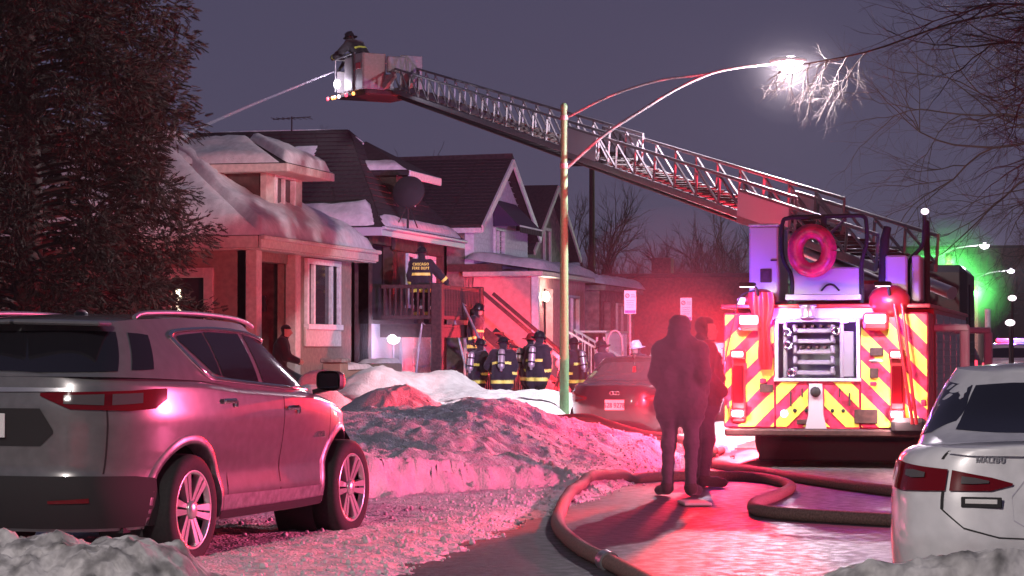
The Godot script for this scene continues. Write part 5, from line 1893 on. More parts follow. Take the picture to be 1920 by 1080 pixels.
func make_white_sedan() -> void:
	var o := thing("white_sedan", "white sedan at the right edge seen from behind, red tail lamp lit by the glow", "car", Vector3(-0.04, -0.1, -13.9))
	var f := CarForm.new()
	f.host = self
	f.low = 0.25
	f.top_of = [[-2.5, 0.72], [-2.2, 0.82], [-1.2, 0.98], [-0.9, 1.0], [0.8, 1.03], [1.5, 1.07], [2.1, 1.085], [2.5, 1.08]]
	f.width_of = [[0.2, 0.90], [0.35, 0.95], [0.6, 0.97], [0.85, 0.965], [1.0, 0.935], [1.1, 0.89]]
	f.rear_of = [[0.2, 2.32], [0.4, 2.46], [0.65, 2.50], [0.8, 2.47], [1.0, 2.42], [1.1, 2.40]]
	f.front_of = [[0.2, -2.3], [0.5, -2.45], [0.8, -2.35], [1.0, -2.2]]
	f.n_rear = 6.0
	f.n_front = 3.0
	f.shoulder = 0.07
	f.roof_of = [[-0.7, 1.30], [-0.2, 1.42], [0.4, 1.45], [1.0, 1.415], [1.5, 1.30]]
	f.g_wide = [0.89, 0.70]
	f.g_rear = [1.86, 0.86]
	f.g_front = [-1.25, -0.25]
	f.n_glass = 4.2
	build_car(o, f, M.white_paint, [1.45, -1.4], 0.335, 0.40, 120, 30)
	add_wheels(o, wheel_meshes(0.335, 0.23, 0.235, 5), [Vector3(0.80, 0.335, 1.45), Vector3(0.80, 0.335, -1.4), Vector3(-0.80, 0.335, 1.45), Vector3(-0.80, 0.335, -1.4)])
	for side in [1.0, -1.0]:
		part("rear_glass", wrap_strip(f, f.upper, [[0.0, 1.13, 1.375], [0.09, 1.13, 1.375], [0.145, 1.14, 1.36]], 0.006, side, 8), M.black_glass, o)
		part("side_glass", skin_strip(f, f.upper, [[1.25, 1.12, 1.18], [0.9, 1.09, 1.36], [0.2, 1.06, 1.40], [-0.5, 1.05, 1.32], [-1.0, 1.04, 1.1]], 2, 0.005, side), M.black_glass, o)
		part("outer_tail_lamp", wrap_strip(f, f.lower, [[0.118, 0.885, 0.985], [0.17, 0.875, 1.002], [0.215, 0.88, 1.012], [0.245, 0.93, 1.0]], 0.012, side, 8), M.tail_lens, o)
		part("inner_tail_lamp", wrap_strip(f, f.lower, [[0.060, 0.915, 0.925], [0.078, 0.888, 0.95], [0.114, 0.885, 0.982]], 0.012, side, 8), M.tail_lens, o)
		part("tail_lamp_insert", wrap_strip(f, f.lower, [[0.140, 0.945, 0.968], [0.156, 0.94, 0.978], [0.168, 0.948, 0.975]], 0.02, side, 5), M.clear_lens, o)
		part("tail_lamp_insert", wrap_strip(f, f.lower, [[0.080, 0.925, 0.935], [0.092, 0.92, 0.948], [0.104, 0.92, 0.955]], 0.02, side, 5), M.clear_lens, o)
		part("trunk_seam", wrap_strip(f, f.lower, [[0.122, 0.80, 0.88], [0.119, 0.80, 0.88]], 0.002, side, 1, 6), M.matt_black, o)
		part("trunk_seam", wrap_strip(f, f.lower, [[0.0, 0.66, 0.667], [0.07, 0.67, 0.677], [0.10, 0.71, 0.718], [0.122, 0.80, 0.81]], 0.002, side, 6, 1), M.matt_black, o)
		part("trunk_seam", wrap_strip(f, f.lower, [[0.126, 1.03, 1.07], [0.129, 1.03, 1.07]], 0.002, side, 1, 3), M.matt_black, o)
		part("plate_recess_edge", wrap_strip(f, f.lower, [[0.0, 0.71, 0.716], [0.045, 0.71, 0.716], [0.058, 0.75, 0.757], [0.060, 0.86, 0.868], [0.05, 0.935, 0.943], [0.0, 0.945, 0.951]], 0.003, side, 5, 1), M.violet_grey, o)
		part("trunk_lip", wrap_strip(f, f.lower, [[0.0, 1.05, 1.075], [0.10, 1.05, 1.072], [0.125, 1.06, 1.068]], 0.02, side, 8, 3), M.white_paint, o)
		part("bumper_seam", wrap_strip(f, f.lower, [[0.0, 0.42, 0.428], [0.15, 0.42, 0.428]], 0.002, side, 6, 1), M.matt_black, o)
	var z := f.find(f.lower, 0.845, 0.45, 0)
	var s := shape()
	s.xf = Transform3D(Basis(Vector3.UP, -0.12), Vector3(-0.47, 0.835, z.z + 0.012))
	s.box(Vector3(), Vector3(0.19, 0.05, 0.008), 0.003)
	part("dealer_badge", s, M.black, o)
	s = shape()
	s.xf = Transform3D(Basis(Vector3.UP, -0.12), Vector3(-0.47, 0.835, z.z + 0.018))
	s.box(Vector3(0, 0.004, 0), Vector3(0.15, 0.022, 0.006), 0.002)
	part("badge_strip", s, M.plate_white, o)
	z = f.find(f.lower, 1.03, 0.45, 0)
	writing("MALIBU", 0.026, 0.004, M.satin_metal, o, Transform3D(Basis(Vector3.UP, -0.1), Vector3(-0.43, 1.03, z.z + 0.008)))

func make_black_sedan() -> void:
	var o := thing("black_sedan", "black sedan with a white licence plate parked behind the snow bank", "car", Vector3(-7.45, -0.12, -40.2))
	var f := CarForm.new()
	f.host = self
	f.low = 0.22
	f.top_of = [[-2.4, 0.72], [-2.1, 0.82], [-1.1, 0.96], [0.8, 0.99], [1.5, 1.02], [2.0, 1.0], [2.4, 0.98]]
	f.width_of = [[0.2, 0.84], [0.35, 0.90], [0.6, 0.92], [0.85, 0.92], [1.0, 0.88]]
	f.rear_of = [[0.2, 2.25], [0.4, 2.38], [0.65, 2.42], [0.85, 2.40], [1.0, 2.36]]
	f.front_of = [[0.2, -2.3], [0.5, -2.4], [0.8, -2.3], [1.0, -2.1]]
	f.n_rear = 3.6
	f.shoulder = 0.05
	f.roof_of = [[-0.7, 1.28], [-0.2, 1.40], [0.4, 1.43], [1.0, 1.395], [1.6, 1.25]]
	f.g_wide = [0.82, 0.57]
	f.g_rear = [1.86, 0.72]
	f.g_front = [-1.25, -0.25]
	f.n_glass = 4.2
	build_car(o, f, M.black_paint, [1.4, -1.4], 0.33, 0.395, 90, 20)
	add_wheels(o, wheel_meshes(0.33, 0.22, 0.23, 5), [Vector3(0.79, 0.33, 1.4), Vector3(0.79, 0.33, -1.4), Vector3(-0.79, 0.33, 1.4), Vector3(-0.79, 0.33, -1.4)])
	for side in [1.0, -1.0]:
		part("rear_glass", wrap_strip(f, f.upper, [[0.0, 1.07, 1.36], [0.09, 1.07, 1.36], [0.145, 1.08, 1.34]], 0.006, side, 8), M.window_glass, o)
		part("side_glass", skin_strip(f, f.upper, [[1.25, 1.08, 1.14], [0.9, 1.05, 1.33], [0.2, 1.03, 1.38], [-0.5, 1.02, 1.3], [-1.0, 1.01, 1.06]], 2, 0.005, side), M.black_glass, o)
		part("tail_lamp", wrap_strip(f, f.lower, [[0.09, 0.77, 0.80], [0.13, 0.73, 0.84], [0.19, 0.72, 0.90], [0.25, 0.80, 0.90]], 0.012, side, 8), M.tail_lens, o)
		part("tail_lamp_insert", wrap_strip(f, f.lower, [[0.10, 0.77, 0.795], [0.145, 0.76, 0.82]], 0.018, side, 5), M.clear_lens, o)
	var s := shape()
	s.box(Vector3(0, 0.68, 2.43), Vector3(0.315, 0.165, 0.012), 0.004)
	var pl := part("license_plate", s, M.plate_white, o)
	writing("S28 9278", 0.075, 0.006, M.plate_ink, pl, Transform3D(Basis().scaled(Vector3(0.80, 1.0, 1.0)), Vector3(0, 0.672, 2.438)))
	s = shape()
	for e in [-0.05, 0.0, 0.05]:
		s.lathe([Vector2(0.022, -0.006), Vector2(0.034, -0.006), Vector2(0.034, 0.006), Vector2(0.022, 0.006), Vector2(0.022, -0.006)], 14, Transform3D(Basis(Vector3.RIGHT, PI / 2).scaled(Vector3(1.0, 1.0, 1.0)), Vector3(e, 0.87, 2.415)))
	part("emblem", s, M.chrome, o)
	s = shape()
	s.ball(Vector3(0, 1.45, 0.75), Vector3(0.02, 0.045, 0.08), 10)
	part("roof_antenna", s, M.black, o)
	s = shape()
	s.box(Vector3(0.12, 1.24, 1.35), Vector3(0.05, 0.09, 0.012), 0.004)
	part("hanging_tag", s, M.red_paint, o)
	# the pale car parked ahead of it
	var w := thing("silver_car", "pale silver car parked just ahead of the black sedan, roof showing", "car", Vector3(-7.7, -0.04, -47.4))
	f = CarForm.new()
	f.host = self
	f.top_of = [[-2.3, 0.8], [-1.1, 1.05], [0.8, 1.1], [2.2, 1.12]]
	f.width_of = [[0.2, 0.85], [0.6, 0.92], [1.1, 0.88]]
	f.rear_of = [[0.2, 2.1], [0.6, 2.2], [1.1, 2.12]]
	f.front_of = [[0.2, -2.2], [0.6, -2.3], [1.0, -2.1]]
	f.roof_of = [[-0.7, 1.45], [0.0, 1.60], [0.7, 1.62], [1.5, 1.56]]
	f.g_wide = [0.86, 0.62]
	f.g_rear = [2.0, 1.45]
	f.g_front = [-1.2, -0.25]
	build_car(w, f, M.white_paint, [1.3, -1.4], 0.34, 0.4, 60, 14)
	add_wheels(w, wheel_meshes(0.34, 0.22, 0.23, 5), [Vector3(0.79, 0.34, 1.3), Vector3(0.79, 0.34, -1.4), Vector3(-0.79, 0.34, 1.3), Vector3(-0.79, 0.34, -1.4)])
	for side in [1.0, -1.0]:
		part("rear_glass", wrap_strip(f, f.upper, [[0.0, 1.2, 1.5], [0.09, 1.2, 1.5], [0.145, 1.21, 1.48]], 0.006, side, 8), M.black_glass, w)
		part("tail_lamp", wrap_strip(f, f.lower, [[0.16, 0.85, 1.05], [0.25, 0.85, 1.05]], 0.012, side, 8), M.tail_lens, w)

func skin(bones: Array, cell: float, k: float, folds := 0.0) -> Array:
	# surface nets over a smooth union of tapered capsules [a, b, ra, rb]; gives [points, normals, triangles]
	var lo := Vector3.ONE * 1e9
	var hi := -lo
	for b in bones:
		var r: float = maxf(b[2], b[3]) + cell * 3.0
		for e in [b[0], b[1]]:
			lo = lo.min(e - Vector3.ONE * r)
			hi = hi.max(e + Vector3.ONE * r)
	var nx := int((hi.x - lo.x) / cell) + 2
	var ny := int((hi.y - lo.y) / cell) + 2
	var nz := int((hi.z - lo.z) / cell) + 2
	var field := PackedFloat32Array()
	field.resize(nx * ny * nz)
	field.fill(1.0)
	for b in bones:
		var a: Vector3 = b[0]
		var ab: Vector3 = b[1] - a
		var ra: float = b[2]
		var rd: float = b[3] - ra
		var inv := 1.0 / maxf(ab.length_squared(), 1e-9)
		var r: float = maxf(b[2], b[3]) + k + cell * 2.0
		var l := ((a.min(b[1]) - Vector3.ONE * r - lo) / cell).floor()
		var h := ((a.max(b[1]) + Vector3.ONE * r - lo) / cell).ceil()
		for iz in range(maxi(0, int(l.z)), mini(nz - 1, int(h.z)) + 1):
			for iy in range(maxi(0, int(l.y)), mini(ny - 1, int(h.y)) + 1):
				var row := (iz * ny + iy) * nx
				for ix in range(maxi(0, int(l.x)), mini(nx - 1, int(h.x)) + 1):
					var d := lo + Vector3(ix, iy, iz) * cell - a
					var t := clampf(d.dot(ab) * inv, 0.0, 1.0)
					var v := (d - ab * t).length() - ra - rd * t
					var o := field[row + ix]
					var m := minf(o, v)
					var q := k - absf(o - v)
					if q > 0.0:
						m -= q * q / (4.0 * k)
					field[row + ix] = m
	var ids := PackedInt32Array()
	ids.resize(nx * ny * nz)
	ids.fill(-1)
	var pts := PackedVector3Array()
	var tris := PackedInt32Array()
	var far := cell * 2.0
	var step := [0, 1, nx, nx + 1, nx * ny, nx * ny + 1, nx * ny + nx, nx * ny + nx + 1]
	for iz in nz - 1:
		for iy in ny - 1:
			var row := (iz * ny + iy) * nx
			for ix in nx - 1:
				var at := row + ix
				if absf(field[at]) > far:
					continue
				var inside := 0
				var sum := Vector3()
				var count := 0
				var f := PackedFloat32Array()
				f.resize(8)
				for c in 8:
					f[c] = field[at + step[c]]
					if f[c] < 0.0:
						inside += 1
				if inside == 0 or inside == 8:
					continue
				for c in 8:
					for axis in 3:
						var other := c | (1 << axis)
						if other != c and (f[c] < 0.0) != (f[other] < 0.0):
							var t := f[c] / (f[c] - f[other])
							var p := Vector3(c & 1, (c >> 1) & 1, c >> 2)
							p[axis] += t
							sum += p
							count += 1
				ids[at] = pts.size()
				pts.append(lo + (Vector3(ix, iy, iz) + sum / count) * cell)
	var offs := [[nx, nx * ny], [nx * ny, 1], [1, nx]]
	var unit := [1, nx, nx * ny]
	for iz in range(1, nz - 1):
		for iy in range(1, ny - 1):
			var row := (iz * ny + iy) * nx
			for ix in range(1, nx - 1):
				var at := row + ix
				var f := field[at]
				if absf(f) > far:
					continue
				for axis in 3:
					if (f < 0.0) == (field[at + unit[axis]] < 0.0):
						continue
					var o1: int = offs[axis][0]
					var o2: int = offs[axis][1]
					var q := [ids[at], ids[at - o1], ids[at - o1 - o2], ids[at - o2]]
					if q.min() < 0:
						continue
					if f < 0.0:
						tris.append_array([q[0], q[1], q[2], q[0], q[2], q[3]])
					else:
						tris.append_array([q[0], q[2], q[1], q[0], q[3], q[2]])
	var nrm := normals_of(pts, tris)
	if folds > 0.0:
		# creases of cloth: a fine, stretched noise pushed along the surface
		for i in pts.size():
			var p := pts[i]
			var n := nrm[i].normalized()
			pts[i] = p + n * folds * (lumps.get_noise_3d(p.x * 260.0, p.y * 520.0, p.z * 260.0) + 0.6 * absf(lumps.get_noise_3d(p.x * 420.0 + 50.0, p.y * 300.0 + p.x * 300.0, p.z * 420.0)))
		nrm = normals_of(pts, tris)
	return [pts, nrm, tris]

func normals_of(pts: PackedVector3Array, tris: PackedInt32Array) -> PackedVector3Array:
	var nrm := PackedVector3Array()
	nrm.resize(pts.size())
	for i in range(0, tris.size(), 3):
		var c := (pts[tris[i + 1]] - pts[tris[i]]).cross(pts[tris[i + 2]] - pts[tris[i]])
		for j in 3:
			nrm[tris[i + j]] += c
	return nrm

func add_skin(s: Shape, body: Array, colour: Callable, keep = null, off := 0.0) -> void:
	var pts: PackedVector3Array = body[0]
	var nrm: PackedVector3Array = body[1]
	var tris: PackedInt32Array = body[2]
	s.tinted = true
	for i in range(0, tris.size(), 3):
		var q := [tris[i], tris[i + 1], tris[i + 2]]
		var mid := (pts[q[0]] + pts[q[1]] + pts[q[2]]) / 3.0
		if keep != null and not keep.call(mid):
			continue
		s.ink = colour.call(mid)
		var a := nrm[q[0]].normalized()
		var b := nrm[q[1]].normalized()
		var c := nrm[q[2]].normalized()
		s.put(pts[q[0]] + a * off, pts[q[1]] + b * off, pts[q[2]] + c * off, a, b, c)

func joints(lean := 0.0) -> Dictionary:
	# a standing figure 1.78 m tall that faces -z; «lean» bends the trunk forward at the hips
	var j := {
		"pelvis": Vector3(0, 0.96, 0), "waist": Vector3(0, 1.12, 0.0), "chest": Vector3(0, 1.36, 0.01), "neck": Vector3(0, 1.51, 0.01), "head": Vector3(0, 1.665, -0.015),
		"sh_l": Vector3(-0.19, 1.44, 0.01), "sh_r": Vector3(0.19, 1.44, 0.01), "el_l": Vector3(-0.26, 1.17, 0.02), "el_r": Vector3(0.26, 1.17, 0.02), "wr_l": Vector3(-0.25, 0.93, -0.06), "wr_r": Vector3(0.25, 0.93, -0.06),
		"hip_l": Vector3(-0.095, 0.93, 0), "hip_r": Vector3(0.095, 0.93, 0), "kn_l": Vector3(-0.11, 0.51, -0.02), "kn_r": Vector3(0.11, 0.51, -0.02), "an_l": Vector3(-0.115, 0.10, 0.03), "an_r": Vector3(0.115, 0.10, 0.03),
		"toe_l": Vector3(-0.135, 0.055, -0.15), "toe_r": Vector3(0.135, 0.055, -0.15),
	}
	if lean != 0.0:
		var turn := Basis(Vector3.RIGHT, -lean)
		for k in ["waist", "chest", "neck", "head", "sh_l", "sh_r", "el_l", "el_r", "wr_l", "wr_r"]:
			j[k] = j.pelvis + turn * (j[k] - j.pelvis)
	return j

func body_bones(j: Dictionary, bulk: float, coat_low: float) -> Array:
	# bulk thickens the clothes; the coat's skirt reaches down to coat_low
	var side: Vector3 = (j.sh_r - j.sh_l).normalized()
	var b := [
		[j.pelvis - side * 0.075, j.chest - side * 0.085, 0.125 + bulk, 0.125 + bulk], [j.pelvis + side * 0.075, j.chest + side * 0.085, 0.125 + bulk, 0.125 + bulk],
		[j.chest, j.neck, 0.14 + bulk, 0.07 + bulk * 0.6], [j.neck, j.head - Vector3(0, 0.06, 0), 0.06, 0.06],
		[j.head + Vector3(0, -0.035, -0.015), j.head + Vector3(0, 0.03, 0.01), 0.083, 0.096],
		[j.sh_l, j.el_l, 0.072 + bulk, 0.058 + bulk], [j.sh_r, j.el_r, 0.072 + bulk, 0.058 + bulk],
		[j.el_l, j.wr_l, 0.056 + bulk, 0.042 + bulk * 0.8], [j.el_r, j.wr_r, 0.056 + bulk, 0.042 + bulk * 0.8],
		[j.sh_l, j.sh_r, 0.075 + bulk * 0.6, 0.075 + bulk * 0.6],
		[j.hip_l, j.kn_l, 0.092, 0.068], [j.hip_r, j.kn_r, 0.092, 0.068], [j.kn_l, j.an_l, 0.068, 0.055], [j.kn_r, j.an_r, 0.068, 0.055],
		[j.an_l + Vector3(0, -0.03, 0.01), j.toe_l, 0.056, 0.048], [j.an_r + Vector3(0, -0.03, 0.01), j.toe_r, 0.056, 0.048],
	]
	if coat_low < 0.9:
		for e in [["hip_l", "kn_l"], ["hip_r", "kn_r"]]:
			var t := clampf((0.93 - coat_low) / 0.42, 0.0, 1.0)
			b.append([j[e[0]], (j[e[0]] as Vector3).lerp(j[e[1]], t), 0.118 + bulk, 0.112 + bulk])
	return b

func glove(parent: Node3D, wrist: Vector3, elbow: Vector3, m: Material, inward: Vector3, called := "glove") -> void:
	# palm, four curled fingers of different lengths and a thumb
	var d := (wrist - elbow).normalized()
	var a := d.cross(inward).normalized()
	var i := a.cross(d).normalized()
	var s := shape()
	s.xf = Transform3D(Basis(a, d, i), wrist)
	s.ball(Vector3(0, 0.05, 0), Vector3(0.048, 0.06, 0.026), 10)
	for k in 4:
		var x := -0.033 + k * 0.022
		var long: float = [0.062, 0.076, 0.08, 0.07][k]
		s.tube([Vector3(x, 0.085, 0), Vector3(x, 0.085 + long * 0.5, 0.006), Vector3(x, 0.085 + long * 0.85, 0.028), Vector3(x, 0.08 + long * 0.9, 0.046)], 0.012, 0.010, 6)
	s.tube([Vector3(0.040, 0.03, 0), Vector3(0.062, 0.062, 0.014), Vector3(0.060, 0.095, 0.028)], 0.014, 0.011, 6)
	part(called, s, m, parent)

func firefighter(label: String, at: Vector3, turn: float, o := {}) -> Node3D:
	var t := thing("firefighter", label, "person", at, turn, "firefighters at the scene")
	var j := joints(o.get("lean", 0.0))
	for k in o.get("pose", {}):
		j[k] = o.pose[k]
	var bones := body_bones(j, 0.035, 0.74)
	var face := Vector3(0, -0.01, -0.1)
	var body := skin(bones, 0.022, 0.05, 0.016)
	var coat := Color(0.020, 0.019, 0.020)
	var head: Vector3 = j.head
	var s := shape()
	add_skin(s, body, func(p: Vector3):
		if p.distance_to(head) < 0.125:
			return Color(0.40, 0.24, 0.18) if p.z < head.z - 0.03 and p.y < head.y + 0.02 else Color(0.02, 0.018, 0.016)
		return Color(0.012, 0.012, 0.012) if p.y < 0.16 else coat)
	part("body", s, M.cloth, t)
	# helmet: shell, comb and brim, tail to the rear
	s = shape()
	var hat := Transform3D(Basis(Vector3.RIGHT, -o.get("nod", 0.1) - o.get("lean", 0.0) * 0.5), head + Vector3(0, 0.055, 0.0))
	s.lathe([Vector2(0.125, -0.02), Vector2(0.118, 0.05), Vector2(0.085, 0.11), Vector2(0.03, 0.135), Vector2(0.0, 0.138)], 18, hat)
	var rows := []
	for i in 25:
		var a := TAU * i / 24.0
		var r := 0.165 + 0.055 * maxf(0.0, sin(a)) ** 2
		rows.append(PackedVector3Array([hat * Vector3(0.115 * cos(a), 0.0, 0.115 * sin(a)), hat * Vector3(r * cos(a), -0.025, r * sin(a)), hat * Vector3(r * cos(a), -0.035, r * sin(a)), hat * Vector3(0.115 * cos(a), -0.02, 0.115 * sin(a))]))
	s.rings(rows, false)
	s.xf = hat
	s.box(Vector3(0, 0.105, 0.0), Vector3(0.022, 0.05, 0.2), 0.008)
	s.box(Vector3(0, 0.06, -0.125), Vector3(0.08, 0.10, 0.015), 0.008)
	part("helmet", s, o.get("helmet", M.helmet_black), t)
	# reflective bands taken from the coat's own surface
	var up: Vector3 = (j.chest - j.pelvis).normalized()
	var pel: Vector3 = j.pelvis
	var bands := [["hem_band", -0.20, -0.125], ["chest_band", 0.20, 0.26]]
	for q in bands:
		s = shape()
		add_skin(s, body, func(_p: Vector3): return Color.WHITE, func(p: Vector3):
			var h := (p - pel).dot(up) if q[1] > 0.0 else p.y - 0.96
			if h < q[1] or h > q[2]:
				return false
			var off := p - pel - up * h
			return off.length() < (0.27 if q[1] > 0 else 0.4) and (q[1] < 0.0 or absf((p - pel).dot((j.sh_r - j.sh_l).normalized())) < 0.215), 0.006)
		if s.p.size():
			part(q[0], s, M.trim_yellow, t)
	for e in [["el_l", "wr_l"], ["el_r", "wr_r"]]:
		var a: Vector3 = (j[e[0]] as Vector3).lerp(j[e[1]], 0.70)
		var d: Vector3 = (j[e[1]] - j[e[0]]).normalized()
		s = shape()
		add_skin(s, body, func(_p: Vector3): return Color.WHITE, func(p: Vector3):
			return absf((p - a).dot(d)) < 0.032 and (p - a).length() < 0.11, 0.006)
		if s.p.size():
			part("sleeve_band", s, M.trim_yellow, t)
		glove(t, j[e[1]], j[e[0]], M.glove, Vector3(-signf(j[e[1]].x), 0, -0.3))
	for e in [["kn_l", "an_l"], ["kn_r", "an_r"]]:
		var a: Vector3 = (j[e[0]] as Vector3).lerp(j[e[1]], 0.62)
		s = shape()
		add_skin(s, body, func(_p: Vector3): return Color.WHITE, func(p: Vector3):
			return absf(p.y - a.y) < 0.035 and (p - a).length() < 0.11, 0.006)
		if s.p.size():
			part("leg_band", s, M.trim_yellow, t)
	if o.get("tank", false):
		var back: Vector3 = j.chest + Vector3(0, -0.12, 0).rotated(Vector3.RIGHT, -o.get("lean", 0.0)) + Vector3(0, 0, 1).rotated(Vector3.RIGHT, -o.get("lean", 0.0)) * 0.225
		s = shape()
		var stand := Transform3D(Basis(Vector3.RIGHT, PI - o.get("lean", 0.0)), back)
		s.lathe([Vector2(0.0, 0.27), Vector2(0.03, 0.265), Vector2(0.03, 0.22), Vector2(0.072, 0.19), Vector2(0.078, 0.15), Vector2(0.078, -0.18), Vector2(0.06, -0.235), Vector2(0.0, -0.255)], 16, stand)
		var tank := part("air_cylinder", s, M.steel_cylinder, t)
		s = shape()
		for y in [-0.1, 0.1]:
			s.lathe([Vector2(0.079, y - 0.018), Vector2(0.084, y - 0.018), Vector2(0.084, y + 0.018), Vector2(0.079, y + 0.018)], 16, stand)
		s.xf = stand
		s.box(Vector3(0, 0, 0.085), Vector3(0.2, 0.4, 0.03), 0.01)
		part("cylinder_harness", s, M.matt_black, tank)
	t.scale = Vector3.ONE * o.get("tall", 1.0)
	if o.has("words"):
		var y := 1.42
		for w in o.words:
			writing(w, 0.062, 0.004, M.trim_yellow, t, Transform3D(Basis(), Vector3(0, y, 0.205)))
			y -= 0.095
	return t

func make_people() -> void:
	# two onlookers, dark against the lamps of the truck
	var t := thing("onlooker", "person in a long dark hooded coat standing with their back to the camera", "person", Vector3(-3.96, 0.0, -23.45), deg_to_rad(-6))
	var j := joints(0.02)
	j.el_l = Vector3(-0.235, 1.19, 0.04); j.el_r = Vector3(0.24, 1.19, 0.05)
	j.wr_l = Vector3(-0.19, 1.02, -0.13); j.wr_r = Vector3(0.19, 1.02, -0.13)
	j.head = Vector3(-0.015, 1.665, -0.03)
	j.kn_l = Vector3(-0.125, 0.51, -0.01); j.an_l = Vector3(-0.13, 0.10, 0.02); j.toe_l = Vector3(-0.25, 0.055, -0.10)
	j.kn_r = Vector3(0.105, 0.51, -0.02); j.an_r = Vector3(0.11, 0.10, 0.03); j.toe_r = Vector3(0.13, 0.055, -0.16)
	var bones := body_bones(j, 0.022, 0.80)
	bones.append([Vector3(0, 1.53, 0.035), Vector3(-0.01, 1.60, 0.02), 0.115, 0.11])
	bones.append([Vector3(-0.09, 1.50, 0.01), Vector3(0.09, 1.50, 0.01), 0.085, 0.085])
	bones.append([j.head + Vector3(0, 0.03, -0.06), j.head + Vector3(0, 0.02, -0.15), 0.075, 0.05])
	bones.append([Vector3(-0.11, 0.93, 0.01), Vector3(0.11, 0.93, 0.01), 0.16, 0.16])
	bones.append([Vector3(-0.17, 1.0, -0.10), Vector3(0.17, 1.0, -0.10), 0.07, 0.07])
	var body := skin(bones, 0.012, 0.045, 0.010)
	var s := shape()
	add_skin(s, body, func(p: Vector3):
		if p.y > 1.62 and p.z < -0.08:
			return Color(0.42, 0.26, 0.2)
		if p.y < 0.13:
			return Color(0.02, 0.017, 0.015)
		return Color(0.034, 0.028, 0.034) if p.y > 0.765 else Color(0.05, 0.045, 0.058))
	part("body", s, M.cloth, t)
	s = shape()
	add_skin(s, body, func(_p: Vector3): return Color(0.03, 0.03, 0.036), func(p: Vector3): return p.y > 0.765 and p.y < 0.80 and absf(p.x) < 0.28, 0.007)
	part("coat_hem", s, M.cloth, t)
	s = shape()
	add_skin(s, body, func(_p: Vector3): return Color(0.028, 0.026, 0.03), func(p: Vector3): return p.y > 1.645 and p.y < 1.68 + 0.1 and p.z > -0.11, 0.010)
	part("knit_cap", s, M.cloth, t)
	t = thing("onlooker", "bareheaded person in a quilted jacket looking right towards the fire truck", "person", Vector3(-3.98, 0.0, -25.05), deg_to_rad(-68))
	j = joints(0.0)
	j.el_l = Vector3(-0.25, 1.18, 0.04); j.el_r = Vector3(0.25, 1.18, 0.05)
	j.wr_l = Vector3(-0.20, 1.01, -0.14); j.wr_r = Vector3(0.20, 1.01, -0.14)
	j.toe_l = Vector3(-0.14, 0.055, -0.17); j.toe_r = Vector3(0.13, 0.055, -0.17)
	bones = body_bones(j, 0.034, 0.86)
	bones.append([Vector3(-0.08, 1.50, 0.02), Vector3(0.08, 1.50, 0.02), 0.085, 0.085])
	bones.append([Vector3(0, 1.15, -0.09), Vector3(0, 1.32, -0.06), 0.13, 0.13])
	var h: Vector3 = j.head
	bones.append([h + Vector3(0, 0.0, -0.085), h + Vector3(0, -0.03, -0.118), 0.016, 0.019])
	bones.append([h + Vector3(0, -0.10, -0.07), h + Vector3(0, -0.10, -0.05), 0.035, 0.045])
	bones.append([h + Vector3(-0.02, -0.065, -0.095), h + Vector3(0.02, -0.065, -0.095), 0.014, 0.014])
	bones.append([h + Vector3(-0.035, 0.022, -0.085), h + Vector3(0.035, 0.022, -0.085), 0.018, 0.018])
	for e in [-1.0, 1.0]:
		bones.append([h + Vector3(0.088 * e, -0.02, 0.0), h + Vector3(0.092 * e, 0.015, 0.008), 0.018, 0.02])
	body = skin(bones, 0.011, 0.04, 0.009)
	s = shape()
	add_skin(s, body, func(p: Vector3):
		if p.y > 1.55:
			return Color(0.02, 0.015, 0.012) if p.z > h.z + 0.0 or p.y > 1.72 else Color(0.40, 0.24, 0.18)
		if p.y < 0.13:
			return Color(0.02, 0.017, 0.015)
		return Color(0.04, 0.02, 0.024) if p.y > 0.86 else Color(0.05, 0.05, 0.065))
	part("body", s, M.cloth, t)
	for k in 5:
		s = shape()
		add_skin(s, body, func(_p: Vector3): return Color(0.032, 0.017, 0.02), func(p: Vector3): return absf(p.y - 0.92 - k * 0.115) < 0.03 and absf(p.x) < 0.18, 0.010)
		part("quilted_band", s, M.cloth, t)
	s = shape()
	add_skin(s, body, func(_p: Vector3): return Color(0.018, 0.014, 0.012), func(p: Vector3): return p.y > 1.58 and (p.z > h.z + 0.01 or p.y > 1.73), 0.010)
	part("hair", s, M.cloth, t)
	for e in [-1.0, 1.0]:
		s = shape()
		s.ball(h + Vector3(0.034 * e, 0.0, -0.088), Vector3(0.012, 0.009, 0.008), 8)
		part("eye", s, M.clear_lens, t)
	# on the porch, seen from the back
	firefighter("firefighter on the raised wooden porch, back turned, one arm on the railing", Vector3(-15.45, 2.04, -54.75), deg_to_rad(10), {"pose": {"el_r": Vector3(0.40, 1.20, 0.02), "wr_r": Vector3(0.60, 1.0, -0.02)}, "words": ["CHICAGO", "FIRE DEPT"]})
	# in the basket, leaning over the nozzle
	firefighter("firefighter leaning out of the raised ladder basket over the nozzle", Vector3(-17.62, 7.74, -57.05), deg_to_rad(62), {"lean": 0.72, "nod": -0.2, "pose": {"wr_l": Vector3(-0.20, 1.02, -0.86), "wr_r": Vector3(0.20, 1.06, -0.84), "el_l": Vector3(-0.30, 1.06, -0.56), "el_r": Vector3(0.30, 1.10, -0.54)}})
	# on the stairs
	firefighter("firefighter coming down the porch stairs with a shining helmet", Vector3(-14.55, 0.72, -56.3), deg_to_rad(-100), {"lean": 0.12})
	# the group at the lamp post
	firefighter("leftmost firefighter of the group by the lamp post, grey cylinder on the back", Vector3(-13.75, -0.05, -53.4), deg_to_rad(-35), {"tank": true, "tall": 0.95, "lean": 0.14})
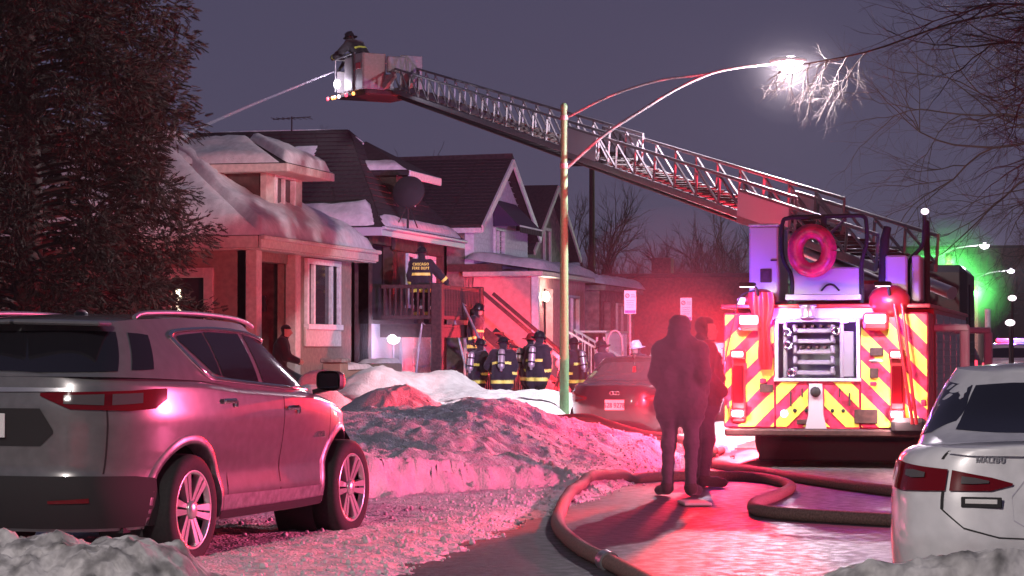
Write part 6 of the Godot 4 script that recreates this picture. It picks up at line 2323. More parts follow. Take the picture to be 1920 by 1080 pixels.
	firefighter("firefighter second from left in the group, bending forward", Vector3(-12.98, -0.08, -52.7), deg_to_rad(8), {"tank": true, "lean": 0.30, "pose": {"el_l": Vector3(-0.34, 1.16, -0.2), "wr_l": Vector3(-0.22, 1.0, -0.42)}})
	firefighter("firefighter in the middle of the group, turned to the right", Vector3(-12.62, -0.02, -53.7), deg_to_rad(-60), {"tank": true, "lean": 0.1, "helmet": M.red_paint, "pose": {"el_r": Vector3(0.30, 1.30, -0.22), "wr_r": Vector3(0.22, 1.42, -0.42)}})
	firefighter("firefighter just left of the lamp post, cylinder seen from behind", Vector3(-12.15, -0.05, -52.6), deg_to_rad(-20), {"tank": true, "tall": 1.04, "lean": 0.12})
	firefighter("firefighter just right of the lamp post, helmet gleaming", Vector3(-11.5, -0.06, -54.0), deg_to_rad(55), {"tank": true, "tall": 0.97, "lean": 0.2})
	firefighter("stooping firefighter left of the parking sign beside the red arched rail", Vector3(-10.15, -0.15, -51.0), deg_to_rad(60), {"lean": 0.35})
	firefighter("firefighter with a pale helmet right of the parking sign behind the sedan", Vector3(-9.55, -0.2, -51.2), deg_to_rad(140), {"lean": 0.1, "helmet": M.sign_white})
	# a police officer or neighbour leaning on the garden wall
	t = thing("bystander", "person in dark jacket and black cap sitting by the bungalow's garden wall", "person", Vector3(-15.72, 0.16, -45.25), deg_to_rad(-75))
	j = joints(0.2)
	j.el_l = Vector3(-0.22, 1.14, -0.16); j.el_r = Vector3(0.22, 1.14, -0.16)
	j.wr_l = Vector3(-0.10, 1.06, -0.38); j.wr_r = Vector3(0.10, 1.06, -0.38)
	j.kn_l = Vector3(-0.12, 0.72, -0.40); j.kn_r = Vector3(0.12, 0.72, -0.40)
	j.an_l = Vector3(-0.12, 0.28, -0.42); j.an_r = Vector3(0.12, 0.28, -0.42)
	j.toe_l = Vector3(-0.13, 0.22, -0.60); j.toe_r = Vector3(0.13, 0.22, -0.60)
	h = j.head
	bones = body_bones(j, 0.03, 0.9)
	bones.append([h + Vector3(0, 0.0, -0.085), h + Vector3(0, -0.03, -0.115), 0.018, 0.02])
	body = skin(bones, 0.018, 0.045)
	s = shape()
	add_skin(s, body, func(p: Vector3):
		if p.distance_to(h) < 0.13:
			return Color(0.5, 0.32, 0.25) if p.z < h.z + 0.03 and p.y < h.y + 0.045 else Color(0.012, 0.012, 0.012)
		return Color(0.018, 0.018, 0.022))
	part("body", s, M.cloth, t)
	s = shape()
	add_skin(s, body, func(_p: Vector3): return Color(0.012, 0.012, 0.014), func(p: Vector3): return p.distance_to(h) < 0.15 and p.y > h.y + 0.045, 0.012)
	part("cap", s, M.cloth, t)
	for e in ["l", "r"]:
		glove(t, j["wr_" + e], j["el_" + e], M.skin, Vector3(-signf(j["wr_" + e].x), 0, -0.3), "hand")

func laid_hose(called: String, label: String, pts: Array, r: float, m: Material, couplings: Array) -> void:
	var o := thing(called, label, "fire hose", Vector3.ZERO, 0.0, "fire hoses lying in the street")
	var line := []
	for q in curve(pts, 10):
		var y: float = q.y
		if y < 0.001:
			y = maxf(0.0, snow_at(q.x, q.z) if q.z > -50.0 and q.x < -3.6 else 0.0)
		line.append(Vector3(q.x, y + r * 0.9, q.z))
	var s := shape()
	s.tube(line, r, r, 14)
	part("jacket", s, m, o)
	for f in couplings:
		var i := clampi(int(f * line.size()), 1, line.size() - 2)
		s = shape()
		var d: Vector3 = (line[i + 1] - line[i - 1]).normalized()
		s.tube([line[i] - d * 0.09, line[i] - d * 0.085, line[i] + d * 0.085, line[i] + d * 0.09], r * 1.25, r * 1.25, 14)
		part("coupling", s, M.satin_metal, o)

func mist(called: String, label: String, at: Vector3, size: Vector3, density: float) -> void:
	# a bank of haze that thins outwards: shells inside one another
	var o := Node3D.new()
	o.name = called
	add_child(o, true)
	o.position = at
	o.set_meta("kind", "stuff")
	o.set_meta("label", label)
	for q in [[1.0, 0.07], [0.82, 0.10], [0.64, 0.14], [0.48, 0.2], [0.32, 0.3]]:
		var fv := FogVolume.new()
		fv.name = "haze_layer"
		fv.shape = RenderingServer.FOG_VOLUME_SHAPE_ELLIPSOID
		fv.size = size * q[0]
		var fm := FogMaterial.new()
		fm.density = density * q[1]
		fm.albedo = Color(0.9, 0.88, 0.88)
		fv.material = fm
		fv.set_meta("kind", "stuff")
		o.add_child(fv, true)

func make_hoses() -> void:
	laid_hose("supply_hose", "thick pale hose curving across the wet road past the onlookers' feet", [Vector3(-2.3, 0, -13.4), Vector3(-2.94, 0, -15.13), Vector3(-3.55, 0, -16.7), Vector3(-4.12, 0, -18.6), Vector3(-4.50, 0, -20.4), Vector3(-4.86, 0, -22.4), Vector3(-5.0, 0, -24.2), Vector3(-4.85, 0, -25.6), Vector3(-4.5, 0, -26.2), Vector3(-3.95, 0, -26.4), Vector3(-3.45, 0, -25.95), Vector3(-3.02, 0, -24.6), Vector3(-2.95, 0, -23.0), Vector3(-2.98, 0, -21.6), Vector3(-2.70, 0, -20.6), Vector3(-1.7, 0, -19.95), Vector3(-0.4, 0, -19.3), Vector3(1.3, 0, -18.6)], 0.056, M.hose, [0.08])
	laid_hose("supply_hose", "darker hose running from the snow to the white sedan behind the onlookers", [Vector3(-5.0, 0, -33.0), Vector3(-4.9, 0, -31.2), Vector3(-4.65, 0, -29.6), Vector3(-4.2, 0, -28.4), Vector3(-3.6, 0, -27.2), Vector3(-2.9, 0, -25.7), Vector3(-2.0, 0, -24.1), Vector3(-0.8, 0, -22.4), Vector3(1.3, 0, -20.2)], 0.056, M.hose, [])
	laid_hose("attack_hose", "dark hose lying over the snow bank between the grey vehicle and the truck", [Vector3(-9.0, 0.32, -25.4), Vector3(-8.35, 0.42, -26.2), Vector3(-7.95, 0.52, -27.3), Vector3(-7.6, 0.60, -28.8), Vector3(-7.35, 0.56, -30.2), Vector3(-6.9, 0.50, -30.8), Vector3(-6.4, 0.52, -30.6), Vector3(-6.0, 0.44, -30.2), Vector3(-5.5, 0.34, -29.8), Vector3(-5.0, 0.28, -29.6), Vector3(-4.6, 0.1, -29.8)], 0.05, M.dark_hose, [])

func twig(s: Shape, from: Vector3, dir: Vector3, long: float, r: float, depth: int, g: RandomNumberGenerator, spread: float, droop: float, keep := 2) -> void:
	var pts := [from]
	var d := dir
	var n := 4 if depth > 1 else 3
	for k in n:
		d = (d + Vector3(g.randf_range(-1, 1), g.randf_range(-1, 1) - droop, g.randf_range(-1, 1)) * 0.30).normalized()
		pts.append(pts[k] + d * long / n)
	s.tube(pts, r, r * 0.55, 6 if depth > 2 else (4 if depth > 1 else 3), false)
	if depth == 0:
		return
	for k in keep + (1 if g.randf() < 0.5 else 0):
		var t := g.randf_range(0.35, 1.0)
		var i := clampi(int(t * n), 1, n)
		var axis := Vector3(g.randf_range(-1, 1), g.randf_range(-1, 1), g.randf_range(-1, 1)).normalized()
		var e := d.rotated(axis, g.randf_range(spread * 0.5, spread))
		twig(s, pts[i], e.normalized(), long * g.randf_range(0.55, 0.78), r * 0.56, depth - 1, g, spread, droop, keep)
	twig(s, pts[n], d, long * 0.7, r * 0.55, depth - 1, g, spread, droop, keep)

func bare_tree(label: String, at: Vector3, tall: float, depth: int, seed_at: int, spread := 0.8, group := "bare trees behind the houses") -> Node3D:
	var o := thing("bare_tree", label, "tree", at, 0.0, group)
	var g := RandomNumberGenerator.new()
	g.seed = seed_at
	var s := shape()
	var r := tall * 0.016
	s.tube([Vector3(0, -0.2, 0), Vector3(0.03, tall * 0.15, 0), Vector3(0, tall * 0.3, 0.04)], r * 1.3, r, 10, false)
	part("trunk", s, M.bark, o)
	s = shape()
	for k in 4:
		var a := TAU * k / 4.0 + g.randf()
		twig(s, Vector3(0, tall * (0.26 + 0.01 * k), 0.03), Vector3(cos(a) * 0.55, 1.0, sin(a) * 0.55).normalized(), tall * 0.28, r * 0.7, depth, g, spread, -0.12)
	part("crown", s, M.bark, o)
	return o

func make_trees() -> void:
	# dense evergreen at the left
	var o := thing("evergreen_tree", "huge dark evergreen tree filling the left side, glowing red", "tree", Vector3(-17.9, 0, -38.2))
	var s := shape()
	s.tube([Vector3(0, 0, 0), Vector3(0.1, 4, 0), Vector3(0, 9, 0.1), Vector3(0, 13, 0)], 0.32, 0.05, 12, false)
	part("trunk", s, M.bark, o)
	var g := RandomNumberGenerator.new()
	g.seed = 21
	var limbs := shape()
	var places: Array[Transform3D] = []
	for k in 520:
		# boughs end in soft clumps of sprigs; clumps differ in size, droop and depth, with gaps between them
		var h := 0.9 + 11.6 * pow(k / 520.0, 0.92)
		var rough := lumps.get_noise_2d(k * 37.0, 12.0)
		var reach := 3.35 * (1.0 - pow(h / 15.0, 2.6)) * (0.75 if h < 1.8 else 1.0) * g.randf_range(0.62, 1.04) * (1.0 + 0.16 * rough)
		var a := k * 2.39996 + g.randf_range(-0.5, 0.5)
		var out := Vector3(cos(a), 0, sin(a))
		var line := []
		for i in 6:
			var f := i / 5.0
			line.append(Vector3(0, h, 0) + out * reach * f + Vector3(0, 0.3 * sin(f * 2.6) - 0.45 * f * f, 0))
		limbs.tube(line, 0.04, 0.012, 5, false)
		var heart: Vector3 = line[5] - out * 0.2
		var big := g.randf_range(0.30, 0.62)
		for i in int(360.0 * big):
			var way := Vector3(g.randfn(0, 1), g.randfn(0, 0.75), g.randfn(0, 1)).normalized()
			var p := heart + way * big * pow(g.randf(), 0.45) * Vector3(1, 0.72, 1) - Vector3(0, 0.12 * big, 0)
			var aim := (way * 0.8 + out * 0.5 + Vector3(0, -0.25, 0) + Vector3(g.randfn(0, 0.3), g.randfn(0, 0.3), g.randfn(0, 0.3))).normalized()
			var b := Basis.looking_at(aim, Vector3.UP if absf(aim.y) < 0.95 else Vector3.RIGHT).rotated(aim, g.randf() * TAU) * g.randf_range(0.30, 0.62)
			places.append(Transform3D(b, p))
		for i in 12:
			var f := g.randf_range(0.4, 0.95)
			var p := Vector3(0, h, 0) + out * reach * f + Vector3(g.randfn(0, 0.12), 0.3 * sin(f * 2.6) - 0.45 * f * f, g.randfn(0, 0.12))
			var aim := (out + Vector3(g.randfn(0, 0.5), g.randfn(-0.2, 0.4), g.randfn(0, 0.5))).normalized()
			places.append(Transform3D(Basis.looking_at(aim, Vector3.UP if absf(aim.y) < 0.95 else Vector3.RIGHT), p))
	part("limbs", limbs, M.bark, o)
	var sprig := shape()
	for k in 11:
		var z := -0.02 - 0.022 * k
		for e in [-1.0, 1.0]:
			var d := Vector3(e * 0.075 * (1.0 - k * 0.05), 0.018 * ((k % 3) - 1), -0.05)
			var w := Vector3(0.0, 0.012, 0.012)
			sprig.tri(Vector3(0, 0, z) - w, Vector3(0, 0, z) + w, Vector3(0, 0, z) + d)
	sprig.tube([Vector3(), Vector3(0, 0, -0.3)], 0.006, 0.002, 3, false)
	var mm := MultiMesh.new()
	mm.transform_format = MultiMesh.TRANSFORM_3D
	mm.mesh = sprig.mesh()
	mm.instance_count = places.size()
	for i in places.size():
		mm.set_instance_transform(i, places[i])
	var mi := MultiMeshInstance3D.new()
	mi.name = "foliage"
	mi.multimesh = mm
	mi.material_override = M.needles
	mi.set_meta("kind", "stuff")
	o.add_child(mi, true)
	# bare trees behind the houses and at the end of the row
	bare_tree("tall bare tree rising behind the dark roof, left of the ladder", Vector3(-28.5, 0, -88), 11.0, 4, 31, 0.45)
	bare_tree("thin bare tree with upright stems above the white gabled house's roof", Vector3(-25.2, 0, -92), 10.2, 4, 32, 0.4)
	bare_tree("bare tree left of the raised basket's floor, above the dark ridge", Vector3(-30.5, 0, -84), 10.0, 3, 33, 0.45)
	bare_tree("big dark bare tree behind the utility pole", Vector3(-23.2, 0, -112), 9.6, 5, 34, 0.8)
	bare_tree("pale bare shrub tree lit over the brick building, leftmost", Vector3(-19.6, 0, -101), 6.6, 5, 35, 0.65)
	bare_tree("pale bare tree over the middle of the brick building", Vector3(-17.8, 0, -103), 6.9, 5, 36, 0.65)
	bare_tree("dense bare tree over the right part of the brick building", Vector3(-16.2, 0, -104), 7.2, 5, 37, 0.7)
	bare_tree("tall faint bare tree behind the ladder's lower end", Vector3(-17.5, 0, -122), 9.4, 5, 38, 0.8)
	for q in [[-12.5, -205, 11.0, 51, "dark bare tree far down the street, left of the farthest lamp"], [-8.5, -225, 12.0, 52, "dark bare tree behind the green signals at the street's end"], [-4.0, -240, 13.0, 53, "tall dark bare tree at the right edge of the far street"], [-15.0, -180, 9.5, 54, "dark bare tree showing above the fire truck's right corner"], [-1.5, -262, 12.5, 55, "farthest dark bare tree at the very end of the street"]]:
		bare_tree(q[4], Vector3(q[0], 0, q[1]), q[2], 4, q[3], 0.8, "dark trees along the far street")
	# overhanging branches at the right: trunks stand on the right verge
	for q in [[Vector3(3.3, 0, -31.0), 41, "bare street tree whose drooping branches hang in from the right edge", [[Vector3(0, 4.2, 0), Vector3(-1.0, 0.42, 0.05), 1.9, 0.075], [Vector3(0, 3.4, 0), Vector3(-1.0, 0.20, -0.2), 1.7, 0.06], [Vector3(0, 5.0, 0), Vector3(-1.0, 0.35, 0.3), 2.1, 0.07], [Vector3(0, 3.0, 0), Vector3(-1.0, 0.06, 0.1), 1.6, 0.05], [Vector3(0, 4.6, 0), Vector3(-1.0, 0.1, -0.1), 2.0, 0.06], [Vector3(0, 5.4, 0), Vector3(-1.0, 0.15, 0.1), 2.3, 0.06], [Vector3(0, 3.7, 0), Vector3(-1.0, 0.28, 0.35), 1.9, 0.05], [Vector3(0, 4.0, 0), Vector3(-1.0, 0.12, -0.35), 1.9, 0.05]]], [Vector3(3.1, 0, -38.0), 43, "middle bare street tree crowding the right edge of the sky", [[Vector3(0, 4.6, 0), Vector3(-1.0, 0.34, 0.1), 2.0, 0.07], [Vector3(0, 5.6, 0), Vector3(-1.0, 0.25, -0.2), 2.3, 0.07], [Vector3(0, 3.8, 0), Vector3(-1.0, 0.15, 0.2), 1.9, 0.06], [Vector3(0, 6.2, 0), Vector3(-1.0, 0.1, 0.0), 2.3, 0.06], [Vector3(0, 4.2, 0), Vector3(-1.0, 0.45, -0.3), 2.0, 0.06]]], [Vector3(3.2, 0, -54), 42, "bare street tree reaching over the road towards the street lamp", [[Vector3(0, 5.4, 0), Vector3(-1.0, 0.30, 0.02), 3.6, 0.08], [Vector3(0, 6.2, 0), Vector3(-1.0, 0.18, 0.06), 3.6, 0.07], [Vector3(0, 4.6, 0), Vector3(-1.0, 0.2, -0.15), 2.4, 0.06], [Vector3(0, 5.0, 0), Vector3(-0.9, 0.05, 0.3), 2.2, 0.05]]]]:
		var t := thing("street_tree", q[2], "tree", q[0], 0.0, "street trees on the right verge")
		g = RandomNumberGenerator.new()
		g.seed = q[1]
		s = shape()
		s.tube([Vector3(0, -0.1, 0), Vector3(0.05, 2.5, 0), Vector3(0, 5.2, 0.05), Vector3(-0.1, 6.4, 0)], 0.24, 0.10, 12, false)
		part("trunk", s, M.bark, t)
		s = shape()
		for b in q[3]:
			twig(s, b[0], (b[1] as Vector3).normalized(), b[2], b[3] * 1.25, 6, g, 0.95, 0.03, 2)
		part("branches", s, M.twig_bark, t)
	# the lit twigs that hang under the lamp, on a long limb of a tree beyond the kerb
	var t := thing("lamp_side_tree", "bare twigs shining white under the street lamp head", "tree", Vector3(3.1, 0, -43.4))
	s = shape()
	s.tube([Vector3(0, -0.1, 0), Vector3(0.0, 3.0, 0), Vector3(-0.1, 6.9, 0.1), Vector3(-0.3, 8.2, 0.3)], 0.22, 0.09, 10, false)
	part("trunk", s, M.bark, t)
	s = shape()
	g = RandomNumberGenerator.new()
	g.seed = 77
	var limb := curve([Vector3(-0.1, 7.0, 0.1), Vector3(-2.6, 7.9, 1.4), Vector3(-5.4, 7.7, 2.6), Vector3(-7.4, 7.05, 3.2), Vector3(-8.9, 6.80, 3.3)], 5)
	s.tube(limb, 0.035, 0.010, 7, false)
	part("limb", s, M.twig_bark, t)
	s = shape()
	for k in 11:
		var f: Vector3 = limb[limb.size() - 1 - k / 2]
		twig(s, f, Vector3(-0.45 + g.randf_range(-0.4, 0.5), -0.8 + g.randf_range(-0.3, 0.2), g.randf_range(-0.3, 0.3)).normalized(), 0.30 + 0.045 * k, 0.011, 3, g, 1.2, 0.2, 2)
	part("twigs", s, M.bark, t)
	t.scale = Vector3.ONE * 0.914

func make_far_street() -> void:
	# dark buildings beyond the crossing, signals, and vehicles
	for q in [[Vector3(-14.0, 0, -190), Vector3(12, 6.2, 30), "dark two-storey corner building beyond the green signals"], [Vector3(-16.5, 0, -132), Vector3(10, 4.6, 22), "low dark brick shop before the green signals"], [Vector3(-3.0, 0, -290), Vector3(44, 13.0, 30), "distant wide dark building closing the end of the street"]]:
		var b := thing("far_building", q[2], "building", q[0])
		var s := shape()
		s.box(Vector3(0, q[1].y / 2, 0), q[1])
		part("wall", s, M.red_brick, b)
		s = shape()
		s.box(Vector3(0, q[1].y, 0), Vector3(q[1].x + 0.3, 0.3, q[1].z + 0.3), 0.05)
		part("cornice", s, M.dark_wood, b)
		for i in 3:
			for k in 2:
				if k * 2.8 + 2.6 > q[1].y:
					continue
				s = shape()
				s.box(Vector3(-q[1].x / 2 + q[1].x * (0.2 + 0.3 * i), 1.6 + 2.6 * k, q[1].z / 2), Vector3(1.3, 1.5, 0.12), 0.02)
				var w := part("window", s, M.cream_trim, b)
				s = shape()
				s.box(Vector3(-q[1].x / 2 + q[1].x * (0.2 + 0.3 * i), 1.6 + 2.6 * k, q[1].z / 2 + 0.03), Vector3(1.1, 1.3, 0.1), 0.01)
				part("pane", s, M.warm_light if (i + k) % 4 == 1 else M.window_glass, w)
	for q in [[Vector3(-9.4, 0, -110), 3.1, "nearer traffic signal showing green over the road"], [Vector3(-9.6, 0, -150), 2.5, "farther traffic signal showing green, right of the nearer one"]]:
		var t := thing("traffic_signal", q[2], "traffic signal", q[0], 0.0, "traffic signals at the crossing")
		var s := shape()
		s.tube([Vector3(0, 0, 0), Vector3(0, 5.6, 0)], 0.09, 0.07, 10)
		s.tube([Vector3(0, 5.55, 0), Vector3(q[1], 5.75, 0)], 0.05, 0.04, 8)
		part("mast", s, M.galvanised, t)
		s = shape()
		s.box(Vector3(q[1], 5.25, 0), Vector3(0.36, 1.1, 0.25), 0.04)
		part("signal_head", s, M.matt_black, t)
		for k in 3:
			s = shape()
			s.ball(Vector3(q[1], 5.6 - 0.35 * k, 0.13), Vector3(0.17, 0.17, 0.06), 14)
			part("signal_lens", s, M.green_light if k == 2 else M.tail_lens, t)
		mist("signal_haze", "faint haze glowing green round the " + ("nearer" if q[0].z > -130.0 else "farther") + " traffic signal", q[0] + Vector3(q[1], 4.9, 0.5), Vector3(5, 5, 5), 0.20)
		lamp("signal_light", Vector3(q[1], 4.9, 0.45), Color(0.1, 1.0, 0.15), 40.0, 0.12, t)
	# vehicles ahead of the truck
	var form := CarForm.new()
	form.host = self
	form.top_of = [[-2.3, 0.8], [-1.1, 1.05], [0.8, 1.1], [2.2, 1.12]]
	form.width_of = [[0.2, 0.85], [0.6, 0.92], [1.1, 0.88]]
	form.rear_of = [[0.2, 2.1], [0.6, 2.2], [1.1, 2.12]]
	form.front_of = [[0.2, -2.2], [0.6, -2.3], [1.0, -2.1]]
	form.roof_of = [[-0.7, 1.45], [0.0, 1.60], [0.7, 1.62], [1.5, 1.56]]
	form.g_wide = [0.86, 0.62]
	form.g_rear = [2.0, 1.45]
	form.g_front = [-1.2, -0.25]
	for q in [[Vector3(-2.35, 0, -74), M.white_paint, "pale police car with a blue light bar ahead of the fire truck", true], [Vector3(-5.0, 0, -92), M.red_paint, "red car with its tail lamps lit far along the street", false], [Vector3(-2.9, 0, -104), M.black_paint, "dark car far along the street behind the police car", false], [Vector3(-4.4, 0, -128), M.white_paint, "pale distant car near the crossing", false]]:
		var c := thing("distant_car", q[2], "car", q[0], 0.0, "vehicles far along the street")
		build_car(c, form, q[1], [1.3, -1.4], 0.34, 0.4, 40, 10)
		for side in [1.0, -1.0]:
			part("tail_light", wrap_strip(form, form.lower, [[0.15, 0.85, 1.05], [0.25, 0.85, 1.05]], 0.02, side, 6), M.red_light, c)
			part("rear_glass", wrap_strip(form, form.upper, [[0.0, 1.2, 1.5], [0.145, 1.21, 1.48]], 0.006, side, 8), M.black_glass, c)
		if q[3]:
			var s := shape()
			s.box(Vector3(0.25, 1.72, 0.2), Vector3(0.5, 0.12, 0.25), 0.03)
			part("blue_light", s, M.blue_light, c)
			s = shape()
			s.box(Vector3(-0.25, 1.72, 0.2), Vector3(0.48, 0.12, 0.25), 0.03)
			part("red_light", s, M.red_light, c)
			lamp("bar_light", Vector3(0.0, 1.95, 0.3), Color(0.5, 0.1, 1.0), 3.0, 0.1, c)
	var t := thing("marker_pole", "white pole catching violet light beyond the white sedan's roof", "pole", Vector3(-2.5, 0, -60))
	var s := shape()
	s.tube([Vector3(0, 0, 0), Vector3(0, 2.44, 0)], 0.075, 0.075, 12)
	part("tube", s, M.white_trim, t)
	s = shape()
	s.lathe([Vector2(0.0, 0.0), Vector2(0.2, 0.0), Vector2(0.16, 0.1), Vector2(0.08, 0.14)], 16)
	part("foot", s, M.matt_black, t)
	for q in [[Vector3(-2.1, 0, -66), 2.75, "pinkish lamp on a short post above the far cars"], [Vector3(-1.9, 0, -58), 2.0, "low white lamp on a post at the right edge"]]:
		t = thing("post_light", q[2], "lamp", q[0])
		s = shape()
		s.tube([Vector3(0, 0, 0), Vector3(0, q[1], 0)], 0.04, 0.03, 8)
		part("post", s, M.matt_black, t)
		s = shape()
		s.ball(Vector3(0, q[1] + 0.08, 0), Vector3(0.12, 0.08, 0.1), 10)
		part("lamp_lens", s, M.soft_white_light, t)

func make_small_things() -> void:
	# a patrol car stands at the right kerb just past the picture's edge; its beacons redden the near cars
	var pc := thing("patrol_car", "patrol car with red roof beacons at the right kerb, just outside the picture", "car", Vector3(2.6, 0, -21.5))
	var pf := CarForm.new()
	pf.host = self
	pf.top_of = [[-2.3, 0.8], [-1.1, 1.05], [0.8, 1.1], [2.2, 1.12]]
	pf.width_of = [[0.2, 0.85], [0.6, 0.92], [1.1, 0.88]]
	pf.rear_of = [[0.2, 2.1], [0.6, 2.2], [1.1, 2.12]]
	pf.front_of = [[0.2, -2.2], [0.6, -2.3], [1.0, -2.1]]
	pf.roof_of = [[-0.7, 1.45], [0.0, 1.60], [0.7, 1.62], [1.5, 1.56]]
	pf.g_wide = [0.86, 0.62]
	pf.g_rear = [2.0, 1.45]
	pf.g_front = [-1.2, -0.25]
	build_car(pc, pf, M.black_paint, [1.3, -1.4], 0.34, 0.4, 40, 10)
	var ps := shape()
	ps.box(Vector3(0, 1.72, 0.2), Vector3(1.0, 0.12, 0.28), 0.03)
	part("beacon_light", ps, M.red_light, pc)
	lamp("beacon_light", Vector3(0.3, 1.92, 0.2), Color(1.0, 0.05, 0.10), 45.0, 0.10, pc)
	spot("beacon_beam_light", Vector3(-0.35, 1.90, 0.3), Vector3(-8.0, -0.8, 2.4), Color(1.0, 0.13, 0.34), 130.0, 60.0, 0.12, pc)
	# steam and exhaust hang at the truck's tail
	mist("exhaust_haze", "thin exhaust haze hanging red round the onlookers behind the fire truck", Vector3(-3.95, 1.25, -23.4), Vector3(2.0, 3.2, 8.4), 0.14)
	# red hazard beacon on a tripod behind the group of firefighters
	var hb := thing("hazard_beacon", "small red hazard beacon on a tripod behind the group of firefighters", "beacon", Vector3(-12.7, 0.05, -57.4))
	var hs := shape()
	for k in 3:
		hs.tube([Vector3(0, 0.95, 0), Vector3(0.3 * cos(k * 2.1), 0.0, 0.3 * sin(k * 2.1))], 0.015)
	part("tripod", hs, M.matt_black, hb)
	hs = shape()
	hs.ball(Vector3(0, 1.05, 0), Vector3(0.09, 0.11, 0.09), 12)
	part("beacon_light", hs, M.red_light, hb)
	lamp("beacon_light", Vector3(0, 1.05, 0), Color(1.0, 0.05, 0.09), 42.0, 0.08, hb)
	for q in [[Vector3(-11.23, 0, -59.0), 2.92, "parking sign on a steel post left of the two onlookers"], [Vector3(-10.2, 0, -61.3), 2.78, "parking sign showing just above the onlookers' heads"]]:
		var t := thing("parking_sign", q[2], "sign", q[0], 0.05, "parking signs along the kerb")
		var s := shape()
		s.box(Vector3(0, 1.35, 0), Vector3(0.05, 2.7, 0.04), 0.008)
		part("post", s, M.galvanised, t)
		s = shape()
		s.box(Vector3(0, q[1] - 0.29, 0.03), Vector3(0.30, 0.58, 0.006), 0.002)
		var pl := part("plate", s, M.sign_white, t)
		s = shape()
		s.box(Vector3(0, q[1] - 0.53, 0.035), Vector3(0.27, 0.07, 0.006), 0.002)
		part("blue_band", s, M.sign_blue, pl)
		s = shape()
		s.lathe([Vector2(0.035, -0.003), Vector2(0.055, -0.003), Vector2(0.055, 0.003), Vector2(0.035, 0.003), Vector2(0.035, -0.003)], 16, Transform3D(Basis(Vector3.RIGHT, PI / 2), Vector3(-0.07, q[1] - 0.13, 0.036)))
		s.xf = Transform3D(Basis(Vector3.BACK, 0.8), Vector3(-0.07, q[1] - 0.13, 0.036))
		s.box(Vector3(), Vector3(0.09, 0.012, 0.006))
		part("symbol", s, M.plate_ink, pl)
		s = shape()
		for k in 2:
			s.box(Vector3(0.07, q[1] - 0.11 - 0.05 * k, 0.036), Vector3(0.11, 0.018, 0.005))
		for k in 4:
			s.box(Vector3(0.0, q[1] - 0.25 - 0.055 * k, 0.036), Vector3(0.2 - 0.03 * (k % 2), 0.014, 0.005))
		part("print", s, M.violet_grey, pl)
	# utility pole behind the ladder
	var t := thing("utility_pole", "dark wooden utility pole with a crossarm under the ladder", "utility pole", Vector3(-22.26, 0, -107.6))
	var s := shape()
	s.tube([Vector3(0, 0, 0), Vector3(0, 10.6, 0)], 0.17, 0.12, 10)
	part("pole", s, M.dark_wood, t)
	s = shape()
	s.box(Vector3(0, 9.9, 0.1), Vector3(2.2, 0.12, 0.1), 0.02)
	part("crossarm", s, M.dark_wood, t)
	for x in [-0.95, -0.5, 0.5, 0.95]:
		s = shape()
		s.lathe([Vector2(0.0, 10.12), Vector2(0.05, 10.1), Vector2(0.04, 10.0), Vector2(0.06, 9.96), Vector2(0.03, 9.94)], 10, Transform3D(Basis(), Vector3(x, 0, 0.1)))
		part("insulator", s, M.violet_grey, t)
	# roof aerial
	t = thing("television_aerial", "thin television aerial on the dark roof behind the bungalow", "aerial", Vector3(-19.6, 6.9, -57.4))
	s = shape()
	s.tube([Vector3(0, 0, 0), Vector3(0, 0.42, 0)], 0.02)
	part("mast", s, M.matt_black, t)
	s = shape()
	s.tube([Vector3(-0.5, 0.36, 0), Vector3(0.5, 0.40, 0)], 0.012)
	for k in 7:
		s.tube([Vector3(-0.45 + k * 0.15, 0.37, -0.3), Vector3(-0.45 + k * 0.15, 0.37, 0.3)], 0.008)
	part("elements", s, M.matt_black, t)
	# pike poles leaning by the porch stairs
	for q in [[Vector3(-14.35, 0.1, -55.6), Vector3(-15.0, 2.35, -55.9), "pike pole leaning at the porch stairs, steeper one"], [Vector3(-13.75, 0.9, -55.2), Vector3(-14.75, 2.5, -56.0), "pike pole slanting across the firefighter on the stairs"], [Vector3(-15.35, 0.1, -53.6), Vector3(-15.15, 2.0, -53.7), "pale pole standing upright beside the porch post"]]:
		t = thing("pike_pole", q[2], "pole", q[0])
		s = shape()
		s.tube([Vector3(), q[1] - q[0]], 0.03, 0.025, 8)
		part("shaft", s, M.aluminium_paint, t)
		s = shape()
		var d: Vector3 = (q[1] - q[0])
		s.tube([d, d * 1.04, d * 1.02 + Vector3(0.08, -0.02, 0)], 0.022, 0.012, 6)
		part("hook", s, M.satin_metal, t)
	# dark iron fence before the red wall
	t = thing("iron_fence", "dark iron fence between the porch stairs and the firefighters", "fence", Vector3(-14.3, 0.05, -54.6))
	for y in [0.15, 1.15]:
		s = shape()
		s.beam(Vector3(0, y, 0), Vector3(0.1, y, -8.0), 0.03, 0.05)
		part("rail", s, M.matt_black, t)
	s = shape()
	s.box(Vector3(0, 0.65, 0), Vector3(0.025, 1.3, 0.025), 0.004)
	var m := s.mesh()
	for k in 40:
		part("picket", m, M.matt_black, t).position = Vector3(0.1 * k / 40.0, 0, -0.2 * k)
	t = thing("red_hand_rail", "short red rail with two uprights beside the bending firefighter", "railing", Vector3(-10.75, 0.0, -52.5))
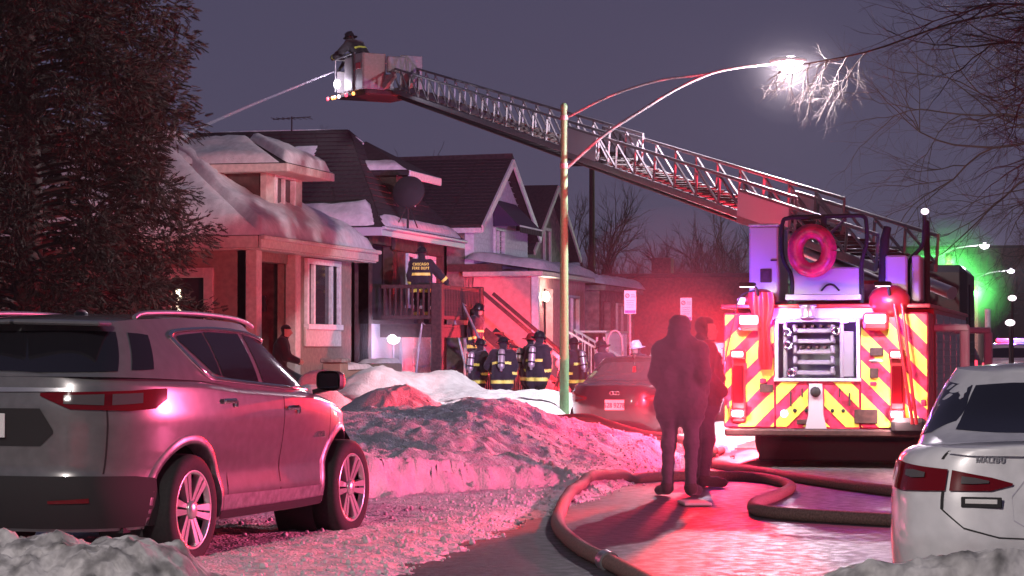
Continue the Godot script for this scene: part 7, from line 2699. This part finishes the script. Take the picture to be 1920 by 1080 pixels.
	for x in [0.0, 0.16]:
		s = shape()
		s.box(Vector3(x, 0.85, 0), Vector3(0.05, 1.75, 0.05), 0.01)
		part("upright", s, M.red_wall, t)
	t = thing("arched_rail", "red arched tube rail left of the parking sign post", "railing", Vector3(-10.4, 0.0, -52.8))
	s = shape()
	s.tube(curve([Vector3(-0.17, 0.2, 0), Vector3(-0.17, 1.5, 0), Vector3(-0.12, 1.78, 0), Vector3(0, 1.87, 0), Vector3(0.12, 1.78, 0), Vector3(0.17, 1.5, 0), Vector3(0.17, 0.2, 0)], 5), 0.025, 0.025, 8)
	part("tube", s, M.red_wall, t)
	# a flattened scrap on the wet road
	t = thing("flat_litter", "flat pale scrap of card lying on the wet road", "litter", Vector3(-3.62, 0.0, -22.2), 0.3)
	s = shape()
	s.box(Vector3(0, 0.02, 0), Vector3(0.26, 0.03, 0.5), 0.01)
	part("card", s, M.cream_trim, t)
	# crumbs of ice along the edge of the snow
	var g := RandomNumberGenerator.new()
	g.seed = 5
	var lump := shape()
	lump.ball(Vector3(), Vector3(1, 0.7, 0.9), 7)
	var mm := MultiMesh.new()
	mm.transform_format = MultiMesh.TRANSFORM_3D
	mm.mesh = lump.mesh()
	var at: Array[Transform3D] = []
	for k in 2200:
		var z := g.randf_range(-33.0, -13.0)
		var x := road_edge(z) - absf(g.randfn(0.0, 0.55)) + 0.08
		if k % 4 == 0:
			x = g.randf_range(-8.0, -4.6)
		var y := maxf(0.0, snow_at(x, z))
		var r := 0.006 + 0.014 * absf(g.randfn(0.0, 0.7))
		at.append(Transform3D(Basis.from_euler(Vector3(g.randf() * 3, g.randf() * 6, g.randf() * 3)).scaled(Vector3.ONE * r), Vector3(x, y + r * 0.3, z)))
	mm.instance_count = at.size()
	for i in at.size():
		mm.set_instance_transform(i, at[i])
	var mi := MultiMeshInstance3D.new()
	mi.name = "ice_crumbs"
	mi.multimesh = mm
	mi.material_override = M.snow
	add_child(mi, true)
	mi.set_meta("kind", "stuff")
	mi.set_meta("label", "loose crumbs of snow and ice along the edge of the wet road")
	mi.set_meta("category", "ice")
